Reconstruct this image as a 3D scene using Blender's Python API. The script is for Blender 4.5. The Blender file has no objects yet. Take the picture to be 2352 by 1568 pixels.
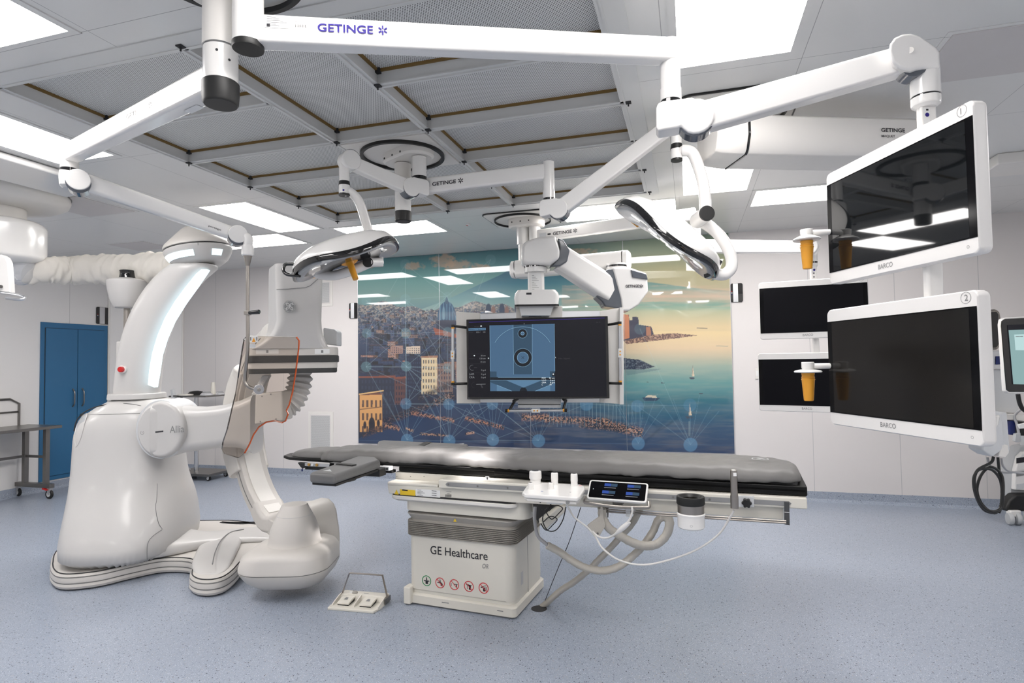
import bpy, bmesh, math, random
import numpy as np
from mathutils import Vector, Matrix
random.seed(7); np.random.seed(7)
C = bpy.context.scene.collection
scene = bpy.context.scene

# ------------------------------------------------------------------ camera
YAW, PITCH, ROLL, FPX, HC = 0.290626, 0.036257, -0.01472, 1360.767, 1.55
_cy, _sy, _cp, _sp = math.cos(YAW), math.sin(YAW), math.cos(PITCH), math.sin(PITCH)
FW = Vector((-_sy*_cp, _cy*_cp, _sp)); _rt = Vector((_cy, _sy, 0)); _up = _rt.cross(FW)
RT = _rt*math.cos(ROLL) + _up*math.sin(ROLL); UP = -_rt*math.sin(ROLL) + _up*math.cos(ROLL)
CAM = Vector((0, 0, HC))
cam = bpy.data.objects.new('camera', bpy.data.cameras.new('camera')); C.objects.link(cam)
cam.data.sensor_width = 36; cam.data.lens = FPX/2352*36; cam.data.clip_start = .05
cam.matrix_world = Matrix(((RT.x, UP.x, -FW.x, 0), (RT.y, UP.y, -FW.y, 0), (RT.z, UP.z, -FW.z, HC), (0, 0, 0, 1)))
scene.camera = cam
# ------------------------------------------------------------------ world, exposure
w = bpy.data.worlds.new('world'); scene.world = w; w.use_nodes = True
w.node_tree.nodes['Background'].inputs[0].default_value = (.8, .85, .9, 1)
w.node_tree.nodes['Background'].inputs[1].default_value = .05
vs = scene.view_settings; vs.view_transform = 'Standard'; vs.look = 'None'; vs.gamma = 1; vs.use_curve_mapping = False
vs.exposure = 0.74
PANEL = 10.0        # radiance of the ceiling light panels

E1 = Vector((_cy, _sy, 0)); E2 = Vector((-_sy, _cy, 0)); EZ = Vector((0, 0, 1))
EX = Vector((1, 0, 0)); EY = Vector((0, 1, 0))
def ray(x, y): return RT*((x-1176)/FPX) - UP*((y-784)/FPX) + FW
def at(x, y, d): return CAM + ray(x, y)*d                       # point at a distance d along the view axis
def onZ(x, y, z): r = ray(x, y); return CAM + r*((z-HC)/r.z)
def onY(x, y, Y): r = ray(x, y); return CAM + r*(Y/r.y)
def onX(x, y, X): r = ray(x, y); return CAM + r*(X/r.x)
def proj(P):
    v = P-CAM; z = v.dot(FW); return 1176+FPX*v.dot(RT)/z, 784-FPX*v.dot(UP)/z

# ------------------------------------------------------------------ materials
def mat(name, col, rough=.4, metal=0, coat=0, emit=None, es=1, bump=0, bscale=60, trans=0, ior=1.45, var=0, vscale=8, spec=.5):
    m = bpy.data.materials.new(name); m.use_nodes = True; nt = m.node_tree; b = nt.nodes['Principled BSDF']
    b.inputs['Base Color'].default_value = (*col, 1); b.inputs['Roughness'].default_value = rough
    b.inputs['Metallic'].default_value = metal; b.inputs['Coat Weight'].default_value = coat; b.inputs['Coat Roughness'].default_value = .08
    b.inputs['Specular IOR Level'].default_value = spec; b.inputs['IOR'].default_value = ior
    b.inputs['Transmission Weight'].default_value = trans
    if emit: b.inputs['Emission Color'].default_value = (*emit, 1); b.inputs['Emission Strength'].default_value = es
    tc = nt.nodes.new('ShaderNodeTexCoord')
    if var:
        n = nt.nodes.new('ShaderNodeTexNoise'); n.inputs['Scale'].default_value = vscale; n.inputs['Detail'].default_value = 4
        nt.links.new(tc.outputs['Object'], n.inputs['Vector'])
        mx = nt.nodes.new('ShaderNodeMix'); mx.data_type = 'RGBA'
        mx.inputs[6].default_value = (*[c*(1-var) for c in col], 1); mx.inputs[7].default_value = (*[min(1, c*(1+var)) for c in col], 1)
        nt.links.new(n.outputs[0], mx.inputs[0]); nt.links.new(mx.outputs[2], b.inputs['Base Color'])
    if bump:
        n = nt.nodes.new('ShaderNodeTexNoise'); n.inputs['Scale'].default_value = bscale; n.inputs['Detail'].default_value = 3
        nt.links.new(tc.outputs['Object'], n.inputs['Vector'])
        bp = nt.nodes.new('ShaderNodeBump'); bp.inputs['Strength'].default_value = bump; bp.inputs['Distance'].default_value = .01
        nt.links.new(n.outputs[0], bp.inputs['Height']); nt.links.new(bp.outputs[0], b.inputs['Normal'])
    return m
M = {}
M['white'] = mat('white_enamel', (.80, .785, .765), .22, coat=.3, var=.01)
M['white2'] = mat('white_plastic', (.76, .735, .70), .38, var=.012)
M['gantry'] = mat('gantry_shell', (.565, .55, .535), .36, coat=.2, var=.012, vscale=3)
M['gantry_w'] = mat('gantry_warm_shell', (.61, .58, .545), .40, var=.012)
M['cream'] = mat('table_cream', (.70, .67, .60), .42, var=.015)
M['offw'] = mat('monitor_white', (.79, .77, .75), .35)
M['grey'] = mat('grey_plastic', (.45, .46, .47), .4)
M['lgrey'] = mat('light_grey', (.60, .61, .62), .4)
M['smoke'] = mat('smoked_plastic', (.10, .11, .13), .12, coat=.5)
M['black'] = mat('black_rubber', (.012, .012, .012), .45)
M['gblack'] = mat('gloss_black', (.006, .006, .007), .08, coat=.6)
M['dark'] = mat('dark_gap', (.03, .03, .032), .7)
M['seam'] = mat('seam_grey', (.20, .20, .20), .6)
M['strip'] = mat('grey_strip', (.25, .25, .255), .45)
M['char'] = mat('charcoal_metal', (.06, .062, .065), .4)
M['frameblack'] = mat('carbon_black', (.007, .007, .007), .35, spec=.22)
M['steel'] = mat('brushed_steel', (.38, .35, .32), .32, metal=1, var=.05, vscale=20)
M['chrome'] = mat('chrome', (.62, .62, .63), .16, metal=1)
M['alu'] = mat('aluminium', (.62, .63, .65), .30, metal=1)
M['anod'] = mat('aluminium_rail', (.50, .50, .51), .38, metal=.6)
M['rail'] = mat('painted_rail', (.66, .66, .65), .40)
M['dsteel'] = mat('dark_steel', (.22, .21, .20), .32, metal=.9, var=.06, vscale=15)
M['vinyl'] = mat('grey_mattress_vinyl', (.150, .145, .141), .50, bump=.35, bscale=9, var=.05)
M['pad'] = mat('grey_pad_vinyl', (.155, .153, .152), .45, bump=.08, bscale=60)
M['yellow'] = mat('amber_plastic', (.80, .36, .035), .35)
M['blue'] = mat('blue_door_paint', (.028, .135, .275), .38, var=.02)
M['dblue'] = mat('dark_blue', (.01, .02, .12), .4)
M['red'] = mat('red_plastic', (.55, .02, .02), .35)
M['ink'] = mat('navy_ink', (.030, .020, .20), .6, spec=.2)
M['inkb'] = mat('black_ink', (.015, .015, .02), .5)
M['inkg'] = mat('grey_ink', (.22, .22, .22), .5)
M['inkf'] = mat('faint_grey_ink', (.55, .54, .53), .45)
M['label'] = mat('label_white', (.80, .80, .79), .5)
M['ylabel'] = mat('label_yellow', (.80, .55, .03), .5)
M['glow'] = mat('light_strip', (.8, .9, .95), .4, emit=(.72, .92, 1.0), es=.62)
M['hose'] = mat('pleated_fabric', (.66, .63, .58), .75, bump=.15, bscale=40)
M['sleeve'] = mat('cable_sleeve_fabric', (.50, .47, .42), .8, bump=.2, bscale=120)
M['cable'] = mat('white_cable', (.72, .70, .67), .4)
M['gcable'] = mat('grey_cable', (.32, .32, .33), .45)
M['bellows'] = mat('bellows_grey', (.36, .34, .31), .55)
M['clear'] = mat('clear_plastic', (.92, .93, .95), .10, trans=.75, ior=1.25)
M['lampglass'] = mat('lamp_front_glass', (.80, .82, .85), .12, trans=.45, ior=1.3)
M['reflector'] = mat('lamp_reflector', (.72, .73, .76), .22, metal=.7)
M['lens'] = mat('lit_lens', (.8, .8, .8), .15, emit=(1, .97, .94), es=.5)
M['gasket'] = mat('brown_gasket', (.20, .12, .035), .7)
M['green'] = mat('green_ring', (.01, .25, .08), .5)
M['redr'] = mat('red_ring', (.65, .03, .04), .5)
M['orange'] = mat('orange_edge', (.55, .09, .015), .15, coat=.4)
M['orange_t'] = mat('warning_orange', (.85, .35, .03), .5)
M['hatch'] = mat('frosted_panel', (.60, .57, .56), .5, var=.03, vscale=5)
M['gold'] = mat('brass', (.6, .35, .1), .3, metal=.8)
M['scr_black'] = mat('screen_off', (.004, .004, .005), .10, spec=.15)
M['scr_reflect'] = mat('screen_reflective', (.006, .007, .008), .03, spec=.9)
M['scr_mid'] = mat('screen_satin', (.010, .009, .008), .12, spec=.35)
M['scr_matte'] = mat('screen_matte', (.004, .004, .006), .3, spec=.12)
def lamp_mat(name, col, s):
    m = bpy.data.materials.new(name); m.use_nodes = True; nt = m.node_tree; nt.nodes.clear()
    e = nt.nodes.new('ShaderNodeEmission'); o = nt.nodes.new('ShaderNodeOutputMaterial'); e.inputs[0].default_value = (*col, 1); e.inputs[1].default_value = s
    nt.links.new(e.outputs[0], o.inputs[0]); return m
M['panel'] = lamp_mat('ceiling_panel_light', (1.0, .97, .95), PANEL)

def lines_mat(name, col, rough, lines, lcol, width=.0015, coat=0, bumpf=0):
    """painted sheet with fine joints at given object-space positions: lines = [(axis, pos)]"""
    m = mat(name, col, rough, coat=coat, var=.008, vscale=2); nt = m.node_tree; b = nt.nodes['Principled BSDF']
    g = nt.nodes.new('ShaderNodeNewGeometry'); sp = nt.nodes.new('ShaderNodeSeparateXYZ'); nt.links.new(g.outputs['Position'], sp.inputs[0])
    acc = None
    for ax, p in lines:
        c = nt.nodes.new('ShaderNodeMath'); c.operation = 'COMPARE'; c.inputs[1].default_value = p; c.inputs[2].default_value = width
        nt.links.new(sp.outputs[ax], c.inputs[0])
        if acc is None: acc = c
        else:
            a = nt.nodes.new('ShaderNodeMath'); a.operation = 'MAXIMUM'; nt.links.new(acc.outputs[0], a.inputs[0]); nt.links.new(c.outputs[0], a.inputs[1]); acc = a
    if acc:
        mx = nt.nodes.new('ShaderNodeMix'); mx.data_type = 'RGBA'; src = b.inputs['Base Color'].links[0].from_socket
        nt.links.new(src, mx.inputs[6]); mx.inputs[7].default_value = (*lcol, 1); nt.links.new(acc.outputs[0], mx.inputs[0]); nt.links.new(mx.outputs[2], b.inputs['Base Color'])
    return m
M['wall'] = lines_mat('wall_panel_paint', (.72, .685, .67), .35, [(0, -6.745), (0, -5.555), (0, 1.27), (0, 2.10), (0, 2.857), (0, .470)], (.50, .49, .49), .003)
M['wallL'] = lines_mat('left_wall_paint', (.74, .725, .715), .35, [(1, 5.90), (1, 4.7), (1, 3.5), (1, 2.3)], (.50, .49, .49), .003)
_cl = [(0, x) for x in (-4.27, -3.64, -2.44, -1.24, -.085, .555, 1.75, 2.35, 3.0, -5.45, -6.7)] + [(1, y) for y in (1.87, 3.10, 4.21, 5.43, 6.03, 6.6, 1.28, -.3)]
M['ceil'] = lines_mat('ceiling_sheet_paint', (.72, .715, .70), .32, _cl, (.34, .34, .34), .0016, coat=.15)

def floor_mat():
    m = mat('speckled_vinyl', (.28, .33, .42), .30, coat=0); nt = m.node_tree; b = nt.nodes['Principled BSDF']
    tc = nt.nodes.new('ShaderNodeNewGeometry')
    def vor(scale, thr, colA):
        v = nt.nodes.new('ShaderNodeTexVoronoi'); v.inputs['Scale'].default_value = scale; nt.links.new(tc.outputs['Position'], v.inputs['Vector'])
        s = nt.nodes.new('ShaderNodeSeparateColor'); nt.links.new(v.outputs['Color'], s.inputs[0])
        c = nt.nodes.new('ShaderNodeMath'); c.operation = 'GREATER_THAN'; c.inputs[1].default_value = thr; nt.links.new(s.outputs[0], c.inputs[0])
        d = nt.nodes.new('ShaderNodeMath'); d.operation = 'LESS_THAN'; d.inputs[1].default_value = .42; nt.links.new(v.outputs['Distance'], d.inputs[0])
        k = nt.nodes.new('ShaderNodeMath'); k.operation = 'MULTIPLY'; nt.links.new(c.outputs[0], k.inputs[0]); nt.links.new(d.outputs[0], k.inputs[1])
        return k
    base = (.29, .345, .43)
    n = nt.nodes.new('ShaderNodeTexNoise'); n.inputs['Scale'].default_value = 260; n.inputs['Detail'].default_value = 2; nt.links.new(tc.outputs['Position'], n.inputs['Vector'])
    mx = nt.nodes.new('ShaderNodeMix'); mx.data_type = 'RGBA'; mx.inputs[6].default_value = (.222, .256, .322, 1); mx.inputs[7].default_value = (.382, .424, .498, 1)
    nt.links.new(n.outputs[0], mx.inputs[0]); cur = mx.outputs[2]
    for sc, th, col in ((190, .88, (.12, .15, .21)), (230, .86, (.58, .62, .68)), (120, .955, (.03, .035, .05)), (150, .95, (.36, .34, .33))):
        k = vor(sc, th, col); x = nt.nodes.new('ShaderNodeMix'); x.data_type = 'RGBA'; nt.links.new(k.outputs[0], x.inputs[0]); nt.links.new(cur, x.inputs[6]); x.inputs[7].default_value = (*col, 1); cur = x.outputs[2]
    nt.links.new(cur, b.inputs['Base Color']); return m
M['floor'] = floor_mat()

def perf_mat(name, col, dcol, pitch, rad, axes=(0, 1)):
    m = mat(name, col, .5); nt = m.node_tree; b = nt.nodes['Principled BSDF']
    g = nt.nodes.new('ShaderNodeNewGeometry'); sp = nt.nodes.new('ShaderNodeSeparateXYZ'); nt.links.new(g.outputs['Position'], sp.inputs[0])
    def math_(op, a, bb):
        n = nt.nodes.new('ShaderNodeMath'); n.operation = op
        for i, v in enumerate((a, bb)):
            if v is None: continue
            if isinstance(v, (int, float)): n.inputs[i].default_value = v
            else: nt.links.new(v, n.inputs[i])
        return n.outputs[0]
    def dots(off):
        ds = []
        for i, a in enumerate(axes):
            p = pitch*(1 if i == 0 else 1.732)
            t = math_('ADD', math_('DIVIDE', sp.outputs[a], p), off+100)
            fr = math_('SUBTRACT', math_('FRACT', t, None), .5); fr = math_('MULTIPLY', fr, p); ds.append(math_('MULTIPLY', fr, fr))
        return math_('LESS_THAN', math_('ADD', ds[0], ds[1]), rad*rad)
    k = math_('MAXIMUM', dots(0), dots(.5))
    mx = nt.nodes.new('ShaderNodeMix'); mx.data_type = 'RGBA'; nt.links.new(k, mx.inputs[0]); mx.inputs[6].default_value = (*col, 1); mx.inputs[7].default_value = (*dcol, 1)
    nt.links.new(mx.outputs[2], b.inputs['Base Color']); return m
M['perf'] = perf_mat('perforated_filter_face', (.76, .76, .745), (.16, .16, .16), .0115, .0034)
M['grille'] = perf_mat('perforated_grille', (.60, .60, .60), (.22, .22, .22), .012, .0035, (0, 2))

# ------------------------------------------------------------------ mesh helpers
class MB:
    def __init__(s): s.v = []; s.f = []
    def add(s, vs_, fs_):
        o = len(s.v); s.v += [Vector(v) for v in vs_]; s.f += [[i+o for i in f] for f in fs_]; return s
    def box(s, c, size, X=EX, Y=EY, Z=EZ):
        c = Vector(c); a, b, d = size; P = [c+X*(i*a/2)+Y*(j*b/2)+Z*(k*d/2) for i in (-1, 1) for j in (-1, 1) for k in (-1, 1)]
        return s.add(P, [[0, 1, 3, 2], [4, 6, 7, 5], [0, 4, 5, 1], [2, 3, 7, 6], [0, 2, 6, 4], [1, 5, 7, 3]])
    def loft(s, rings, cap=True, closed=False):
        n = len(rings[0]); v = [p for r in rings for p in r]; f = []
        m = len(rings)
        for i in range(m if closed else m-1):
            for j in range(n):
                a = i*n+j; b = i*n+(j+1) % n; i2 = (i+1) % m; f.append([a, b, i2*n+(j+1) % n, i2*n+j])
        if cap and not closed: f.append(list(range(n))[::-1]); f.append([(m-1)*n+j for j in range(n)])
        return s.add(v, f)
    def prism(s, poly, N):          # poly: list of 3D points, N: extrusion vector
        n = len(poly); v = [Vector(p) for p in poly]+[Vector(p)+N for p in poly]
        return s.add(v, [list(range(n))[::-1], list(range(n, 2*n))]+[[j, (j+1) % n, n+(j+1) % n, n+j] for j in range(n)])
    def flat(s, poly): return s.add(poly, [list(range(len(poly)))])
    def tube(s, pts, r, seg=14, cap=True, closed=False, flat=1.0):
        pts = [Vector(p) for p in pts]; n = len(pts); rr = r if isinstance(r, (list, tuple)) else [r]*n
        rings = []; prev = None
        for i, p in enumerate(pts):
            a = pts[i-1] if (i > 0 or closed) else p; b = pts[(i+1) % n] if (i < n-1 or closed) else p
            t = (b-a).normalized()
            if prev is None: x = t.orthogonal().normalized() if abs(t.z) > .9 else t.cross(EZ).normalized()
            else: x = (prev - t*prev.dot(t)).normalized()
            prev = x; y = t.cross(x)
            rings.append([p+x*(rr[i]*math.cos(2*math.pi*k/seg))+y*(rr[i]*flat*math.sin(2*math.pi*k/seg)) for k in range(seg)])
        return s.loft(rings, cap and not closed, closed)
    def cyl(s, a, b, r, seg=28, r2=None): return s.tube([a, b], [r, r if r2 is None else r2], seg)
    def lathe(s, o, prof, axis=EZ, seg=36, cap=True):   # prof: [(radius, height)]
        o = Vector(o); axis = Vector(axis).normalized(); x = axis.orthogonal().normalized(); y = axis.cross(x)
        return s.loft([[o+axis*h+x*(max(r, 1e-4)*math.cos(2*math.pi*k/seg))+y*(max(r, 1e-4)*math.sin(2*math.pi*k/seg)) for k in range(seg)] for r, h in prof], cap)
    def build(s, name, m, parent=None, bevel=0, bseg=2, ang=35, smooth=True, loc=None, sub=0):
        rl = Vector((0, 0, 0)); q = parent
        while q is not None: rl = rl + q.location; q = q.parent
        o = Vector(loc) if (loc is not None and parent is None) else Vector((0, 0, 0))
        if parent is None and loc is None and s.v:
            xs = [v.x for v in s.v]; ys = [v.y for v in s.v]; zs = [v.z for v in s.v]
            o = Vector(((min(xs)+max(xs))/2, (min(ys)+max(ys))/2, min(zs)))
        off = rl if parent is not None else o
        me = bpy.data.meshes.new(name); me.from_pydata([tuple(v-off) for v in s.v], [], s.f)
        b = bmesh.new(); b.from_mesh(me); bmesh.ops.recalc_face_normals(b, faces=b.faces); b.to_mesh(me); b.free()
        if smooth:
            me.polygons.foreach_set('use_smooth', [True]*len(me.polygons)); me.set_sharp_from_angle(angle=math.radians(ang))
        me.materials.append(m); ob = bpy.data.objects.new(name, me); C.objects.link(ob)
        ob.location = o
        if parent is not None: ob.parent = parent
        if bevel:
            md = ob.modifiers.new('bevel', 'BEVEL'); md.width = bevel; md.segments = bseg; md.limit_method = 'ANGLE'; md.angle_limit = math.radians(40); md.harden_normals = True
        elif smooth and not sub and len(me.polygons) > 12:
            md = ob.modifiers.new('weighted', 'WEIGHTED_NORMAL'); md.keep_sharp = True; md.weight = 100
        if sub:
            md = ob.modifiers.new('sub', 'SUBSURF'); md.levels = sub; md.render_levels = sub
        return ob
def tag(o, label=None, cat=None, group=None, kind=None):
    if label: o['label'] = label
    if cat: o['category'] = cat
    if group: o['group'] = group
    if kind: o['kind'] = kind
    return o
def thing(name, loc, label, cat, group=None):
    o = bpy.data.objects.new(name, None); C.objects.link(o); o.location = Vector(loc); o.empty_display_size = .05
    return tag(o, label, cat, group)
def rrect(c, X, Y, w_, h_, r, seg=5):
    c = Vector(c); P = []
    r = min(r, w_/2-1e-4, h_/2-1e-4)
    for sx, sy, a0 in ((1, 1, 0), (-1, 1, 90), (-1, -1, 180), (1, -1, 270)):
        for k in range(seg+1):
            a = math.radians(a0+90*k/seg); P.append(c+X*(sx*(w_/2-r)+r*math.cos(a))+Y*(sy*(h_/2-r)+r*math.sin(a)))
    return P
def srect(c, X, Y, a, b, n=2.6, seg=40):
    c = Vector(c); P = []
    for k in range(seg):
        t = 2*math.pi*k/seg; ct, st = math.cos(t), math.sin(t)
        P.append(c+X*(a*math.copysign(abs(ct)**(2/n), ct))+Y*(b*math.copysign(abs(st)**(2/n), st)))
    return P
def circ(c, X, Y, r, seg=32): return [Vector(c)+X*(r*math.cos(2*math.pi*k/seg))+Y*(r*math.sin(2*math.pi*k/seg)) for k in range(seg)]
def smooth_path(pts, n=8):
    pts = [Vector(p) for p in pts]; out = []
    for i in range(len(pts)-1):
        p0 = pts[max(i-1, 0)]; p1 = pts[i]; p2 = pts[i+1]; p3 = pts[min(i+2, len(pts)-1)]
        for k in range(n):
            t = k/n; out.append(.5*((2*p1)+(-p0+p2)*t+(2*p0-5*p1+4*p2-p3)*t*t+(-p0+3*p1-3*p2+p3)*t*t*t))
    out.append(pts[-1]); return out
def lerp(a, b, t): return a+(b-a)*t
def text(s, o, X, Y, h, m, parent, width=None, name='lettering', ex=.0007, italic=False):
    cu = bpy.data.curves.new('t', 'FONT'); cu.body = s; cu.size = 1
    if italic: cu.shear = .25
    cu.offset = .022 if s == 'GETINGE' else .006
    tmp = bpy.data.objects.new('t', cu); C.objects.link(tmp); bpy.context.view_layer.update()
    me = bpy.data.meshes.new_from_object(tmp.evaluated_get(bpy.context.evaluated_depsgraph_get())); bpy.data.objects.remove(tmp)
    xs = [v.co.x for v in me.vertices]; x0, x1 = min(xs), max(xs)
    X = Vector(X).normalized(); Y = Vector(Y).normalized(); N = X.cross(Y); sy = h/.70; sx = sy if width is None else width/(x1-x0)
    rl = Vector((0, 0, 0)); q = parent
    while q is not None: rl = rl+q.location; q = q.parent
    for v in me.vertices: v.co = Vector(o)+X*((v.co.x-x0)*sx)+Y*(v.co.y*sy)+N*ex-rl
    me.materials.append(m); ob = bpy.data.objects.new(name, me); C.objects.link(ob); ob.parent = parent; return ob
def star(o, X, Y, r, m, parent, ex=.0007):       # six-armed mark after the wordmark
    N = X.cross(Y); mb = MB()
    for k in range(6):
        a = math.radians(90+60*k); d = X*math.cos(a)+Y*math.sin(a); e = N.cross(d)
        i0 = .28*r if k != 3 else .05*r; w_ = .16*r
        mb.flat([Vector(o)+N*ex+d*i0-e*w_, Vector(o)+N*ex+d*r-e*w_*(1.2 if k % 2 else .8), Vector(o)+N*ex+d*r+e*w_, Vector(o)+N*ex+d*i0+e*w_])
    return mb.build('logo_mark', m, parent)
def patch(name, o, X, Y, w_, h_, m, parent, ex=.0006):
    N = X.cross(Y); o = Vector(o)+N*ex; mb = MB(); mb.flat([o, o+X*w_, o+X*w_+Y*h_, o+Y*h_]); return mb.build(name, m, parent, smooth=False)
def face_cam(side, p): return side if side.dot(CAM-p) > 0 else -side
def arm(p0, p1, w0, h0, w1, h1, r=.25, seg=4):
    """tapered rounded box beam from p0 to p1; returns mesh builder and its frame"""
    d = (p1-p0).normalized(); side = d.cross(EZ).normalized(); side = face_cam(side, p0); up = side.cross(d); up = up if up.z > 0 else -up
    mb = MB(); n = 8; rings = []
    for k in range(n+1):
        t = k/n; ww = lerp(w0, w1, t); hh = lerp(h0, h1, t); rings.append(rrect(lerp(p0, p1, t), side, up, ww, hh, r*min(ww, hh), seg))
    mb.loft(rings); return mb, d, side, up
# ================================================================== THE ROOM
Z0, Z1, YB, XL, XR, YF = 0.0, 3.0, 7.17, -7.96, 4.4, -2.6
def struct(name, mb, m, **k): o = mb.build(name, m, smooth=False, **k); o['kind'] = 'structure'; return o
mb = MB(); mb.box((-2, 2.3, -.05), (14, 11, .1)); struct('floor', mb, M['floor'])
GX = [-3.37, -2.175, -1.53, -.312]; GY = [2.10, 2.715, 3.33, 3.94, 4.555, 5.17]
mb = MB(); ct = .12
def cbox(x0, x1, y0, y1): mb.box(((x0+x1)/2, (y0+y1)/2, Z1+ct/2), (x1-x0, y1-y0, ct))
cbox(-9, GX[0], YF-.3, YB+.3); cbox(GX[3], 5, YF-.3, YB+.3); cbox(GX[0], GX[3], YF-.3, GY[0]); cbox(GX[0], GX[3], GY[5], YB+.3)
mb.box((-1.85, 3.6, 3.2), (3.4, 3.4, .05))
struct('ceiling', mb, M['ceil'])
def wall(name, x0, y0, x1, y1, m, th=.1):
    a = Vector((x0, y0, 0)); b = Vector((x1, y1, 0)); d = (b-a).normalized(); n = Vector((d.y, -d.x, 0)); c = Vector((-1.8, 2.3, 0))
    if n.dot(c-a) > 0: n = -n
    mb = MB(); mb.prism([a, b, b+n*th, a+n*th], Vector((0, 0, Z1))); struct(name, mb, m)
    # coved skirting in floor vinyl
    q = -n; mb = MB(); prof = [(0, 0), (.045, 0), (.020, .012), (.008, .03), (.004, .108), (0, .108)]
    rings = [[p+q*u+EZ*v for u, v in prof] for p in (a-d*.0, b+d*.0)]; mb.loft(rings)
    struct('baseboard_'+name[5:], mb, M['floor'])
wall('wall_back', -7.34, YB, XR, YB, M['wall']); wall('wall_left', XL, YF, XL, 6.45, M['wallL']); wall('wall_corner', XL, 6.45, -7.34, YB, M['wallL'])
wall('wall_right', XR, YB, XR, YF, M['wallL']); wall('wall_front', XL, YF, XR, YF, M['wallL'])
mb = MB(); mb.cyl((-7.345, YB-.012, .1), (-7.345, YB-.012, 3), .012, 10); struct('trim_1', mb, M['white2'])
mb = MB(); mb.cyl((XL+.012, 6.455, .1), (XL+.012, 6.455, 3), .012, 10); struct('trim_2', mb, M['white2'])

# ceiling light panels ----------------------------------------------------
def light(x0, x1, y0, y1, label, group='lit panels in the ceiling'):
    t = thing('ceiling_light', ((x0+x1)/2, (y0+y1)/2, Z1-.001), label, 'ceiling light', group)
    mb = MB(); b = .035
    for a in ((x0-b, x1+b, y0-b, y0), (x0-b, x1+b, y1, y1+b), (x0-b, x0, y0, y1), (x1, x1+b, y0, y1)):
        mb.box(((a[0]+a[1])/2, (a[2]+a[3])/2, Z1-.003), (a[1]-a[0], a[3]-a[2], .006))
    mb.build('frame', M['ceil'], t, smooth=False)
    mb = MB(); mb.box(((x0+x1)/2, (y0+y1)/2, Z1-.002), (x1-x0, y1-y0, .003)); mb.build('diffuser', M['panel'], t, smooth=False)
for a in ((-4.21, -3.705, 4.275, 5.365, 'long lit ceiling panel left of the filter field, its far end near the mural'),
          (-4.21, -3.705, 1.94, 3.03, 'lit ceiling panel cut by the left photo edge, above the lower boom arm'),
          (-.02, .49, 1.93, 3.005, 'large lit ceiling panel at the top edge of the photo, right of the filter field'),
          (-.015, .50, 4.275, 5.37, 'lit ceiling panel behind the curved lamp arm, left of the wide boom'),
          (.588, 1.68, 5.45, 5.975, 'lit ceiling panel half hidden by the upper right monitor'),
          (-1.18, -.09, 5.45, 5.985, 'lit ceiling panel behind the tilted right surgical light'),
          (-3.57, -2.50, 5.415, 5.95, 'lit ceiling panel directly above the left surgical light'),
          (-5.37, -4.28, 5.42, 5.95, 'lit ceiling panel behind the gantry cap and rod joint'),
          (-3.62, -2.51, 1.31, 1.84, 'lit ceiling panel in the top left corner of the photo')):
    light(*a)
for x0, y0 in ((-1.2, 1.0), (-3.6, -1.2), (-.6, -1.2), (1.3, -1.2), (2.6, .6), (-7.2, 1.6), (-7.1, 3.1), (-6.4, -1.6), (3.0, 3.2)):  # out of view; the far-left panels are added to brighten the left wall
    light(x0, x0+1.09, y0-.0, y0+.51, 'unseen lit ceiling panel behind or beside the camera, the far-left ones added to brighten the left wall', 'lit panels out of view, some added')
def hatch(x0, x1, y0, y1, label):
    t = thing('ceiling_hatch', ((x0+x1)/2, (y0+y1)/2, Z1), label, 'ceiling panel')
    mb = MB(); mb.box(((x0+x1)/2, (y0+y1)/2, Z1-.004), (x1-x0, y1-y0, .008)); mb.build('cover', M['hatch'], t, smooth=False, bevel=.003)
    mb = MB(); mb.box(((x0+x1)/2, (y0+y1)/2, Z1-.0015), (x1-x0+.05, y1-y0+.05, .003)); mb.build('frame', M['ceil'], t, smooth=False)
hatch(-5.42, -4.86, 3.66, 4.19, 'frosted unlit ceiling panel at left, above the pleated hose')
hatch(-6.45, -5.93, 5.22, 5.62, 'small frosted unlit ceiling panel far left near the gantry cap')
hatch(1.17, 1.72, 3.08, 3.60, 'frosted unlit ceiling panel in the top right corner')
mb = MB(); mb.box((3.1, 5.2, 2.96), (1.9, .36, .08)); tag(mb.build('ceiling_duct', M['white2'], bevel=.01), 'pale shallow duct under the ceiling at the right edge', 'ceiling duct')
mb = MB(); mb.box((-4.58, .9, 2.975), (.52, 5.3, .05)); tag(mb.build('ceiling_rail', M['white'], bevel=.02, bseg=3), 'broad white ceiling rail running in at the left edge', 'ceiling rail')
mb = MB(); mb.box((-2.166, 5.726, 2.992), (.03, .05, .016)); a = mb.build('smoke_indicator', M['label'], bevel=.003); tag(a, 'tiny red and white ceiling tag between lit panel and boom plate', 'indicator')
mb = MB(); mb.box((-2.180, 5.726, 2.983), (.012, .04, .003)); mb.build('red_stripe', M['red'], a)

# perforated filter field ---------------------------------------------------
fr = thing('ceiling_filter_frame', (-1.84, 3.64, Z1), 'aluminium grid of rails holding the perforated filters', 'ceiling frame')
def rail(x0, y0, x1, y1):
    mb = MB(); c = Vector(((x0+x1)/2, (y0+y1)/2, 0)); L = math.hypot(x1-x0, y1-y0); d = Vector((x1-x0, y1-y0, 0)).normalized(); n = d.cross(EZ)
    mb.box(c+EZ*3.045, (L, .028, .09), d, n); mb.box(c+EZ*3.001, (L, .050, .006), d, n); mb.box(c+EZ*2.995, (L, .010, .010), d, n)
    return mb.build('rail', M['rail'], fr, smooth=False)
for x in (GX[0], GX[1], GX[2], GX[3]): rail(x, GY[0], x, GY[5])
for y in GY[1:5]: rail(GX[0], y, GX[1], y); rail(GX[2], y, GX[3], y)
for y in (GY[2], GY[3]): rail(GX[1], y, GX[2], y)
for y in (GY[0], GY[5]): rail(GX[0], y, GX[3], y)
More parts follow.
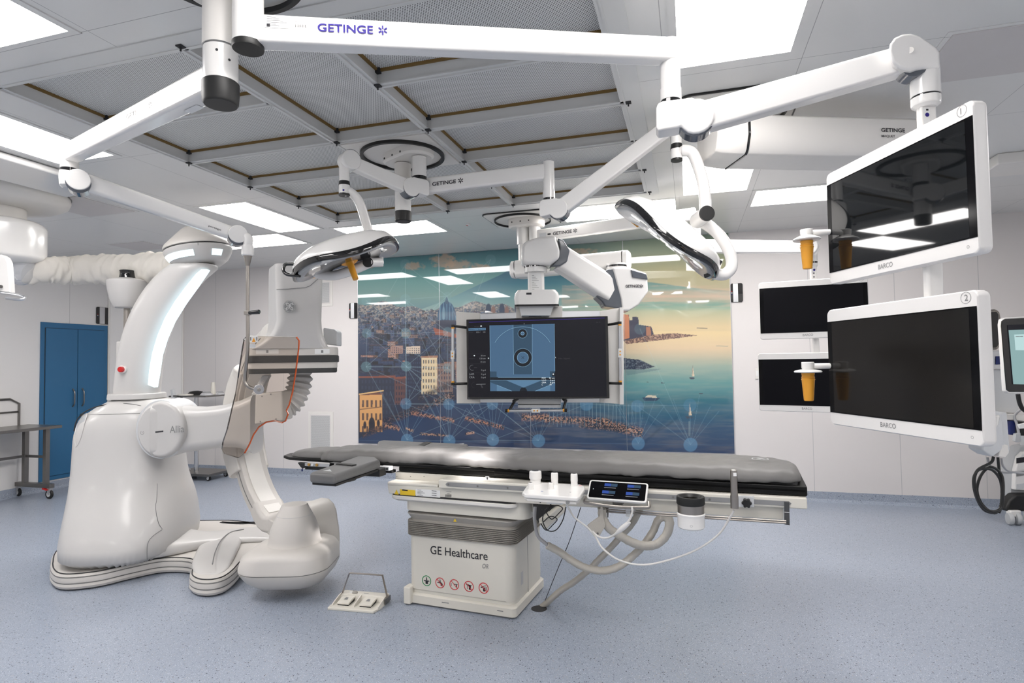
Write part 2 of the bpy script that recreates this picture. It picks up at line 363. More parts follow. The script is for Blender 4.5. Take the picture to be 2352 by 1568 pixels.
mb = MB(); mb.box((GX[3]+.05, 3.635, 2.997), (.09, 3.2, .006)); mb.box((-1.84, GY[0]-.05, 2.997), (3.2, .09, .006)); mb.build('edge_flange', M['rail'], fr, smooth=False)
for x in GX:
    for y in GY:
        if (x, y) in ((GX[1], GY[1]),): continue
        mb = MB(); mb.box((x+.02, y-.02, 2.992), (.030, .030, .008)); mb.cyl((x+.02, y-.02, 2.97), (x+.02, y-.02, 3.0), .004, 8); mb.box((x+.024, y-.024, 3.075), (.028, .028, .04)); mb.build('clamp', M['dark'], fr)
def filt(x0, x1, y0, y1, label):
    t = thing('ceiling_filter', ((x0+x1)/2, (y0+y1)/2, 3.09), label, 'ceiling filter', 'perforated filters in the ceiling grid')
    g = .014; mb = MB(); mb.box(((x0+x1)/2, (y0+y1)/2, 3.085), (x1-x0-2*g, y1-y0-2*g, .01)); mb.build('perforated_face', M['perf'], t, smooth=False)
    mb = MB()
    for a in ((x0+g, x1-g, y0+g, y0+g+.012), (x0+g, x1-g, y1-g-.012, y1-g), (x0+g, x0+g+.012, y0+g, y1-g), (x1-g-.012, x1-g, y0+g, y1-g)):
        mb.box(((a[0]+a[1])/2, (a[2]+a[3])/2, 3.073), (a[1]-a[0], a[3]-a[2], .014))
    mb.build('gasket', M['gasket'], t, smooth=False)
rown = ['nearest the viewer', 'second from the viewer', 'third from the viewer', 'fourth from the viewer', 'nearest the mural']
for i in range(5):
    filt(GX[0], GX[1], GY[i], GY[i+1], 'perforated filter panel in the left column, '+rown[i])
    filt(GX[2], GX[3], GY[i], GY[i+1], 'perforated filter panel in the right column, '+rown[i])
filt(GX[1], GX[2], GY[0], GY[2], 'long perforated filter in the middle column, before the ringed plate')
filt(GX[1], GX[2], GY[3], GY[5], 'long perforated filter in the middle column, beyond the ringed plate')

# wall fittings ---------------------------------------------------------------
def vent(x0, x1, z0, z1, label, Y=YB, X=EX, o=None):
    N = X.cross(EZ); N = N if o is not None else Vector((0, -1, 0)); o = Vector((0, Y, 0)) if o is None else o
    def P(x, z): return o+X*x+EZ*z
    t = thing('wall_vent', P((x0+x1)/2, z0), label, 'vent')
    mb = MB(); w_ = x1-x0; h_ = z1-z0
    mb.box(P((x0+x1)/2, (z0+z1)/2)+N*.004, (w_+.10, .008, h_+.10), X, N); mb.build('frame', M['white2'], t, bevel=.002)
    mb = MB(); mb.box(P((x0+x1)/2, (z0+z1)/2)+N*.009, (w_+.03, .004, h_+.03), X, N); mb.build('inner_frame', M['wall'], t, bevel=.002)
    mb = MB(); mb.box(P((x0+x1)/2, (z0+z1)/2)+N*.0115, (w_, .003, h_), X, N); mb.build('grille', M['grille'], t)
vent(-5.09, -4.79, .35, .86, 'low perforated wall vent between the gantry and the mural')
vent(-5.09, -4.79, 2.43, 2.71, 'high perforated wall vent left of the mural, under the left surgical light')
cd = Vector((.62, .72, 0)).normalized()
vent(.30, .62, 2.42, 2.72, 'perforated vent on the angled corner wall behind the white bowl sensor', X=cd, o=Vector((XL, 6.45, 0)))
def touch_panel(P, X, N, label, h=.215, w_=.13):
    t = thing('wall_panel', P-EZ*h/2, label, 'wall control panel', 'wall control panels with black ends')
    mb = MB(); mb.prism(rrect(P, X, EZ, w_, h, .02), N*.012); mb.build('housing', M['gblack'], t)
    mb = MB(); mb.box(P+N*.0135-X*.012, (w_*.40, .004, h*.98), X, N); mb.build('speaker_strip', M['alu'], t)
    for k, c in enumerate(('redr', 'label', 'dblue')):
        mb = MB(); mb.prism(circ(P+N*.0122-X*(w_*.40)+EZ*(.018-.018*k), X, EZ, .0055, 12), N*.001); mb.build('button', M[c], t)
touch_panel(Vector((-4.412, YB, 2.30)), EX, Vector((0, -1, 0)), 'black and grey control panel on the wall just left of the mural')
touch_panel(Vector((.531, YB, 2.31)), EX, Vector((0, -1, 0)), 'black and grey control panel on the wall just right of the mural')
pp = onX(235, 725, XL); touch_panel(Vector((XL, pp.y, pp.z)), EY, EX, 'black and grey control panel above the blue cabinet', .24, .19)
mb = MB(); mb.box((.727, YB-.006, 1.39), (.05, .012, .12)); s = mb.build('wall_switch', M['white2'], bevel=.003); tag(s, 'small white wall switch left of the lower small monitor', 'switch')
mb = MB(); mb.box((.727, YB-.014, 1.39), (.03, .006, .06)); mb.build('rocker', M['label'], s, bevel=.002)

# blue cabinet built into the left wall
cb = thing('wall_cabinet', (XL, 6.1, .12), 'tall blue two-door cabinet set in the left wall', 'cabinet')
y0, y1 = onX(92.5, 740, XL).y, onX(245.5, 748, XL).y; zt = 2.165; zb = .125
mb = MB(); mb.box((XL+.008, (y0+y1)/2, (zt+zb)/2), (.016, y1-y0, zt-zb)); mb.build('frame', M['blue'], cb, bevel=.003)
ym = y0+(y1-y0)*.52; e = .055
for a, b, sgn in ((y0+e, ym-.004, 1), (ym+.004, y1-e, -1)):
    mb = MB(); mb.box((XL+.022, (a+b)/2, (zt+zb)/2-.01), (.014, b-a, zt-zb-.13)); d = mb.build('door', M['blue'], cb, bevel=.002)
    yh = (b-.06) if sgn == 1 else (a+.06)
    mb = MB(); mb.tube(smooth_path([(XL+.028, yh, 1.05), (XL+.06, yh, 1.09), (XL+.065, yh, 1.17), (XL+.06, yh, 1.25), (XL+.028, yh, 1.29)], 5), .008, 8); mb.build('handle', M['dsteel'], d)
    if sgn == -1:
        mb = MB(); mb.cyl((XL+.028, a+.05, .93), (XL+.055, a+.05, .93), .022, 16); mb.build('lock', M['dsteel'], d)
mb = MB(); mb.box((XL+.0165, (y0+y1)/2, (zt+zb)/2-.01), (.003, y1-y0-2*e+.016, zt-zb-.12)); mb.build('door_gap', M['dark'], cb)
# ================================================================== CEILING BOOMS
def ring_mesh(c, r0, r1, z0, z1, seg=72):
    mb = MB(); mb.loft([[Vector((c[0]+r*math.cos(2*math.pi*k/seg), c[1]+r*math.sin(2*math.pi*k/seg), z)) for k in range(seg)] for r, z in ((r0, z0), (r1, z0), (r1, z1), (r0, z1))], closed=True); return mb
def vtube(x, y, z0, z1, r, seg=40): mb = MB(); mb.cyl((x, y, z0), (x, y, z1), r, seg); return mb

def mount(t, cx_, cy_, sx, sy, zc, zs, plate=None, ring=.285, rt=.020, fl=(.20, .075)):
    """ceiling plate, black ring, flange, main tube down to zc and side tube (offset sx,sy) down to zs"""
    if plate:
        w_, h_, r_, ang = plate; X = Vector((math.cos(ang), math.sin(ang), 0)); Y = EZ.cross(X)
        mb = MB(); mb.prism(rrect((cx_, cy_, 2.985), X, Y, w_, h_, r_, 6), EZ*.014); mb.build('ceiling_plate', M['white2'], t)
        if r_ > .02:
            mb = MB(); o = rrect((cx_, cy_, 2.99), X, Y, w_+.022, h_+.022, r_+.01, 6); mb.prism(o, EZ*.009); mb.build('plate_seal', M['black'], t)
    if ring: ring_mesh((cx_, cy_), ring-rt, ring, 2.965, 2.987).build('rubber_ring', M['black'], t)
    d = Vector((sx, sy, 0)); L = d.length; X = d.normalized(); Y = EZ.cross(X); mid = Vector((cx_, cy_, 0))+d*.35
    mb = MB(); mb.loft([rrect(mid+EZ*z, X, Y, 2*fl[0]+L*.6+g, 2*fl[0]*.78+g, fl[0]*.75, 10) for z, g in ((2.985, 0), (2.985-fl[1]+.012, 0), (2.985-fl[1], -.03))]); mb.build('flange_cover', M['white2'], t)
    for k in range(3):
        mb = MB(); q = mid+X*(.09*(k-1)-.02)-Y*(fl[0]*.78+.0)+EZ*2.945; mb.cyl(q, q-Y*.002, .007, 10); mb.build('screw', M['dark'], t)

# ---- boom nearest the viewer -------------------------------------------------
c1 = at(507, 150, 2.1); c1 = Vector((c1.x, c1.y, 0))
b1 = thing('ceiling_boom', (c1.x, c1.y, 2.98), 'large white twin-arm ceiling boom nearest the viewer, with the long lettered arm', 'ceiling boom')
s1 = at(570, 50, 2.02); off = Vector((s1.x-c1.x, s1.y-c1.y, 0))
mount(b1, c1.x, c1.y, off.x, off.y, 0, 0, fl=(.155, .10))
vtube(c1.x, c1.y, 2.68, 2.92, .060).build('main_tube', M['white2'], b1)
vtube(c1.x, c1.y, 2.672, 2.684, .056).build('tube_seam', M['inkg'], b1)
vtube(c1.x, c1.y, 2.55, 2.674, .0575).build('rotating_sleeve', M['white'], b1)
mb = MB(); mb.lathe((c1.x, c1.y, 0), [(.054, 2.475), (.059, 2.482), (.062, 2.52), (.062, 2.552), (.057, 2.557)], seg=48); mb.build('end_cap', M['black'], b1)
for px, py in ((497, 112), (543, 128)):
    q = at(px, py, 2.04); v = Vector((q.x-c1.x, q.y-c1.y, 0)).normalized(); q = Vector((c1.x, c1.y, q.z))+v*.0575
    mb = MB(); mb.cyl(q, q+v*.001, .0045, 12); mb.build('screw', M['dark'], b1)
vtube(s1.x, s1.y, 2.645, 2.92, .0505).build('side_tube', M['white'], b1)
mb = MB(); mb.lathe((s1.x, s1.y, 0), [(.050, 2.628), (.0515, 2.634), (.0515, 2.648), (.049, 2.65)], seg=48); mb.build('side_cap', M['black'], b1)
# long arm to the right
pA = at(575, 70, 2.02); pB = at(1543, 122, 2.19); pA.z = (pA.z+pB.z)/2; pB.z = pA.z
mb, d, sd, up = arm(pA, pB, .07, .098, .06, .088, .20, 5); mb.build('long_arm', M['white'], b1, ang=50)
pf = lambda s, v: pA+d*s+sd*(lerp(.035, .03, s/(pB-pA).length)+.0006)+up*v
S = (at(735, 75, 2.05)-pA).dot(d); text('GETINGE', pf(S, -.006), d, EZ, .027, M['ink'], b1, width=.185, ex=.0022)
star(pf(S+.217, .008), d, EZ, .0165, M['ink'], b1, .0022)
S = (at(616, 60, 2.03)-pA).dot(d); patch('data_label', pf(S, -.002), d, EZ, .082, .044, M['label'], b1)
for i in range(6):
    patch('label_print', pf(S+.006, .034-.006*i), d, EZ, .03+.012*((i*37) % 4), .0016, M['inkg'], b1, .0012)
patch('label_print', pf(S+.006, .001), d, EZ, .011, .011, M['inkb'], b1, .0012)
for i in range(14): patch('bar_code', pf(S+.098+.0028*i, .004), d, EZ, .0009+.0008*(i % 3 == 0), .011, M['inkb'], b1, .0012)
patch('label_print', pf(S+.098, .030), d, EZ, .034, .0015, M['inkg'], b1, .0012); patch('label_print', pf(S+.098, .024), d, EZ, .04, .0015, M['inkg'], b1, .0012)
# drop tube, joint, spring arm
def dropjoint(t, P, r, ztop, zring, sleeve=None, ringh=.018):
    vtube(P.x, P.y, zring+ringh, ztop, r).build('drop_tube', M['white'], t)
    if sleeve: vtube(P.x, P.y, zring+ringh, sleeve, r*1.06).build('tube_sleeve', M['white'], t)
    vtube(P.x, P.y, zring-.004, zring+ringh, r*1.0).build('bearing_ring', M['gblack'], t)
j1 = at(1541, 240, 2.19); ztop = at(1541, 92, 2.19).z
dropjoint(b1, j1, .036, ztop, at(1541, 243, 2.19).z, at(1541, 205, 2.19).z)
def housing(t, P, Q, w_, hgt, ln, name='joint_housing', m='white', dz=0, cover='smoke'):
    """knuckle at P under a drop tube: block plus drum whose axis is horizontal, spring arm leaves towards Q"""
    dr = Vector((Q.x-P.x, Q.y-P.y, 0)).normalized(); sd_ = face_cam(dr.cross(EZ), P); K = P+dr*ln+EZ*(-hgt*.58+dz)
    poly = [P-dr*(hgt*.40)-EZ*(hgt*.92), P-dr*(hgt*.46)-EZ*(hgt*.80), P-dr*(hgt*.46)-EZ*(.20*hgt), P-dr*(hgt*.40)-EZ*(.06*hgt), P-dr*(hgt*.25), P+dr*ln*.85]
    for k in range(13):
        a = math.radians(92-k*17.5); poly.append(K+dr*(hgt*.54*math.cos(a))+EZ*(hgt*.54*math.sin(a)))
    poly += [P+dr*(ln-hgt*.46)-EZ*(hgt*.85), P+dr*(ln-hgt*.56)-EZ*(hgt*.88)]
    mb = MB(); mb.prism([p-sd_*(w_/2) for p in poly], sd_*w_); mb.build(name, M[m], t, bevel=.007, bseg=3)
    mb = MB(); mb.cyl(K-sd_*(w_*.36)-EZ*.006, K+sd_*(w_*.36)-EZ*.006, hgt*.545, 32); mb.build('joint_cover', M[cover], t)
    return K, sd_
e1 = at(2125, 128, 2.0)
K1, sK = housing(b1, j1, e1, .085, .118, .085)
def spring_arm(t, K, E, w0, h0, w1, h1, m='white', name='spring_arm', r=.16):
    mb, d_, s_, u_ = arm(K, E, w0, h0, w1, h1, r, 4); o = mb.build(name, M[m], t, ang=50); return d_, s_, u_
K1e = at(2085, 138, 2.01)
spring_arm(b1, K1+ (K1e-K1).normalized()*.03, K1e, .066, .105, .066, .092)
# end knuckle
Pe = at(2124, 175, 2.0); dr = Vector((Pe.x-K1.x, Pe.y-K1.y, 0)).normalized(); sd_ = face_cam(dr.cross(EZ), Pe)
def disc_knuckle(t, outline_px, dpt, thick, m='white', name='end_knuckle', bev=.012):
    pts = [at(x, y, dpt) for x, y in outline_px]; n = (CAM-pts[0]); n.z = 0; n.normalize()
    mb = MB(); mb.prism([p-n*(thick/2) for p in pts], n*thick); return mb.build(name, M[m], t, bevel=bev, bseg=3), n
o_, n_ = disc_knuckle(b1, [(2042, 130), (2044, 112), (2054, 98), (2072, 90), (2092, 88), (2112, 94), (2150, 120), (2158, 132), (2158, 168), (2150, 171), (2118, 168), (2104, 169), (2090, 173), (2068, 168), (2050, 155)], 1.99, .085)
mb = MB(); q = at(2090, 128, 1.99)+n_*.0428; mb.cyl(q-n_*.002, q+n_*.0008, .0105, 28); mb.build('pivot_cap', M['white2'], o_)
mb = MB(); mb.cyl(at(2092, 158, 2.0)-sd_*.03, at(2092, 158, 2.0)+sd_*.03, .04, 24); mb.build('joint_cover', M['smoke'], b1)
zz = lambda y: at(2124, y, 2.0).z
vtube(Pe.x, Pe.y, zz(222), zz(160), .0435).build('drop_tube', M['white'], b1)
vtube(Pe.x, Pe.y, zz(226), zz(222), .0405).build('bearing_ring', M['gblack'], b1)
mb = MB(); mb.lathe((Pe.x, Pe.y, 0), [(.030, zz(250)), (.042, zz(244)), (.0435, zz(240)), (.0435, zz(226)), (.04, zz(226))], seg=40); mb.build('tube_collar', M['white'], b1)
mb = MB(); zb_ = zz(700); mb.prism(rrect((Pe.x, Pe.y, zb_), E1, E2, .055, .030, .01), EZ*(zz(246)-zb_)); mb.build('monitor_post', M['white'], b1)
lp = Vector((Pe.x, Pe.y, zz(290)))-E2*.0155-E1*.022
patch('data_label', lp, E1, EZ, .022, .055, M['label'], b1); mb = MB(); mb.flat(circ(lp+E1*.013+EZ*.030-E2*.0015, E1, EZ, .007, 20)); mb.build('blue_symbol', M['ink'], b1)
patch('label_print', lp+E1*.010+EZ*.044, E1, EZ, .008, .006, M['inkb'], b1, .0012)
# lower arm to the left, then arm to the lead shield
pA2 = at(505, 175, 2.1); pA2 = Vector((c1.x, c1.y, pA2.z)); pB2 = at(160, 358, 2.81); pA2.z = pB2.z = (pA2.z+pB2.z)/2
mb, d, sd, up = arm(pA2, pB2, .075, .105, .060, .085, .20, 5); mb.build('lower_arm', M['white'], b1, ang=50)
S = (at(405, 205, 2.3)-pA2).dot(d); pf = lambda s, v: pA2+d*s+sd*(lerp(.0375, .03, s/(pB2-pA2).length)+.0006)+up*v
text('GETINGE', pf(S+.30, -.004), -d, EZ, .020, M['inkf'], b1, width=.17); star(pf(S+.10, .006), -d, EZ, .015, M['inkf'], b1)
bn = -up; qq = pA2+d*.16-up*.0523; patch('data_label', qq, d, sd*-1 if (d.cross(-sd)).dot(-up) > 0 else sd, .09, .03, M['label'], b1, .0008)
j2 = Vector((pB2.x, pB2.y, 0)); z2 = lambda y: at(158, y, 2.81).z
vtube(j2.x, j2.y, z2(388), z2(332), .037).build('drop_tube', M['white'], b1); vtube(j2.x, j2.y, z2(396), z2(387), .036).build('bearing_ring', M['gblack'], b1)
g0 = at(182, 418, 2.80); g1 = at(545, 540, 3.15)
dr = Vector((g1.x-g0.x, g1.y-g0.y, 0)).normalized(); sd_ = face_cam(dr.cross(EZ), g0)
mb = MB(); mb.loft([rrect(Vector((j2.x, j2.y, z)), dr, sd_, a, b, .02, 5) for z, a, b in ((z2(434), .05, .05), (z2(428), .075, .07), (z2(410), .08, .075), (z2(396), .075, .075))]); mb.build('joint_housing', M['white'], b1)
mb = MB(); mb.cyl(g0-sd_*.05, g0+sd_*.05, .049, 40); mb.build('pivot_drum', M['white'], b1, bevel=.004)
mb = MB(); mb.cyl(g0-sd_*.040-EZ*.012, g0+sd_*.040-EZ*.012, .050, 30); mb.build('joint_cover', M['smoke'], b1)
spring_arm(b1, g0+dr*.03, g1, .060, .085, .055, .068, r=.3)
mb = MB(); mb.cyl(g1-sd_*.042, g1+sd_*.042, .047, 36); mb.build('pivot_drum', M['white'], b1, bevel=.004)
mb = MB(); mb.cyl(g1-sd_*.030-EZ*.012, g1+sd_*.030-EZ*.012, .048, 30); mb.build('joint_cover', M['smoke'], b1)
dd = (g1-g0).normalized(); uu = sd_.cross(dd); uu = uu if uu.z > 0 else -uu
text('portego', g0+dd*(g1-g0).length*.80+sd_*.0295-uu*.012, dd, uu, .010, M['inkb'], b1, width=.06)
hh = at(569, 560, 3.15); zh = lambda y: at(567, y, 3.15).z
mb = MB(); mb.tube(smooth_path([g1+dr*.01, Vector((hh.x, hh.y, zh(545))), Vector((hh.x, hh.y, zh(562)))], 6), .024, 16); mb.build('elbow', M['white'], b1)
mb = MB(); mb.lathe((hh.x, hh.y, 0), [(.026, zh(588)), (.031, zh(586)), (.031, zh(568)), (.024, zh(562))], seg=32); mb.build('swivel', M['white'], b1)

# ---- lead glass shield on its steel rod --------------------------------------
SD = 3.15
sh = thing('lead_glass_shield', (hh.x, hh.y, zh(608)), 'clear tinted radiation shield with orange edge hanging from a steel rod', 'radiation shield')
mb = MB(); mb.lathe((hh.x, hh.y, 0), [(.010, zh(611)), (.022, zh(588)), (.023, zh(586)), (.018, zh(585))], seg=28); mb.build('steel_cone', M['steel'], sh)
kb = at(590, 893, SD-.02)
mb = MB(); mb.tube([Vector((hh.x, hh.y, zh(608)))] + smooth_path([Vector((hh.x, hh.y, zh(700))), Vector((hh.x, hh.y, zh(800))), at(562.5, 865, SD), at(566, 882, SD), at(576, 890, SD), at(588, 893, SD)], 8), .0092, 14); mb.build('rod', M['steel'], sh)
q = Vector((hh.x, hh.y, zh(719))); mb = MB(); mb.box(q, (.03, .028, .022), E1, E2); mb.build('handle_clamp', M['steel'], sh, bevel=.003)
mb = MB(); mb.tube([q+E1*.012-E2*.01, q+E1*.03-E2*.012+EZ*.001, q+E1*.067-E2*.015+EZ*.004, q+E1*.071-E2*.015+EZ*.004], [.009, .0105, .0125, .009], 16); mb.build('handle_grip', M['gblack'], sh)
out = [(568, 771), (681, 774), (687, 782), (686, 800), (680, 850), (672, 900), (664, 930), (658, 942), (662, 950), (656, 966), (648, 970), (632, 966), (612, 969), (595, 980), (583, 997), (573, 1020), (562, 1040), (548, 1051), (516, 1041), (510, 1030), (512, 1015), (522, 985), (536, 925), (541, 905), (545, 880), (557, 800), (561, 778)]
def shp(x, y): return at(x, y, SD+.03 + (x-590)/180*-.05 + (y-900)/280*.02)
pts = [shp(x, y) for x, y in out]; nn = (pts[2]-pts[20]).cross(pts[0]-pts[16]).normalized(); nn = face_cam(nn, pts[0])
pm = bpy.data.materials.new('tinted_acrylic'); pm.use_nodes = True; nt = pm.node_tree; nt.nodes.clear()
o_ = nt.nodes.new('ShaderNodeOutputMaterial'); tr = nt.nodes.new('ShaderNodeBsdfTransparent'); tr.inputs[0].default_value = (.90, .86, .82, 1)
gl = nt.nodes.new('ShaderNodeBsdfGlossy'); gl.inputs['Roughness'].default_value = .03; fr_ = nt.nodes.new('ShaderNodeFresnel'); fr_.inputs[0].default_value = 1.3; mxs = nt.nodes.new('ShaderNodeMixShader')
nt.links.new(fr_.outputs[0], mxs.inputs[0]); nt.links.new(tr.outputs[0], mxs.inputs[1]); nt.links.new(gl.outputs[0], mxs.inputs[2]); nt.links.new(mxs.outputs[0], o_.inputs[0])
M['acrylic'] = pm
mb = MB(); mb.prism([p-nn*.007 for p in pts], nn*.014); mb.build('shield_panel', pm, sh, smooth=False)
mb = MB(); mb.tube([p for p in pts[1:17]], .0042, 8, cap=True); mb.build('orange_edge', M['orange'], sh)
mb = MB(); mb.tube(pts[16:]+pts[:2], .0016, 6); mb.build('dark_edge', M['dsteel'], sh)
for k, (r_, h0, h1, mm) in enumerate(((.026, .010, .020, 'chrome'), (.018, .020, .030, 'chrome'), (.026, .030, .038, 'chrome'), (.010, .038, .050, 'steel'))):
    ax = (nn+E1*.6).normalized(); q = shp(594, 893); mb = MB(); mb.cyl(q+ax*h0, q+ax*h1, r_, 28); mb.build('ball_joint', M[mm], sh, bevel=.002)
q = shp(575, 786)+nn*.0075; mb = MB(); X_ = (shp(600, 786)-shp(575, 786)).normalized(); Y_ = nn.cross(X_); Y_ = Y_ if Y_.z > 0 else -Y_
patch('warning_label', q, X_, Y_, .048, .034, M['label'], sh, .001)
mb = MB(); mb.flat([q+nn*.0025+X_*.015+Y_*.003, q+nn*.0025+X_*.035+Y_*.003, q+nn*.0025+X_*.025+Y_*.026]); mb.build('warning_triangle', M['orange_t'], sh)
for a, b in ((.006, .010), (.040, .010)):
    patch('label_print', q+X_*a+Y_*b, X_, Y_, .004, .018, M['inkb'], sh, .002)
patch('small_label', q+X_*.0-Y_*.030, X_, Y_, .034, .022, M['lgrey'], sh, .001)
text('MAVIG', q-X_*.030+Y_*.012, X_, Y_, .011, M['label'], sh, width=.026)

# ---- middle boom, carries both surgical lights --------------------------------
c2 = at(925, 420, 4.02); c2 = Vector((-1.85, 3.635, 0)); c2p = c2
b2 = thing('ceiling_boom', (c2.x, c2.y, 2.98), 'white middle ceiling boom on the black-ringed plate, carries both surgical lights', 'ceiling boom')
s2 = at(963, 380, 3.93); off = Vector((s2.x-c2.x, s2.y-c2.y, 0))
mount(b2, c2.x, c2.y, off.x, off.y, 0, 0, plate=(.61, .585, .012, 0), ring=.285, rt=.022, fl=(.15, .06))
z2f = lambda x, y, d: at(x, y, d).z
dc2 = (c2+EZ*HC-CAM).dot(FW)
vtube(c2.x, c2.y, z2f(925, 412, dc2), 2.92, .056).build('main_tube', M['white2'], b2)
vtube(c2.x, c2.y, z2f(925, 484, dc2), z2f(925, 412, dc2), .0545).build('rotating_sleeve', M['white'], b2)
mb = MB(); mb.lathe((c2.x, c2.y, 0), [(.050, z2f(925, 507, dc2)), (.056, z2f(925, 505, dc2)), (.058, z2f(925, 486, dc2)), (.056, z2f(925, 483, dc2))], seg=40); mb.build('end_cap', M['black'], b2)
vtube(s2.x, s2.y, z2f(963, 408, 3.93), 2.92, .048).build('side_tube', M['white'], b2)
vtube(s2.x, s2.y, z2f(963, 414, 3.93), z2f(963, 407, 3.93), .0485).build('bearing_ring', M['gblack'], b2)
# lamp-one spring arm
jj = Vector((s2.x, s2.y, z2f(963, 414, 3.93))); q1 = at(802, 372, 3.62)
K2, sK = housing(b2, jj, q1, .085, .115, .075)
spring_arm(b2, K2, at(815, 378, 3.64), .06, .095, .058, .080)
dq = Vector((q1.x-K2.x, q1.y-K2.y, 0)).normalized(); sd_ = face_cam(dq.cross(EZ), q1)
kk = at(802, 370, 3.62); mb = MB(); mb.cyl(kk-sd_*.045, kk+sd_*.045, .060, 36); mb.build('end_knuckle', M['white'], b2, bevel=.008, bseg=3)
mb = MB(); mb.cyl(kk-sd_*.03+EZ*.006-dq*.004, kk+sd_*.03+EZ*.006-dq*.006, .060, 30); mb.build('joint_cover', M['smoke'], b2)
z3 = lambda y: at(791, y, 3.6).z; p3_ = at(791, 430, 3.6)
vtube(p3_.x, p3_.y, z3(420), z3(375), .031).build('drop_tube', M['white'], b2); mb = MB(); mb.lathe((p3_.x, p3_.y, 0), [(.035, z3(426)), (.030, z3(414)), (.02, z3(414))], seg=30); mb.build('bearing_ring', M['black'], b2)
vtube(p3_.x, p3_.y, z3(446), z3(425), .0335).build('label_collar', M['white'], b2); vtube(p3_.x, p3_.y, z3(450), z3(445), .0335).build('end_cap', M['black'], b2)
lpq = Vector((p3_.x, p3_.y, z3(440)))-E2*.0337+E1*.004; mb = MB(); mb.flat(circ(lpq, E1, EZ, .006, 16)); mb.build('blue_symbol', M['ink'], b2)
# arm to lamp two
pA3 = Vector((c2.x, c2.y, 0)); pB3 = at(1260, 394, 3.72); pA3.z = pB3.z
mb, d, sd, up = arm(pA3, pB3, .070, .105, .060, .098, .22, 4); mb.build('lettered_arm', M['white'], b2, ang=50)
S = (at(994, 424, 3.95)-pA3).dot(d); pf = lambda s, v: pA3+d*s+sd*(lerp(.035, .03, s/(pB3-pA3).length)+.0006)+up*v
text('GETINGE', pf(S, -.012), d, EZ, .024, M['inkb'], b2, width=.172); star(pf(S+.205, .001), d, EZ, .019, M['inkb'], b2)
patch('data_label', pf(S-.040, -.016), d, EZ, .025, .040, M['lgrey'], b2)
z4 = lambda y: at(1260, y, 3.72).z
dropjoint(b2, pB3, .0365, z4(372), z4(461), z4(440), .012)
q2 = at(1545, 285, 3.42); jq = Vector((pB3.x, pB3.y, z4(461)))
K3, sK = housing(b2, jq, q2, .08, .115, .07)
spring_arm(b2, K3, at(1540, 288, 3.42), .058, .100, .055, .085)
kk = at(1553, 290, 3.4); dq = Vector((kk.x-K3.x, kk.y-K3.y, 0)).normalized(); sd_ = face_cam(dq.cross(EZ), kk)
mb = MB(); mb.cyl(kk-sd_*.045, kk+sd_*.045, .055, 36); mb.build('end_knuckle', M['white'], b2, bevel=.008, bseg=3)
z5 = lambda y: at(1554, y, 3.4).z; p5 = at(1554, 345, 3.4)
vtube(p5.x, p5.y, z5(334), z5(285), .031).build('drop_tube', M['white'], b2); mb = MB(); mb.lathe((p5.x, p5.y, 0), [(.035, z5(343)), (.031, z5(331)), (.02, z5(331))], seg=30); mb.build('bearing_ring', M['black'], b2)
vtube(p5.x, p5.y, z5(366), z5(342), .033).build('label_collar', M['white'], b2); vtube(p5.x, p5.y, z5(370), z5(365), .033).build('end_cap', M['black'], b2)

# ---- surgical lights ------------------------------------------------------------
def lamp_head(t, Cn, down, hand, R=.33, phase=0., handle='yellow'):
    down = down.normalized(); X = (hand-down*hand.dot(down)).normalized(); Y = down.cross(X); n = 96
    def rim(r, h, droop=1.0):
        P = []
        for k in range(n):
            a = 2*math.pi*k/n; c3 = math.cos(3*(a-phase)); rr = r*(1+.085*c3); z = h+droop*(.020*(rr/R)**2*(1.0+.8*c3))
            P.append(Cn+X*(rr*math.cos(a))+Y*(rr*math.sin(a)*.92)+down*z)
        return P
    mb = MB(); mb.loft([rim(R*f, h, f**2) for f, h in ((.05, -.085), (.45, -.082), (.72, -.072), (.90, -.052), (.985, -.022), (1.0, -.004))]); mb.build('lamp_shell', M['white'], t, ang=60)
    mb = MB(); mb.loft([rim(R*f, h) for f, h in ((.97, -.010), (1.012, -.008), (1.03, .010), (1.022, .026), (.96, .030))]); mb.build('rubber_rim', M['gblack'], t, ang=60)
    mb = MB(); mb.loft([rim(R*f, h, f**2) for f, h in ((.965, .024), (.96, .040), (.90, .047), (.5, .050), (.04, .050))]); mb.build('lens_cover', M['lampglass'], t, ang=60)
    mb = MB(); mb.loft([rim(R*f, h, f**2) for f, h in ((.93, .028), (.5, .030), (.04, .030))]); mb.build('reflector', M['reflector'], t)
    for ring_, cnt in ((.30, 6), (.66, 12)):
        for k in range(cnt):
            a = 2*math.pi*(k+.5)/cnt; q = Cn+X*(R*ring_*math.cos(a))+Y*(R*ring_*math.sin(a)*.92)+down*.036
            mb = MB(); mb.lathe(q, [(.012, 0), (.030, .016), (.033, .018), (.026, .018), (.010, .006)], down, 16); mb.build('lens', M['lens'], t)
    mb = MB()
    for s_ in (0,):
        pts = [Cn+X*(R*.93*math.cos(a))+Y*(R*.86*math.sin(a))+down*.062 for a in np.linspace(.3, 1.0, 8)]; mb.tube(pts, .008, 8)
    mb.build('amber_strip', M['yellow'], t)
    return X, Y
l1c = at(793, 580, 3.52); l1 = thing('surgical_light', l1c, 'left surgical light head with amber handle, above the table head', 'surgical light')
dn1 = (E1*.30-EZ*.95+E2*.12).normalized(); lamp_head(l1, l1c+EZ*.0, dn1, -E1, .315, phase=.15)
h0 = at(802, 599, 3.50); h1 = at(817, 641, 3.47); ax = (h1-h0).normalized()
mb = MB(); mb.tube([h0, h0+ax*.02, h0+ax*.035, h1], [.030, .022, .020, .0165], 20); mb.build('sterile_handle', M['yellow'], l1)
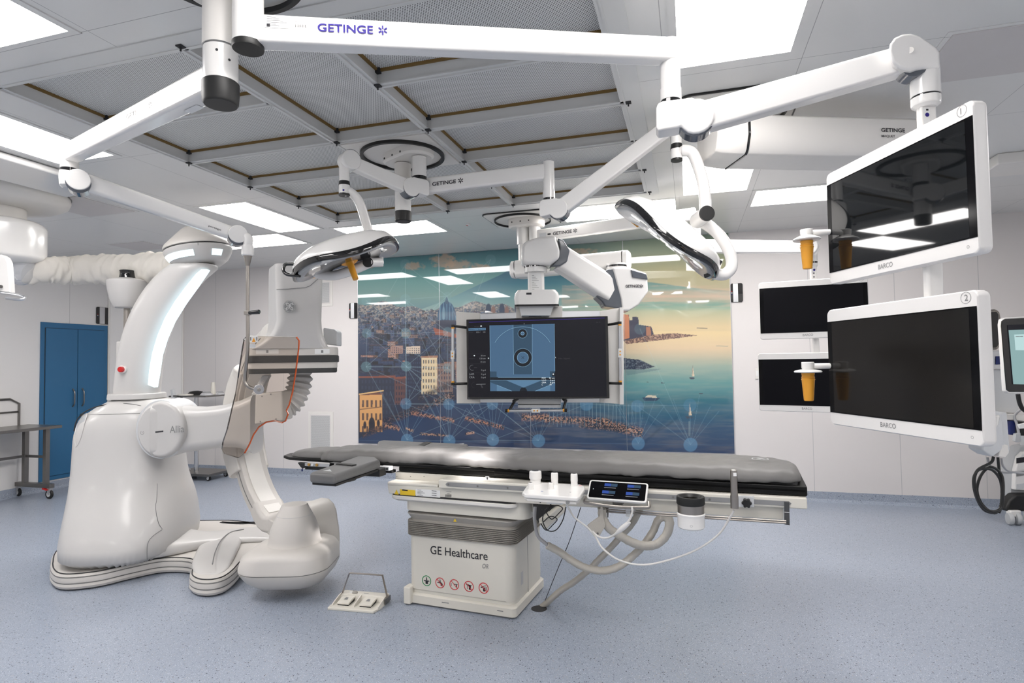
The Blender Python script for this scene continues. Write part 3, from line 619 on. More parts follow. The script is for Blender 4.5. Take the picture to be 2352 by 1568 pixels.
mb = MB(); mb.lathe(h0-ax*.014, [(.058, 0), (.062, .008), (.050, .020), (.024, .028)], ax, 32); mb.build('handle_flange', M['yellow'], l1)
# hand bar at the left tip
a0, a1 = at(697, 607, 3.45), at(689, 633, 3.42)
mb = MB(); mb.tube(smooth_path([a0, at(668, 606, 3.46), at(655, 608, 3.46), at(651, 620, 3.45), at(660, 630, 3.44), a1], 6), .0105, 12); mb.build('side_handle', M['gblack'], l1)
mb = MB(); pth = smooth_path([Vector((p3_.x, p3_.y, z3(440))), at(806, 442, 3.62), at(826, 466, 3.66), at(842, 515, 3.72), at(856, 560, 3.76), at(873, 580, 3.74)], 8); mb.tube(pth, .029, 18)
mb.build('curved_arm', M['white'], b2)
mb = MB(); mb.cyl(at(873, 575, 3.73), at(873, 612, 3.73), .021, 18); mb.tube([at(873, 602, 3.73), at(845, 602, 3.60)], .030, 24); mb.build('arm_elbow', M['white'], b2, bevel=.006)
q = at(845, 602, 3.60); v = (CAM-q).normalized(); mb = MB(); mb.cyl(q-v*.03, q+v*.012, .031, 30); mb.build('elbow_cap', M['black'], b2)
mb = MB(); mb.tube(smooth_path([q+E2*.03, at(815, 618, 3.60), at(770, 632, 3.62), at(735, 630, 3.62), at(715, 620, 3.60)], 8), [.030]*33, 16); mb.build('lamp_yoke', M['white'], l1)

l2c = at(1540, 540, 3.3); l2 = thing('surgical_light', l2c, 'right surgical light head, steeply tilted above the big display', 'surgical light')
dn2 = (-E1*.60-EZ*.76+E2*.24).normalized(); lamp_head(l2, l2c-dn2*.01, dn2, -E1*.6+EZ*.5, .335, phase=.55)
mb = MB(); mb.tube(smooth_path([Vector((p5.x, p5.y, z5(352))), at(1568, 346, 3.38), at(1590, 352, 3.37), at(1608, 395, 3.36), at(1618, 440, 3.36), at(1620, 495, 3.36)], 8), [.022]+[.026]*7+[.033]*33, 20); mb.build('curved_arm', M['white'], b2)
q0 = at(1600, 508, 3.42); q = at(1622, 491, 3.28); mb = MB(); mb.cyl(q0, q, .043, 28); mb.build('arm_elbow', M['white'], b2, bevel=.004)
v = (q-q0).normalized(); mb = MB(); mb.cyl(q, q+v*.02, .0425, 32); mb.build('elbow_cap', M['black'], b2, bevel=.004)
mb = MB(); mb.tube(smooth_path([q0, at(1622, 515, 3.40), at(1652, 540, 3.38), at(1676, 580, 3.36), at(1680, 612, 3.35), at(1664, 630, 3.33), at(1640, 628, 3.32)], 8), [.033]*49, 18); mb.build('lamp_yoke', M['white'], l2)
mb = MB(); mb.tube(smooth_path([at(1655, 600, 3.28), at(1646, 612, 3.27), at(1628, 630, 3.27), at(1618, 634, 3.28)], 6), .012, 12); mb.build('side_handle', M['gblack'], l2)
# beam of the left light on the mattress
def beam(t, src, tgt, power, ang, blend=.6):
    ld = bpy.data.lights.new('lamp_beam', 'SPOT'); ld.energy = power; ld.spot_size = math.radians(ang); ld.spot_blend = blend; ld.shadow_soft_size = .10; ld.color = (1, .95, .93)
    o = bpy.data.objects.new('lamp_beam', ld); C.objects.link(o); o.parent = t; o.location = src-t.location; o.rotation_euler = (tgt-src).to_track_quat('-Z', 'Y').to_euler()
beam(l1, l1c+dn1*.15, onZ(1095, 1040, .98), 300, 15, .9)
beam(l2, l2c+dn2*.15, onZ(985, 1034, .98), 420, 10, .9)

# ---- far boom with the big display ----------------------------------------------
D3 = 5.95; c3 = at(1201, 540, D3)
b3 = thing('ceiling_boom', (c3.x, c3.y, 2.98), 'far ceiling boom on a rounded black-edged plate, holds the large display', 'ceiling boom')
s3 = at(1228, 530, D3-.05); off = Vector((s3.x-c3.x, s3.y-c3.y, 0)).normalized()*.12
mount(b3, c3.x, c3.y, off.x, off.y, 0, 0, plate=(.66, .60, .06, 0), ring=.285, rt=.008, fl=(.15, .085))
zf = lambda y: at(1201, y, D3).z
vtube(c3.x, c3.y, zf(562), 2.9, .063).build('main_tube', M['white'], b3); vtube(s3.x, s3.y, zf(556), 2.9, .058).build('side_tube', M['white'], b3)
vtube(c3.x, c3.y, zf(640), zf(560), .050).build('inner_tube', M['white'], b3)
pA4 = Vector((s3.x, s3.y, zf(546)))+E1*.0; pB4 = at(1597, 499, 5.09); pB4.z = pA4.z
mb, d, sd, up = arm(pA4, pB4, .07, .12, .065, .11, .22, 4); mb.build('lettered_arm', M['white'], b3, ang=50)
S = (at(1276, 536, 5.8)-pA4).dot(d); pf = lambda s, v: pA4+d*s+sd*(lerp(.035, .0325, s/(pB4-pA4).length)+.0008)+up*v
text('GETINGE', pf(S, -.02), d, EZ, .030, M['inkb'], b3, width=.20); star(pf(S+.235, -.005), d, EZ, .022, M['inkb'], b3)
patch('data_label', pf(S-.15, -.028), d, EZ, .075, .045, M['lgrey'], b3); patch('bar_code', pf(S-.06, -.012), d, EZ, .035, .015, M['inkb'], b3)
z6 = lambda y: at(1597, y, 5.09).z
dropjoint(b3, pB4, .042, z6(487), z6(556), None, .012)
e6 = at(1858, 568, 4.62); jq = Vector((pB4.x, pB4.y, z6(552))); K6 = at(1612, 566, 5.05)
dq = Vector((e6.x-K6.x, e6.y-K6.y, 0)).normalized(); sd_ = face_cam(dq.cross(EZ), K6)
mb = MB(); mb.cyl(K6-sd_*.05, K6+sd_*.05, .066, 36); mb.build('pivot_drum', M['white'], b3, bevel=.006)
spring_arm(b3, K6, e6, .07, .115, .065, .098)
mb = MB(); mb.cyl(e6-sd_*.05, e6+sd_*.05, .070, 36); mb.build('end_knuckle', M['white'], b3, bevel=.010, bseg=3)
z7 = lambda y: at(1867, y, 4.6).z; p7 = at(1867, 600, 4.70)
vtube(p7.x, p7.y, z7(596), z7(562), .036).build('drop_tube', M['white'], b3); vtube(p7.x, p7.y, z7(600), z7(596), .034).build('bearing_ring', M['gblack'], b3)
vtube(p7.x, p7.y, z7(607), z7(600), .034).build('tube_collar', M['white'], b3)
mb = MB(); mb.prism(rrect((p7.x, p7.y, z7(935)), E1, E2, .05, .03, .01), EZ*(z7(606)-z7(935))); mb.build('monitor_post', M['white'], b3)
q = Vector((p7.x, p7.y, z7(616)))-E2*.0165; mb = MB(); mb.flat(circ(q, E1, EZ, .009, 16)); mb.build('blue_symbol', M['ink'], b3)
for k in range(2): patch('label_print', q-E1*.01-EZ*(.03+.03*k), E1, EZ, .012, .008, M['inkb'], b3)
# heavy arm
pL = at(1197, 618, 5.9); pR = at(1432, 598, 5.45); pR.z = pL.z = (pL.z+pR.z)/2
mb, d, sd, up = arm(pL-(pR-pL).normalized()*.04, pR, .15, .175, .15, .165, .25, 5); mb.build('heavy_arm', M['white'], b3, ang=50)
for P, s_ in ((pL, -1), (pR, 1)):
    mb = MB(); mb.loft([rrect(P+d*(s_*a+(.0 if s_ > 0 else -.04)), sd, up, g, g*1.15, .04, 5) for a, g in ((0, .150), (.008, .150))]); mb.build('end_seam', M['gblack'], b3)
    mb = MB(); mb.loft([rrect(P+d*(s_*a+(.0 if s_ > 0 else -.04)), sd, up, g, g*1.15, .045, 5) for a, g in ((.008, .150), (.045, .148), (.058, .125))]); mb.build('end_cover', M['white'], b3)
z8 = lambda x, y, d: at(x, y, d).z
ps = at(1417, 640, 5.42); vtube(ps.x, ps.y, z8(1417, 622, 5.42), z8(1417, 606, 5.42), .095).build('bearing_ring', M['white'], b3); vtube(ps.x, ps.y, z8(1417, 614, 5.42), z8(1417, 610, 5.42), .098).build('ring_seam', M['gblack'], b3)
def slab(t, px, dpt, thick, m, name, bev=.02, push=0):
    pts = [at(x, y, dpt) for x, y in px]; n = -E2; mb = MB(); mb.prism([p-n*(thick/2)+n*push for p in pts], n*thick); return mb.build(name, M[m], t, bevel=bev, bseg=3)
slab(b3, [(1400, 618), (1440, 618), (1480, 632), (1483, 672), (1462, 702), (1440, 716), (1424, 716), (1420, 690)], 5.38, .24, 'white', 'shoulder_shell')
slab(b3, [(1443, 624), (1478, 634), (1481, 646), (1447, 641)], 5.37, .245, 'smoke', 'shoulder_window', .004)
slab(b3, [(1380, 628), (1392, 622), (1412, 622), (1424, 634), (1424, 712), (1384, 706), (1380, 697), (1364, 682), (1395, 676)], 5.38, .225, 'smoke', 'shoulder_joint', .015)
text('GETINGE', at(1431, 664, 5.38)-E2*.123, E1, EZ, .024, M['inkb'], b3, width=.118); star(at(1466, 661, 5.38)-E2*.123, E1, EZ, .019, M['inkb'], b3)
k0 = at(1402, 668, 5.36); k1 = at(1262, 578, 5.24)
mb, d, sd, up = arm(k0, k1, .19, .235, .18, .215, .22, 4); mb.build('spring_arm', M['white'], b3, ang=50)
slab(b3, [(1278, 552), (1292, 558), (1306, 580), (1300, 606), (1284, 616), (1262, 618), (1280, 600), (1284, 575)], 5.22, .24, 'smoke', 'elbow_joint', .012)
slab(b3, [(1198, 572), (1204, 560), (1236, 550), (1274, 546), (1284, 580), (1284, 598), (1262, 614), (1208, 612), (1196, 606)], 5.21, .25, 'white', 'elbow_shell', .03)
pc = at(1231, 640, 5.21); zc_ = lambda y: at(1231, y, 5.21).z
vtube(pc.x, pc.y, zc_(626), zc_(606), .100).build('bearing_ring', M['white'], b3); vtube(pc.x, pc.y, zc_(615), zc_(612), .103).build('ring_seam', M['gblack'], b3)
mb = MB(); mb.prism(rrect((pc.x, pc.y, zc_(674)), E1, E2, .145, .10, .03), EZ*(zc_(622)-zc_(674))); mb.build('column', M['white'], b3)
q = Vector((pc.x, pc.y, zc_(670)))-E2*.0505-E1*.045; patch('data_label', q, E1, EZ, .085, .155, M['label'], b3)
for i in range(9): patch('label_print', q+E1*.008+EZ*(.015+.015*i), E1, EZ, .02+.013*((i*31) % 4), .003, M['inkg'], b3, .0014)
mb = MB(); mb.loft([rrect((pc.x, pc.y, z), E1, E2, a, .24, .04) for z, a in ((zc_(702), .375), (zc_(686), .39), (zc_(676), .375), (zc_(669), .33))]); mb.build('display_mount_box', M['white'], b3)
mb = MB(); mb.prism(rrect((pc.x, pc.y, zc_(706)), E1, E2, .385, .245, .04), EZ*.016); mb.build('mount_box_seam', M['gblack'], b3)
patch('bar_code', Vector((pc.x, pc.y, zc_(680)))-E2*.1205-E1*.09, E1, EZ, .045, .018, M['inkb'], b3)
mb = MB(); mb.prism([at(1192, 702, 5.12), at(1272, 702, 5.12), at(1264, 724, 5.12), at(1199, 724, 5.12)], E2*.2); mb.build('mount_neck', M['lgrey'], b3)

# ---- wide supply boom -------------------------------------------------------------
b4 = thing('ceiling_boom', (.30, 3.65, 2.98), 'broad beam-like ceiling boom behind the upper right monitor', 'ceiling boom')
mb = MB(); mb.prism(rrect((.30, 3.65, 2.985), EX, EY, .62, .62, .06, 6), EZ*.014); mb.build('ceiling_plate', M['white2'], b4)
mb = MB(); mb.prism(rrect((.30, 3.65, 2.99), EX, EY, .645, .645, .07, 6), EZ*.009); mb.build('plate_seal', M['black'], b4)
ring_mesh((.30, 3.65), .262, .27, 2.965, 2.987).build('rubber_ring', M['black'], b4); vtube(.30, 3.65, 2.83, 2.985, .19).build('main_tube', M['white2'], b4)
pl = at(1690, 330, 3.35); pr_ = at(2085, 333, 3.45); pr_.z = pl.z
def bsec(P, sd, up, w_, h_):
    return [P+sd*(x*w_)+up*(y*h_) for x, y in ((-.5, .44), (-.46, .5), (.44, .5), (.5, .44), (.5, -.05), (.42, -.40), (.36, -.5), (-.36, -.5), (-.42, -.40), (-.5, -.05))]
d = (pr_-pl).normalized(); sd = face_cam(d.cross(EZ), pl)
mb = MB(); mb.loft([bsec(pl+d*s, sd, EZ, .34, .21) for s in (0, (pr_-pl).length)]); mb.build('beam', M['white2'], b4, bevel=.01)
mb = MB(); mb.loft([bsec(pl-d*s, sd, EZ, .345, .215) for s in (.0, .008)]); mb.build('end_seam', M['gblack'], b4)
mb = MB(); mb.loft([bsec(pl-d*s, sd, EZ, .34*g, .21*g) for s, g in ((.008, 1), (.045, 1), (.13, .93), (.17, .8))]); mb.build('end_cover', M['white2'], b4, bevel=.01)
mb = MB(); mb.loft([bsec(pr_+d*s, sd, EZ, .345, .215) for s in (.0, .008)]); mb.build('end_seam', M['gblack'], b4)
mb = MB(); mb.loft([bsec(pr_+d*s, sd, EZ, .34*g, .21*g) for s, g in ((.008, 1), (.12, .95), (.16, .8))]); mb.build('end_cover', M['white2'], b4, bevel=.01)
S = (at(2010, 322, 3.3)-pl).dot(d); text('GETINGE', pl+d*S+sd*.1712+EZ*.018, d, EZ, .021, M['inkb'], b4, width=.14); text('MAQUET', pl+d*S+sd*.1712-EZ*.012, d, EZ, .013, M['inkb'], b4, width=.08)
# ================================================================== DISPLAYS
def emat(name, col, s=1.0, base=(.01, .01, .012)):
    m = mat(name, base, .25, emit=col, es=s, spec=.15); return m
M['xr_mid'] = emat('xray_blue', (.040, .082, .140), 1); M['xr_lt'] = emat('xray_light', (.062, .125, .20), 1); M['xr_dk'] = emat('xray_dark', (.022, .046, .075), 1)
M['xr_blk'] = emat('xray_black', (.008, .010, .013), 1); M['xr_edge'] = emat('xray_edge', (.17, .30, .42), 1); M['ui_bg'] = emat('screen_background', (.006, .006, .008), 1)
M['ui_txt'] = emat('screen_text', (.16, .165, .175), 1); M['ui_dim'] = emat('screen_text_dim', (.03, .03, .034), 1); M['ui_pur'] = emat('screen_purple', (.03, .02, .16), 1)
M['ui_blue'] = emat('screen_blue', (.02, .05, .22), 1); M['ui_white'] = emat('screen_white', (.55, .6, .62), 1); M['ui_teal'] = emat('screen_teal', (.16, .25, .25), 1); M['ui_tealb'] = emat('screen_pale_teal', (.30, .42, .42), 1)
M['led'] = emat('red_led', (.8, .02, .03), 1.2)
def plane_hit(px, py, P0, n): r = ray(px, py); return CAM + r*((P0-CAM).dot(n)/r.dot(n))

# ---- big display ------------------------------------------------------------------
BL, BR, TL = at(1073, 917, 5.28), at(1400, 918, 5.12), at(1072, 733, 5.28)
X_ = (BR-BL); X_.z = 0; Wd = X_.length; X_.normalize(); Nf = X_.cross(EZ); Nf = face_cam(Nf, BL); Hd = TL.z-BL.z
Yd = EZ
dis = thing('ceiling_display', BL+X_*Wd/2, 'large dark ceiling-hung display showing a blue x-ray image', 'display')
def DP(px, py, off=0): return plane_hit(px, py, BL, Nf)+Nf*off
mb = MB(); mb.prism([BL-Nf*.07, BL+X_*Wd-Nf*.07, BL+X_*Wd+EZ*Hd-Nf*.07, BL+EZ*Hd-Nf*.07], Nf*.07); mb.build('housing', M['gblack'], dis, bevel=.004)
def pane(pts, m, off, name, t=dis): mb = MB(); mb.flat([DP(x, y, off) for x, y in pts]); return mb.build(name, M[m], t, smooth=False)
def cr(x, y): return 1060+x/6.031, 700+y/6.031          # positions read from an enlargement of the screen
def cpane(pts, m, off, name): return pane([cr(x, y) for x, y in pts], m, off, name)
scr = cpane([(96, 212), (1992, 165), (2012, 1272), (96, 1278)], 'ui_bg', .001, 'screen')
L = .0014
cpane([(105, 238), (1985, 178), (1985, 184), (105, 244)], 'ui_pur', L, 'menu_line')
def sk(x): return -(x-392)*.018           # the picture follows the slope of the panel
cpane([(390, 284), (1286, 262), (1297, 1193), (397, 1193)], 'xr_dk', L, 'xray_picture')
L += .0005
cpane([(392, 284), (716, 276), (722, 1003), (505, 1003), (398, 960)], 'xr_mid', L, 'xray_field'); cpane([(978, 268), (1286, 262), (1294, 918), (1225, 1003), (980, 1003)], 'xr_mid', L, 'xray_field')
cpane([(722, 960), (980, 960), (980, 1003), (722, 1003)], 'xr_mid', L, 'xray_field')
cpane([(722, 300), (978, 296), (980, 960), (726, 960)], 'xr_dk', L, 'xray_column')
cpane([(398, 1003), (1297, 1003), (1297, 1043), (398, 1043)], 'xr_blk', L, 'xray_gap')
cpane([(398, 1070), (490, 1108), (490, 1193), (398, 1193)], 'xr_mid', L, 'xray_field'); cpane([(490, 1108), (700, 1193), (490, 1193)], 'xr_lt', L, 'xray_field')
cpane([(1297, 1070), (1230, 1108), (1230, 1193), (1297, 1193)], 'xr_mid', L, 'xray_field'); cpane([(1230, 1108), (1020, 1193), (1230, 1193)], 'xr_lt', L, 'xray_field')
cpane([(620, 1045), (1110, 1045), (860, 1145)], 'xr_lt', L, 'xray_field')
L += .0005
def cring(cx_, cy_, r0, r1, m, off, a0=0, a1=360, n=48, name='xray_ring'):
    mb = MB(); A = [math.radians(lerp(a0, a1, k/n)) for k in range(n+1)]
    I = [DP(*cr(cx_+r0*math.cos(a), cy_-r0*math.sin(a)), off) for a in A]; O = [DP(*cr(cx_+r1*math.cos(a), cy_-r1*math.sin(a)), off) for a in A]
    v = I+O; mb.add(v, [[k, k+1, n+2+k, n+1+k] for k in range(n)]); return mb.build(name, M[m], dis, smooth=False)
cring(846, 745, 430+10, 430+14, 'xr_edge', L, 30, 150); cring(846, 745, 430+4, 440, 'xr_dk', L, 30, 150)
cring(846, 396, 26, 62, 'xr_blk', L); cring(846, 396, 62, 65, 'xr_edge', L); cring(846, 396, 0.1, 24, 'xr_mid', L); cring(846, 396, 20, 25, 'xr_edge', L+.0003)
cring(850, 730, 78, 125, 'xr_blk', L); cring(850, 730, 125, 128, 'xr_edge', L); cring(850, 730, .1, 76, 'xr_mid', L); cring(850, 730, 75, 79, 'xr_edge', L+.0003)
cring(858, 1193, .1, 50, 'xr_blk', L, 0, 180)
def cline(x0, y0, x1, y1, w_, m, off, name='screen_line'):
    dx, dy = x1-x0, y1-y0; l = math.hypot(dx, dy); nx, ny = -dy/l*w_/2, dx/l*w_/2
    return cpane([(x0+nx, y0+ny), (x1+nx, y1+ny), (x1-nx, y1-ny), (x0-nx, y0-ny)], m, off, name)
for a in ((716, 276, 722, 962), (980, 268, 982, 962), (505, 1003, 1225, 1003), (398, 1043, 1297, 1043), (392, 284, 398, 918), (1286, 262, 1295, 918), (490, 1108, 700, 1193), (1230, 1108, 1020, 1193)): cline(*a, 3, 'xr_edge', L)
cline(832, 712, 868, 748, 4, 'xr_blk', L+.0006); cline(868, 712, 832, 748, 4, 'xr_blk', L+.0006)
cpane([(398, 960), (398, 922), (487, 922), (487, 1000)], 'xr_dk', L, 'xray_column'); cpane([(1225, 1003), (1225, 918), (1294, 918), (1294, 1003)], 'xr_dk', L, 'xray_column')
cpane([(1255, 940), (1297, 940), (1297, 990), (1255, 990)], 'xr_blk', L+.0006, 'pause_button'); cpane([(1264, 950), (1270, 950), (1270, 970), (1264, 970)], 'ui_white', L+.0009, 'pause_bar'); cpane([(1274, 950), (1280, 950), (1280, 970), (1274, 970)], 'ui_white', L+.0009, 'pause_bar')
def ctext(s, x, y, h, w_, m='ui_txt', off=.003):
    o = DP(*cr(x, y), off); X2 = X_; text(s, o, X2, EZ, h/6.031*5.2/FPX, M[m], dis, width=w_/6.031*5.2/FPX, name='screen_text')
cpane([(98, 325), (336, 318), (336, 350), (98, 358)], 'xr_lt', L, 'exam_bar')
ctext('Exam 1', 104, 350, 20, 104, 'ui_bg', .0036); ctext('Seq 22', 226, 346, 20, 102, 'ui_bg', .0036); cpane([(262, 286), (270, 286), (270, 300), (262, 300)], 'ui_white', L, 'pause_bar'); cpane([(275, 286), (283, 286), (283, 300), (275, 300)], 'ui_white', L, 'pause_bar')
ctext('Imm', 104, 388, 16, 58, 'ui_dim'); ctext('10 /', 208, 388, 18, 56); ctext('10', 302, 386, 18, 30); ctext('Visualiz', 175, 306, 14, 76, 'ui_dim')
ctext('20 cm', 268, 712, 20, 68); ctext('130 cm', 252, 752, 20, 84); ctext('15 cm', 266, 798, 20, 70); ctext('0 grd', 274, 914, 20, 64); ctext('0 grd', 274, 970, 20, 64); ctext('0 grd', 274, 1014, 20, 64)
ctext('LAO', 108, 972, 26, 70); ctext('CRA', 108, 1014, 26, 76); ctext('S', 862, 268, 16, 14); ctext('R', 368, 748, 18, 18, 'ui_white'); ctext('L', 1300, 736, 18, 12, 'ui_white')
ctext('FOV', 1114, 1022, 18, 56, 'ui_white', .0045); ctext('30 cm', 1214, 1022, 18, 76, 'ui_white', .0045); ctext('LAO', 1114, 1050, 16, 60, 'ui_white', .0045); ctext('0 grd', 1228, 1050, 16, 62, 'ui_white', .0045)
ctext('CRA', 1114, 1084, 20, 60, 'ui_white', .0045); ctext('0 grd', 1228, 1084, 20, 62, 'ui_white', .0045); ctext('L', 1114, 1112, 18, 12, 'ui_white', .0045); ctext('-90', 1214, 1112, 18, 34, 'ui_white', .0045)
ctext('No Signal', 1346, 752, 20, 156, 'ui_dim'); ctext('Exp 22', 1866, 246, 12, 56, 'ui_dim'); ctext('EIZO', 92, 1296, 9, 22, 'ui_txt', .002)
cring(150, 870, 34, 37, 'ui_txt', L, 70, 300, name='arc_icon'); cline(172, 870, 216, 870, 8, 'ui_dim', L); cline(205, 1100, 334, 1096, 7, 'ui_txt', L); cline(270, 1104, 292, 1150, 20, 'ui_dim', L); cring(180, 1110, 38, 40, 'ui_dim', L, 90, 280, name='arc_icon')
cline(104, 744, 190, 744, 3, 'ui_dim', L); cline(100, 680, 336, 680, 2, 'ui_dim', L); cline(100, 815, 336, 815, 2, 'ui_dim', L); cline(100, 940, 336, 940, 2, 'ui_dim', L); cring(178, 702, .1, 9, 'ui_white', L, name='dot_icon')
# carrier frame behind the display
fb = -.10
def fpl(px, m, off, th, name, bev=.004):
    P = [DP(x, y, off) for x, y in px]; mb = MB(); mb.prism([p-Nf*th for p in P], Nf*th); return mb.build(name, M[m], dis, bevel=bev)
fpl([(1042, 713), (1098, 717), (1098, 928), (1043, 928)], 'white2', fb, .05, 'side_wing'); fpl([(1378, 712), (1425, 704), (1433, 704), (1433, 930), (1378, 926)], 'white2', fb, .05, 'side_wing')
fpl([(1424, 704), (1433, 704), (1434, 930), (1424, 930)], 'white', fb+.03, .08, 'edge_plate')
fpl([(1098, 718), (1186, 715), (1186, 760), (1098, 760)], 'alu', fb, .05, 'top_rail'); fpl([(1288, 712), (1379, 711), (1379, 760), (1288, 760)], 'alu', fb, .05, 'top_rail')
fpl([(1098, 905), (1378, 905), (1378, 926), (1098, 926)], 'alu', fb, .05, 'bottom_rail'); fpl([(1183, 703), (1290, 700), (1290, 760), (1183, 760)], 'white2', fb+.02, .07, 'centre_mount')
fpl([(1187, 905), (1287, 905), (1287, 938), (1187, 938)], 'lgrey', fb+.02, .06, 'lower_mount'); fpl([(1187, 929), (1287, 929), (1287, 931), (1187, 931)], 'gblack', fb+.03, .07, 'mount_seam')
fpl([(1214, 717), (1247, 716), (1247, 726), (1214, 727)], 'black', .01, .05, 'status_box')
for k, x in enumerate((1217, 1223)): pane([(x, 719), (x+4, 719), (x+4, 723.5), (x, 723.5)], 'led', .0115, 'status_led')
mb = MB(); mb.flat([DP(1198, 722, .0), DP(1253, 719.5, .0), DP(1253, 724, .0), DP(1198, 727, .0)]); mb.build('top_lip', M['gblack'], dis)
def hbar(pts, brackets, r=.013):
    A = [DP(x, y, .05) for x, y in pts]; mb = MB(); mb.cyl(A[0], A[1], r, 14); mb.build('handle_bar', M['alu'], dis)
    v = (A[1]-A[0]).normalized()
    for P, s_ in ((A[0], 1), (A[1], -1)):
        mb = MB(); mb.cyl(P, P+v*s_*.014, r*1.08, 14); mb.build('handle_collar', M['yellow'], dis)
        mb = MB(); mb.cyl(P-v*s_*.022, P, r*1.15, 14); mb.build('handle_cap', M['black'], dis)
    c = (A[0]+A[1])/2; mb = MB(); side = v.cross(Nf); mb.box(c+Nf*.010, (.075, .034, .014), v, side, Nf); mb.build('button_block', M['label'], dis, bevel=.003)
    for s_ in (-.014, .014): mb = MB(); mb.cyl(c+v*s_+Nf*.016, c+v*s_+Nf*.020, .007, 12); mb.build('button', M['yellow'], dis)
    for a, b in brackets: mb = MB(); mb.tube([DP(*a, -.05), DP(*b, .05)], .012, 10); mb.build('handle_bracket', M['black'], dis)
hbar([(1043, 752), (1043, 878)], [((1073, 752), (1043, 749)), ((1073, 881), (1043, 881))]); hbar([(1423, 745), (1424, 877)], [((1396, 745), (1424, 742)), ((1396, 880), (1425, 880))])
hbar([(1168, 942), (1297, 941)], [((1188, 916), (1181, 920)), ((1181, 920), (1172, 941)), ((1292, 916), (1299, 920)), ((1299, 920), (1294, 940))])

# ---- four framed monitors ------------------------------------------------------------
def monitor(TLp, BLp, TRp, BRp, dl, dr_, num, label, th=.055, handle=None, scr='scr_mid'):
    a, b, c, e = at(*TLp, dl), at(*BLp, dl), at(*TRp, dr_), at(*BRp, dr_)
    zt_, zb_ = (a.z+c.z)/2, (b.z+e.z)/2; P0 = (a+b)/2; P1 = (c+e)/2; O = Vector((P0.x, P0.y, zb_)); X = Vector((P1.x-P0.x, P1.y-P0.y, 0)); W = X.length; X.normalize(); H = zt_-zb_
    N = face_cam(X.cross(EZ), O); t = thing('medical_monitor', O+X*W/2-N*th/2, label, 'monitor', 'white framed monitors on ceiling arms')
    P = lambda u, v, o=0: O+X*(u*W)+EZ*(v*H)+N*o
    mb = MB(); q = rrect(P(.5, .5), X, EZ, W, H, .020, 5); mb.loft([[p-N*z for p in rrect(P(.5, .5), X, EZ, W-g, H-g, .02, 5)] for z, g in ((th, .03), (th-.012, .004), (th-.02, 0), (.006, 0), (.0, .008))]); mb.build('housing', M['offw'], t, ang=50)
    mb = MB(); mb.flat([P(.006, .105, .0012), P(.994, .105, .0012), P(.994, .895, .0012), P(.006, .895, .0012)]); mb.build('glass', M['scr_black'], t, smooth=False)
    mb = MB(); mb.flat([P(.045, .115, .0016), P(.955, .115, .0016), P(.955, .885, .0016), P(.045, .885, .0016)]); mb.build('screen', M[scr], t, smooth=False)
    text('BARCO', P(.405, .040, 0), X, EZ, .017, M['inkg'], t, width=.072)
    text(str(num), P(.935, .935, 0), X, EZ, .019, M['inkg'], t)
    mb = MB(); n = 28; mb.add([P(.942, .955, .0009)+X*(r*math.cos(2*math.pi*k/n))+EZ*(r*math.sin(2*math.pi*k/n)) for r in (.0165, .0178) for k in range(n)], [[k, (k+1) % n, n+(k+1) % n, n+k] for k in range(n)]); mb.build('number_ring', M['inkg'], t)
    mb = MB(); mb.add([P(.945, .055, .0009)+X*(r*math.cos(2*math.pi*k/n))+EZ*(r*math.sin(2*math.pi*k/n)) for r in (.0035, .0045) for k in range(n)], [[k, (k+1) % n, n+(k+1) % n, n+k] for k in range(n)]); mb.build('power_mark', M['inkg'], t)
    mb = MB(); mb.box(P(.5, .5, -th-.02), (.16, .14, .04), X, EZ, N); mb.build('rear_mount', M['lgrey'], t, bevel=.005)
    if handle:
        xh, yt, yd0, yd1, yb_, dh = handle; z_ = lambda y: at(xh, y, dh).z; q = at(xh, yt, dh)
        mb = MB(); mb.lathe((q.x, q.y, 0), [(.021, z_(yd0)), (.024, z_(yd0-4)), (.024, z_(yt+1)), (.022, z_(yt))], seg=30); mb.build('handle_hub', M['white'], t)
        mb = MB(); mb.lathe((q.x, q.y, 0), [(.028, z_(yd1)), (.050, z_(yd1)+.001), (.053, z_(yd1)+.005), (.048, z_(yd1)+.010), (.026, z_(yd0))], seg=44); mb.build('handle_disc', M['white'], t)
        mb = MB(); mb.lathe((q.x, q.y, 0), [(.016, z_(yb_)), (.0185, z_(yb_)+.004), (.0245, z_(yd1)-.03), (.0265, z_(yd1)-.026), (.0235, z_(yd1)-.022), (.0255, z_(yd1)-.018), (.023, z_(yd1)-.014), (.025, z_(yd1)-.001)], seg=36); mb.build('sterile_handle', M['yellow'], t)
        e_ = P(.03, .5, -th*.7); e_.z = z_((yt+yd0)/2+1); mb = MB(); mb.cyl(Vector((q.x, q.y, e_.z)), e_, .0115, 16); mb.build('handle_arm', M['white'], t)
    return t, P, X, N
m1 = monitor((1898, 398), (1904, 651), (2237, 225), (2250, 587), 2.436, 1.73, 1, 'large white framed monitor marked 1, upper right, reflecting the room', scr='scr_reflect', handle=(1852, 527, 541, 553, 618, 2.44))
m2 = monitor((1902, 707), (1903, 968), (2250, 670), (2257, 1034), 2.41, 1.73, 2, 'large white framed monitor marked 2, lower right, screen dark', handle=(1855, 831, 848, 856, 920, 2.42))
m3 = monitor((1744, 645), (1744, 776), (1996, 637), (1996, 777), 4.78, 4.46, 3, 'smaller framed monitor behind, upper of the far pair, screen off', scr='scr_matte')
m4 = monitor((1742.7, 807.7), (1741.4, 937), (1996, 811), (1996, 956), 4.80, 4.42, 4, 'smaller framed monitor behind, lower of the far pair, behind an amber handle', scr='scr_matte')
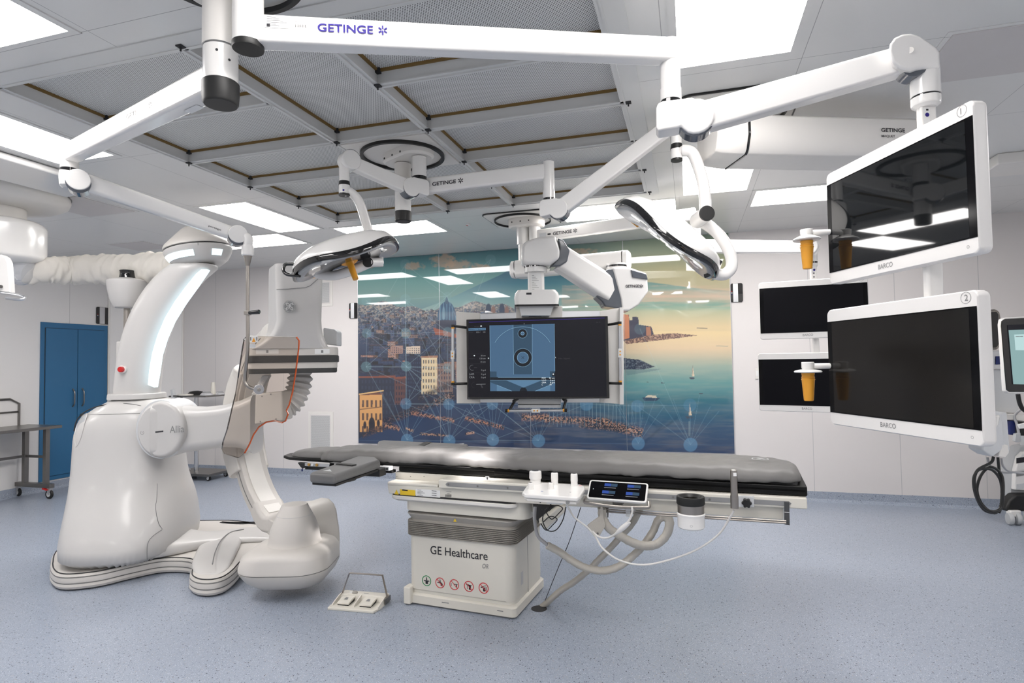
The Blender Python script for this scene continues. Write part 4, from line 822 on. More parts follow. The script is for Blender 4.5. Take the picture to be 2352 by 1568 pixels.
# bracket and cable loops under monitor 2
bx = thing('cable_box', at(2286, 1000, 1.9), 'grey bracket box hooked under the back of monitor 2', 'bracket')
def block(t, px, d0, th, m, name, bev=.006):
    pts = [at(x, y, d0) for x, y in px]; mb = MB(); mb.prism(pts, E2*th); return mb.build(name, M[m], t, bevel=bev)
block(bx, [(2262, 945), (2300, 945), (2310, 1030), (2280, 1050), (2256, 1035)], 1.84, .06, 'lgrey', 'box'); block(bx, [(2296, 1020), (2300, 1024), (2294, 1048), (2310, 1050), (2318, 1040), (2316, 1022)], 1.84, .05, 'white2', 'lower_lip')
block(bx, [(2296, 950), (2314, 945), (2321, 1030), (2318, 1046), (2300, 1048)], 1.92, .05, 'lgrey', 'rear_plate'); block(bx, [(2288, 955), (2300, 952), (2296, 975), (2286, 988)], 1.80, .02, 'white', 'front_clip')
def cable(t, px, r, m, name='cable', n=8): mb = MB(); mb.tube(smooth_path([at(*p) for p in px], n), r, 10); return mb.build(name, M[m], t)
cc = thing('cable_loop', at(2274, 1180, 1.85), 'black cables coiled in a loop below monitor 2', 'cable')
cable(cc, [(2282, 1048, 1.85), (2276, 1062, 1.85), (2245, 1080, 1.84), (2238, 1110, 1.84), (2248, 1150, 1.84), (2270, 1172, 1.84), (2298, 1168, 1.84), (2304, 1130, 1.84), (2300, 1090, 1.85), (2276, 1072, 1.86), (2254, 1090, 1.86), (2244, 1125, 1.86), (2256, 1158, 1.86), (2284, 1178, 1.86), (2302, 1160, 1.86)], .0042, 'black')
cable(cc, [(2292, 1050, 1.86), (2296, 1090, 1.86), (2303, 1140, 1.86), (2292, 1174, 1.86), (2262, 1172, 1.85), (2242, 1140, 1.85), (2236, 1100, 1.85), (2250, 1078, 1.85), (2280, 1080, 1.85), (2300, 1110, 1.85), (2300, 1158, 1.85), (2294, 1178, 1.85)], .0040, 'black')
cable(cc, [(2268, 1050, 1.88), (2276, 1072, 1.88), (2300, 1084, 1.9), (2330, 1084, 1.95), (2370, 1076, 2.0)], .0032, 'gcable'); cable(cc, [(2300, 1052, 1.88), (2304, 1070, 1.88), (2318, 1082, 1.9), (2350, 1086, 1.95), (2380, 1086, 2.0)], .0032, 'gcable')
# ================================================================== ANGIOGRAPHY GANTRY
gd = 4.92
g0_ = at(330, 1330, 4.6); gz0 = Vector((g0_.x, g0_.y, 0))
G = thing('angiography_gantry', Vector((at(300, 900, gd).x, at(300, 900, gd).y, 0)), 'big white mobile x-ray gantry with c-shaped arm and glowing curved column', 'x-ray machine')
def uw(P): v = P-CAM; v.z = 0; return v.dot(E1), v.dot(E2)
def W(u, w_, z): return Vector((E1.x*u+E2.x*w_, E1.y*u+E2.y*w_, z))
# silhouettes of the body: z -> (left u, right u, near w, far w)
def uof(px, d): return (px-1176)/FPX*d
prof = [  # z, left px, right px, depth centre, half depth
    (.075, 123, 462, 4.80, .62), (.25, 129, 461, 4.81, .58), (.42, 142, 456, 4.84, .52), (.55, 152, 446, 4.87, .47), (.64, 157, 435, 4.89, .44), (.78, 162, 428, 4.90, .41),
    (.95, 165, 426, 4.91, .385), (1.04, 167, 424, 4.91, .375), (1.12, 177, 421, 4.91, .36), (1.19, 196, 418, 4.91, .33), (1.245, 222, 408, 4.91, .29), (1.29, 250, 392, 4.91, .23), (1.315, 270, 372, 4.91, .17), (1.325, 288, 350, 4.91, .11)]
_ra = math.radians(8); GA = E1*math.cos(_ra)+E2*math.sin(_ra); GB = E2*math.cos(_ra)-E1*math.sin(_ra)
def fit_ring(z, xl, xr, dc, hd, g=1.0, n=2.7, seg=64):
    """horizontal body section whose outline spans the wanted width, as measured in the photograph"""
    uc, hw = (uof(xl, dc)+uof(xr, dc))/2, (uof(xr, dc)-uof(xl, dc))/2
    for _ in range(8):
        R_ = srect(W(uc, dc, z), GA, GB, hw, hd, n, seg); xs = [proj(p)[0] for p in R_]; el, er = xl-min(xs), xr-max(xs); uc += (el+er)/2/FPX*dc; hw += (er-el)/2/FPX*dc
    return srect(W(uc, dc, z), GA, GB, hw*g, hd*g, n, seg), uc, hw
FR = [fit_ring(*p) for p in prof]; rings = [f[0] for f in FR]
mb = MB(); mb.loft(rings); mb.build('gantry_body', M['gantry'], G, ang=70, sub=1)
# shoulder cover (upper shell) with its dark parting line
_z = [p[0] for p in prof]
def ring_at(z, g):
    f = lambda v: float(np.interp(z, _z, v)); uc, hw, dc, hd = f([q[1] for q in FR]), f([q[2] for q in FR]), f([q[3] for q in prof]), f([q[4] for q in prof])
    return srect(W(uc, dc, z), GA, GB, hw*g, hd*g, 2.7, 64)
mb = MB(); mb.loft([ring_at(z, g) for z, g in ((1.20, 1.0), (1.205, 1.018), (1.245, 1.02), (1.29, 1.025), (1.315, 1.03), (1.3245, 1.03))]); mb.build('shoulder_cover', M['gantry'], G, ang=70)
# parting lines on the shell
def surf(px, py, push=.004):
    """point of the body shell seen at that pixel, solved against the loft profile"""
    r = ray(px, py); best = None
    for k in range(240):
        d = 3.9+k*.006; P = CAM+r*d; u, w_ = uw(P); z = P.z
        if z < prof[0][0] or z > prof[-1][0]: continue
        f = lambda v: float(np.interp(z, _z, v)); uc, hw, dc, hd = f([q[1] for q in FR]), f([q[2] for q in FR]), f([q[3] for q in prof]), f([q[4] for q in prof])
        v_ = P-W(uc, dc, z); q = abs(v_.dot(GA)/hw)**2.7+abs(v_.dot(GB)/hd)**2.7
        if q <= 1: return P-r.normalized()*push
    return CAM+r*4.6
def seam(pts, r=.0022, m='seam', name='panel_seam', t=None, push=.0015):
    mb = MB(); mb.tube(smooth_path([surf(x, y, push) for x, y in pts], 6), r, 6); return mb.build(name, M[m], t or G)
seam([(170, 990), (176, 966), (192, 948), (215, 936), (245, 929), (285, 927), (318, 931), (336, 938)], .0045, 'dark', 'shoulder_gap')
seam([(361, 1050), (361, 1100), (360, 1145), (357, 1165), (364, 1200), (374, 1216)])
seam([(338, 1284), (339, 1250), (350, 1232), (372, 1216)])
# handle slot on the left shoulder
rec = smooth_path([surf(x, y, .004) for x, y in ((174, 1026), (172, 1000), (177, 976), (188, 958), (200, 950), (193, 975), (187, 1000), (180, 1020), (174, 1026))], 5)
mb = MB(); mb.flat(rec[:-1]); mb.build('hand_recess', M['grey'], G, smooth=False); mb = MB(); mb.tube(rec, .004, 8); mb.build('recess_lip', M['gantry'], G)
# skirt with bumper stripes: outline on the floor
fl = [(115, 1332), (118, 1345), (132, 1356), (165, 1358), (230, 1350), (300, 1333), (375, 1318), (440, 1322), (436, 1350), (438, 1362), (455, 1371), (485, 1372), (515, 1364), (538, 1347), (560, 1322), (585, 1312)]
P2 = [onZ(x, y, 0) for x, y in fl]; P2 = [Vector((p.x, p.y, 0)) for p in P2]
tail = [onZ(640, 1295, 0), onZ(700, 1250, 0), onZ(640, 1226, 0), onZ(560, 1232, 0), onZ(508, 1228, 0), onZ(470, 1218, 0), onZ(461, 1236, 0), onZ(466, 1225, 0), onZ(440, 1190, 0)]
bk = [W(uof(470, 4.6)+.12, 5.42, 0), W(uof(470, 4.6)-.3, 5.62, 0), W(uof(200, 4.6)-.2, 5.55, 0), W(uof(127, 4.6)-.10, 5.2, 0), W(uof(127, 4.6)-.12, 4.8, 0)]
loop = P2+[Vector((p.x, p.y, 0)) for p in tail[:5]]+bk
loop = smooth_path(loop+[loop[0]], 5)[:-1]
cen = sum(loop, Vector())/len(loop)
def grow(L_, g):
    out = []; n = len(L_)
    for i in range(n):
        t = (L_[(i+1) % n]-L_[i-1]).normalized(); nn_ = Vector((t.y, -t.x, 0)); out.append(L_[i]+nn_*g)
    return out
area = sum(loop[i].x*loop[(i+1) % len(loop)].y-loop[(i+1) % len(loop)].x*loop[i].y for i in range(len(loop))); sg = 1 if area > 0 else -1
mb = MB(); rr_ = []
for z, g in ((.008, -.03), (.012, -.006), (.030, .004), (.048, .0), (.052, -.006), (.056, .002), (.074, .004), (.090, .0), (.094, -.006), (.098, .0), (.112, -.006), (.116, -.02)):
    rr_.append([Vector((p.x, p.y, z)) for p in grow(loop, sg*g)])
mb.loft(rr_); mb.build('bumper_skirt', M['gantry_w'], G, ang=40)
for z in (.050, .092):
    mb = MB(); mb.tube([Vector((p.x, p.y, z)) for p in grow(loop, -sg*.001)], .0028, 6, closed=True); mb.build('bumper_groove', M['seam'], G)
mb = MB(); mb.tube([Vector((p.x, p.y, .117)) for p in grow(loop, -sg*.014)], .004, 6, closed=True); mb.build('skirt_gap', M['dark'], G)
# front foot: low arm running out under the tube, rising into the body
def ridge(sections, m, name):
    mb = MB(); rr2 = []
    for (cx_, cy_), hw, hz, ang in sections:
        c = onZ(cx_, cy_, 0); c = Vector((c.x, c.y, 0)); a = math.radians(ang); S_ = E1*math.cos(a)+E2*math.sin(a)
        rr2.append([c+S_*(hw*x)+EZ*(.105+(hz-.105)*y) for x, y in ((-1, 0), (-.985, .45), (-.93, .76), (-.80, .92), (-.45, .99), (0, 1), (.45, .99), (.8, .92), (.93, .76), (.985, .45), (1, 0))])
    mb.loft(rr2); return mb.build(name, M[m], G, ang=60, sub=1)
ridge([((325, 1304), .30, .29, 86), ((365, 1303), .29, .28, 84), ((400, 1299), .26, .24, 82), ((450, 1290), .22, .195, 80), ((500, 1276), .20, .185, 82), ((560, 1264), .20, .165, 84), ((640, 1262), .18, .155, 88), ((690, 1262), .12, .12, 88)], 'gantry', 'foot_ridge')
ridge([((520, 1262), .17, .175, 0), ((505, 1290), .165, .165, 0), ((490, 1320), .16, .150, 0), ((482, 1345), .14, .135, 0), ((478, 1360), .08, .118, 0)], 'gantry', 'front_toe')
mb = MB(); cc2 = [onZ(x, y, .176) for x, y in ((560, 1215), (530, 1222), (508, 1240), (494, 1268), (488, 1295))]; mb.tube(smooth_path(cc2, 6), .004, 6); mb.build('toe_groove', M['seam'], G)

# curved column with light strip -------------------------------------------------
cl = [((269, 935), (360, 937)), ((271, 915), (359, 917)), ((273, 898), (358, 900)), ((276, 860), (362, 862)), ((281, 815), (368, 820)), ((290, 770), (380, 775)), ((305, 725), (400, 730)), ((328, 680), (428, 685)), ((358, 640), (460, 645)), ((385, 618), (484, 625)), ((408, 600), (512, 605))]
mb = MB(); rs = []
for i, (a, b) in enumerate(cl):
    A, B = at(*a, gd-.05), at(*b, gd-.05); c = (A+B)/2; X2 = (B-A).normalized(); rs.append([c+X2*((p-Vector()).x)+E2*(p.y) for p in srect((0, 0, 0), EX, EY, (B-A).length/2, .18-.005*i, 2.5, 40)])
mb.loft(rs); mb.build('curved_column', M['gantry'], G, ang=70, sub=1)
q = at(316, 903, gd-.05); mb = MB(); mb.loft([srect(Vector((q.x, q.y, q.z+dz)), E1, E2, .175+g, .205+g, 2.5, 48) for dz, g in ((-.04, .012), (-.004, .010), (.0, .006), (.004, .0))]); mb.build('column_collar', M['gantry'], G, ang=60)
ls = [((339, 884), (354, 890)), ((342, 850), (360, 856)), ((349, 810), (366, 815)), ((361, 770), (378, 777)), ((378, 730), (395, 738)), ((402, 690), (420, 698)), ((428, 655), (446, 662)), ((450, 628), (468, 630)), ((462, 618), (476, 618))]
mb = MB(); L_ = [];
for i, (a, b) in enumerate(ls):
    A, B = at(*a, gd-.235+.006*i), at(*b, gd-.185+.006*i); L_.append((A, B))
v = [p for ab in L_ for p in ab]; v2 = [p+E2*.05 for p in v]; n = len(L_)
mb.add(v+v2, [[2*i, 2*i+1, 2*i+3, 2*i+2] for i in range(n-1)]+[[2*i, 2*i+2, 2*n+2*i+2, 2*n+2*i] for i in range(n-1)]+[[2*i+1, 2*i+3, 2*n+2*i+3, 2*n+2*i+1] for i in range(n-1)]+[[0, 1, 2*n+1, 2*n], [2*n-2, 2*n-1, 4*n-1, 4*n-2]])
mb.build('light_strip', M['glow'], G, bevel=.004)
# cap
cc_ = at(458, 590, gd); zc2 = lambda y: at(458, y, gd).z; tilt = (EZ*.985+E1*-.16).normalized()
def capz(y): return (zc2(y)-cc_.z)
mb = MB(); mb.lathe(cc_, [(.16, capz(612)), (.215, capz(601)), (.245, capz(588)), (.258, capz(579)), (.258, capz(575)), (.252, capz(574))], tilt, 56); mb.build('cap_underside', M['gantry'], G, ang=50)
mb = MB(); mb.lathe(cc_, [(.250, capz(577)), (.255, capz(576)), (.255, capz(572)), (.250, capz(571))], tilt, 56); mb.build('cap_gap', M['black'], G)
mb = MB(); mb.lathe(cc_, [(.252, capz(573)), (.260, capz(571)), (.258, capz(566)), (.244, capz(560)), (.228, capz(556)), (.115, capz(527)), (.095, capz(523)), (.06, capz(521)), (.01, capz(520))], tilt, 56); mb.build('cap_cone', M['gantry_w'], G, ang=50)
mb = MB(); q0, q1 = at(453, 530, gd-.135), at(455, 563, gd-.245); mb.tube([q0, q1], .0018, 5); mb.build('cap_seam', M['seam'], G)
mb = MB(); xc = tilt.orthogonal().normalized()
def capstrip(a0, a1, r0, h0, r1, h1, name='cap_light'):
    mb = MB(); ax = tilt; xx = (E1-ax*E1.dot(ax)).normalized(); yy = ax.cross(xx); n = 20; A = [math.radians(lerp(a0, a1, k/n)) for k in range(n+1)]
    v = [cc_+ax*h+xx*(r*math.cos(a))+yy*(r*math.sin(a)) for r, h in ((r0, h0), (r1, h1)) for a in A]; mb.add(v, [[k, k+1, n+2+k, n+1+k] for k in range(n)]); mb.build(name, M['glow'], G)
capstrip(-150, -72, .224, capz(600.5), .249, capz(588)); capstrip(-40, -18, .224, capz(600.5), .249, capz(588))
# emergency stop, rear tower with bowl sensor
e_ = at(281, 848, gd-.22); mb = MB(); mb.cyl(e_, e_-E2*.03, .022, 24); mb.build('stop_button', M['red'], G, bevel=.004); mb = MB(); mb.cyl(e_+E2*.12, e_-E2*.006, .032, 24); mb.build('stop_collar', M['white'], G)
rt_ = [((275, 785), (312, 785)), ((275, 900), (330, 900))]
mb = MB(); A, B, C_, D_ = at(275, 784, gd), at(318, 784, gd), at(330, 905, gd), at(274, 905, gd); mb.prism([p-E2*.05 for p in (A, B, C_, D_)], E2*.16); mb.build('rear_tower', M['gantry'], G, bevel=.012, bseg=3)
tp = at(291.5, 740, gd+.05); zt_ = lambda y: at(291.5, y, gd+.05).z
mb = MB(); mb.cyl((tp.x, tp.y, zt_(790)), (tp.x, tp.y, zt_(700)), .025, 20); mb.build('sensor_pole', M['steel'], G)
mb = MB(); mb.lathe((tp.x, tp.y, 0), [(.08, zt_(708)), (.095, zt_(705)), (.125, zt_(688)), (.143, zt_(665)), (.150, zt_(650)), (.148, zt_(645)), (.12, zt_(641)), (.06, zt_(638)), (.01, zt_(638))], seg=44); mb.build('bowl_sensor', M['gantry'], G, ang=50)
mb = MB(); mb.lathe((tp.x, tp.y, 0), [(.064, zt_(640)), (.060, zt_(636)), (.056, zt_(630)), (.056, zt_(624)), (.060, zt_(621)), (.055, zt_(620)), (.01, zt_(619.5))], seg=36); mb.build('sensor_cap', M['gblack'], G)

# arm with pivot ------------------------------------------------------------------
pv = at(372, 985, 4.50)
mb = MB()
pz = lambda P, d_, r: circ(P, EZ, (E1).normalized(), r, 48)
ax_ = (E2*-1).normalized()
def disc(c, r, w0, w1, name, m, bev=.006, ell=.85):
    mb = MB(); n = 56; mb.loft([[Vector(c)-E2*w_+E1*(rr*ell*math.cos(2*math.pi*k/n))+EZ*(rr*math.sin(2*math.pi*k/n)) for k in range(n)] for w_, rr in ((w0, r), (w1-bev, r), (w1, r-bev))]); return mb.build(name, M[m], G, ang=50)
disc(pv, .222, -.25, .02, 'pivot_ring', 'lgrey'); disc(pv+E1*.012, .213, -.2, .055, 'pivot_drum', 'gantry', .03)
axs = [((362, 985), 62, 30), ((385, 985), 63, 56), ((400, 985), 62, 62), ((425, 985), 54, 56), ((470, 983), 50, 52), ((520, 977), 49, 50), ((560, 972), 56, 58), ((590, 972), 70, 60)]
armp = []
mb = MB(); rs = []
for i, ((x, y), hu, hw) in enumerate(axs):
    t_ = i/(len(axs)-1); dcen = 4.43+.16*t_; c = at(x, y, dcen+.10); hz = hu/FPX*4.5
    rs.append(rrect(c, EZ, E2, hz*2, .20+.04*t_, .075, 5))
mb.loft(rs); mb.build('gantry_arm', M['gantry'], G, ang=60)
def armface(px, py, push=.0): 
    t_ = max(0, min(1, (px-362)/(590-362))); return at(px, py, 4.43+.16*t_-(.02*t_)-.012-push)
A0 = armface(393, 993); A1 = armface(426, 991); text('Allia', A0, (A1-A0).normalized(), EZ, .052, M['inkg'], G, width=(A1-A0).length, ex=.030)
mb = MB(); q0, q1 = armface(357, 992, .03), armface(375, 990, .02); mb.tube([q0, q1], .006, 8); mb.build('status_slot', M['inkb'], G)
qq = armface(339, 992, .02)+E2*.0; mb = MB(); n = 24
qq = pv-E2*.0565+E1*-.115-EZ*.02
mb.add([qq+E1*(r*math.cos(a))+EZ*(r*math.sin(a)) for r in (.011, .014) for a in [math.radians(120+300*k/n) for k in range(n+1)]], [[k, k+1, n+2+k, n+1+k] for k in range(n)]); mb.build('power_mark', M['inkg'], G)
mb = MB(); mb.box(qq+EZ*.002, (.003, .001, .012), E1, E2); mb.build('power_mark', M['inkg'], G)

# C-arc ---------------------------------------------------------------------------
iso = at(672, 1000, 4.42); iso.z = 1.08
cdir = (E1*-.76+E2*.65).normalized(); nrm = cdir.cross(EZ)      # plane of the arc
nrm = face_cam(nrm, iso)
def arcpt(a, r, s=0): return iso+cdir*(r*math.cos(math.radians(a)))+EZ*(r*math.sin(math.radians(a)))+nrm*s
def arcsec(a0, a1, r0, r1, s0, s1, name, m, n=44, bev=.008):
    mb = MB(); rs = []
    for k in range(n+1):
        a = lerp(a0, a1, k/n); rs.append([arcpt(a, r0, s0), arcpt(a, r1, s0), arcpt(a, r1, s1), arcpt(a, r0, s1)])
    mb.loft(rs); return mb.build(name, M[m], G, ang=40, bevel=bev)
AR0, AR1 = .685, .80
arcsec(-88, 75, AR0, AR1, -.105, .105, 'c_arc', 'gantry_w')
arcsec(-70, 72, AR0-.006, AR0+.01, -.062, .062, 'arc_inner_track', 'white2', bev=.002); arcsec(-70, 70, AR1-.02, AR1+.006, .040, .075, 'arc_outer_track', 'alu', bev=0)
arcsec(-70, 70, AR0+.055, AR0+.062, .1045, .1075, 'arc_groove', 'seam', bev=0)
# carriage that clasps the arc
mb = MB(); rs = []
for a in np.linspace(-30, 36, 18):
    ro = .93-.09*max(0, (a+4)/40)**1.3-.05*max(0, (-a-14)/16); rs.append([arcpt(a, .70, -.13), arcpt(a, ro-.04, -.15), arcpt(a, ro, -.10), arcpt(a, ro, .10), arcpt(a, ro-.04, .145), arcpt(a, .775, .155), arcpt(a, .70, .12), arcpt(a, .70, -.12)])
mb.loft(rs); mb.build('arc_carriage', M['gantry_w'], G, bevel=.03, bseg=4, ang=50)
# rear hose box and ribbed cable guide
q = at(612, 940, 4.36); mb = MB(); mb.prism([at(x, y, 4.30) for x, y in ((586, 905), (648, 898), (650, 966), (584, 975))], E2*.20); mb.build('junction_box', M['gantry_w'], G, bevel=.012, bseg=3)
for x, y in ((602, 910), (622, 905), (598, 968), (634, 962)): mb = MB(); p_ = at(x, y, 4.297); mb.cyl(p_, p_-E2*.002, .005, 10); mb.build('screw', M['inkg'], G)
pth = smooth_path([at(690, 840, 4.62), at(688, 880, 4.60), at(676, 915, 4.56), at(655, 935, 4.52), at(630, 942, 4.46)], 14)
mb = MB(); mb.tube(pth, [.085+.012*math.sin(i*1.35) for i in range(len(pth))], 22); mb.build('ribbed_hose', M['gantry_w'], G, ang=80)
mb = MB(); mb.prism([at(x, y, 4.40) for x, y in ((602, 862), (618, 862), (592, 908), (577, 906))], E2*.05); a_ = mb.build('pulse_badge', M['lgrey'], G, bevel=.004)
v_ = (at(611, 868, 4.39)-at(586, 904, 4.39)).normalized(); text('Pulse', at(588, 905, 4.395), v_, v_.cross(E2)*-1 if (v_.cross(v_.cross(E2)*-1)).dot(E2) < 0 else v_.cross(E2), .024, M['white'], G, width=.12, ex=.002)

# detector housing -----------------------------------------------------------------
dc_ = 4.20
def pts_(px, d): return [at(x, y, d) for x, y in px]
mb = MB(); rs = []
secs = [(608, 634, 742, .46), (620, 633, 744, .50), (660, 634, 743, .50), (700, 636, 742, .50), (735, 637, 741, .50), (752, 632, 742, .52), (768, 622, 744, .56), (780, 608, 748, .60), (792, 590, 752, .62), (800, 574, 758, .64)]
for y, xl, xr, dp in secs:
    a, b = at(xl, y, dc_-.05), at(xr, y, dc_+.12); c = (a+b)/2; z = c.z; X2 = (b-a); X2.z = 0; L2 = X2.length; X2.normalize(); Y2 = EZ.cross(X2); c = c+Y2*(dp*.35); c.z = z
    rs.append(rrect(c, X2, Y2, L2, dp*.75, .055, 5))
mb.loft(rs); mb.build('detector_column', M['gantry'], G, ang=50)
# detector plate: square box seen from a corner; corners by pixel and depth
fc = [at(565, 800, 4.16), at(776, 796, 4.33)]
X2 = fc[1]-fc[0]; X2.z = 0; dw = X2.length; X2.normalize(); Y2 = EZ.cross(X2)
zd = lambda y: at(670, y, 4.24).z
def dlayer(y0, y1, g, name, m, r=.05, bev=.006):
    c = fc[0]+X2*dw/2+Y2*.27; mb = MB(); mb.prism(rrect(Vector((c.x, c.y, zd(y1))), X2, Y2, dw+g, .56+g, r, 6), EZ*(zd(y0)-zd(y1))); return mb.build(name, M[m], G, bevel=bev, bseg=3)
dlayer(797, 817, .0, 'detector_shell', 'gantry_w'); dlayer(816, 832, .01, 'detector_bumper', 'grey'); dlayer(831, 846, -.015, 'detector_band', 'gantry_w', .04, .003); dlayer(845, 857, -.02, 'detector_face', 'grey')
M['bump'] = mat('charcoal_bumper', (.045, .045, .045), .45)
for o in G.children:
    if o.name.split('.')[0] in ('detector_bumper', 'detector_face'): o.data.materials[0] = M['bump']
q = at(598, 803, 4.17); 
fo = fc[0]-Y2*.0105
def DF(px, py): return plane_hit(px, py, fc[0]-Y2*.0115, Y2)
for xa, xb in ((588, 640), (723, 757)):
    mb = MB(); mb.flat([DF(xa, 801.5), DF(xb, 801), DF(xb, 812), DF(xa, 813)]); mb.build('control_strip', M['label'], G)
    xm = (xa+xb)/2
    mb = MB(); mb.flat([DF(xm-2.5, 804), DF(xm+2.5, 804), DF(xm+2.5, 810), DF(xm-2.5, 810)]); o = mb.build('control_key', M['inkg'], G); o.location = -Y2*.0012
# side gray block
mb = MB(); mb.prism(pts_([(742, 752), (768, 756), (775, 762), (775, 794), (742, 790)], 4.50), E2*.12); mb.build('rear_block', M['lgrey'], G, bevel=.01, bseg=3)
# seam of the upper cap + emblem, on the column front plane
ca, cb_ = at(634, 660, dc_-.05), at(743, 660, dc_+.12); Xc = cb_-ca; Xc.z = 0; Xc.normalize(); Nc = face_cam(Xc.cross(EZ), ca)
def CF(px, py, o=.017): return plane_hit(px, py, ca, Nc)+Nc*o
sp = [CF(634, 665), CF(660, 664), CF(700, 661), CF(711, 657), CF(730, 640)]
mb = MB(); mb.tube(sp, .0022, 6); mb.build('column_seam', M['seam'], G)
ec = CF(663.5, 704.5, .022); er = .0415
mb = MB(); mb.prism(circ(ec-Nc*.004, Xc, EZ, er, 48), Nc*.006); em = mb.build('round_emblem', M['inkg'], G, bevel=.001)
def tor(r, w_, name='emblem_ring', off=.0028): 
    mb = MB(); n = 48; mb.add([ec+Nc*off+Xc*(q_*math.cos(2*math.pi*k/n))+EZ*(q_*math.sin(2*math.pi*k/n)) for q_ in (r, r+w_) for k in range(n)], [[k, (k+1) % n, n+(k+1) % n, n+k] for k in range(n)]); mb.build(name, M['label'], em)
M['emb'] = mat('emblem_grey', (.30, .30, .30), .35, metal=.3); em.data.materials[0] = M['emb']
tor(er-.005, .0016)
def scrl(pts, r=.0016): mb = MB(); mb.tube(smooth_path([ec+Nc*.0032+Xc*(x*er)+EZ*(y*er) for x, y in pts], 6), r, 6); mb.build('emblem_script', M['label'], em)
scrl([(-.05, .32), (-.22, .52), (-.45, .42), (-.42, .15), (-.18, .12), (.0, .32), (.02, .1), (-.08, -.15), (-.28, -.42), (-.50, -.45), (-.50, -.22), (-.2, -.08), (.1, .0)])
scrl([(.45, .28), (.38, .50), (.15, .45), (.08, .22), (.28, .05), (.10, -.02), (.05, -.28), (.22, -.48), (.45, -.42), (.50, -.22), (.36, -.12), (.28, -.26)])
for a in (45, 135, 225, 315):
    A_ = math.radians(a); scrl([(.80*math.cos(A_-.35), .80*math.sin(A_-.35)), (.70*math.cos(A_), .70*math.sin(A_)), (.78*math.cos(A_+.25), .78*math.sin(A_+.25))], .0014)

# tube housing --------------------------------------------------------------------
td = 4.10
def tsec(y, xl, xr, dc, hd, r): 
    c = at((xl+xr)/2, y, dc); hw = (xr-xl)/2/FPX*dc; return rrect(Vector((c.x, c.y, at(670, y, dc).z)), E1, E2, hw*2, hd*2, r, 8)
mb = MB(); mb.loft([tsec(*a) for a in ((1331, 612, 735, td, .17, .12), (1326, 596, 748, td, .22, .16), (1312, 580, 760, td, .27, .18), (1297, 570, 767, td, .29, .19), (1291, 568, 768, td, .295, .19))]); mb.build('tube_lower_shell', M['gantry_w'], G, ang=60)
mb = MB(); mb.loft([tsec(*a) for a in ((1292, 569, 767, td, .292, .19), (1289, 569, 767, td, .292, .19))]); mb.build('tube_seam', M['seam'], G)
mb = MB(); mb.loft([tsec(*a) for a in ((1289, 568, 768, td, .295, .19), (1284, 568, 768, td, .295, .19), (1262, 575, 766, td, .285, .18), (1252, 588, 760, td, .27, .17), (1246, 604, 750, td, .24, .16), (1243, 622, 735, td, .20, .14))]); mb.build('tube_shell', M['gantry_w'], G, ang=60)
tc_ = at(677, 1200, td); tz = lambda y: at(677, y, td).z
mb = MB(); mb.lathe((tc_.x, tc_.y, 0), [(.185, tz(1246)), (.172, tz(1240)), (.168, tz(1232)), (.160, tz(1215)), (.140, tz(1195)), (.115, tz(1178)), (.098, tz(1168)), (.088, tz(1160)), (.082, tz(1157)), (.01, tz(1156.5))], seg=56); mb.build('collimator_cone', M['gantry_w'], G, ang=50)
mb = MB(); mb.lathe((tc_.x, tc_.y, 0), [(.1185, tz(1179.5)), (.1195, tz(1180.5)), (.1185, tz(1181))], seg=56); mb.build('cone_seam', M['inkf'], G)
# link between arc end and housing
mb = MB(); pth = smooth_path([arcpt(-58, .742), arcpt(-74, .745), at(722, 1168, 4.46), at(738, 1205, 4.40), at(741, 1250, 4.34), at(738, 1285, 4.30)], 6); rs = []
for i, P in enumerate(pth):
    t_ = (pth[min(i+1, len(pth)-1)]-pth[max(i-1, 0)]).normalized(); xx_ = (nrm-t_*nrm.dot(t_)).normalized(); rs.append(rrect(P, xx_, t_.cross(xx_), .23, .13, .03, 4))
mb.loft(rs); mb.build('arc_end', M['gantry_w'], G, ang=60)
# upper link from arc to detector
mb = MB(); pth = [arcpt(70, .74), arcpt(86, .76), at(690, 700, 4.55)]; mb.tube(smooth_path(pth, 6), .12, 20); mb.build('arc_top_link', M['gantry_w'], G, ang=60)
# ================================================================== OPERATING TABLE
from mathutils import noise as mnoise
_ta = math.radians(-4.7); T1 = Vector((math.cos(_ta), math.sin(_ta), 0)); T2 = Vector((-math.sin(_ta), math.cos(_ta), 0)); TO = Vector((.548, 3.306, 0))
def T(t, s, z): return TO+T1*t+T2*s+EZ*z
def tp(px, py, s): return plane_hit(px, py, TO+T2*s, T2)             # point on the upright plane at distance s into the table
def tz(px, py, s): P = tp(px, py, s); return (P-TO).dot(T1), P.z
def tbox(mb, t0, t1, s0, s1, z0, z1): return mb.box(T((t0+t1)/2, (s0+s1)/2, (z0+z1)/2), (t1-t0, s1-s0, z1-z0), T1, T2)
def trr(t0, t1, s0, s1, z, r, seg=8): return rrect(T((t0+t1)/2, (s0+s1)/2, z), T1, T2, t1-t0, s1-s0, r, seg)
def face(t, px, s, th, m, name, bev=.004, parent=None):              # outline on the near side, given thickness inward
    mb = MB(); mb.prism([tp(x, y, s) for x, y in px], T2*th); return mb.build(name, M[m], parent or t, bevel=bev, bseg=3)
OT = thing('operating_table', T(-1.95, .3, 0), 'long floating-top operating table on a cream pedestal in the centre', 'operating table')
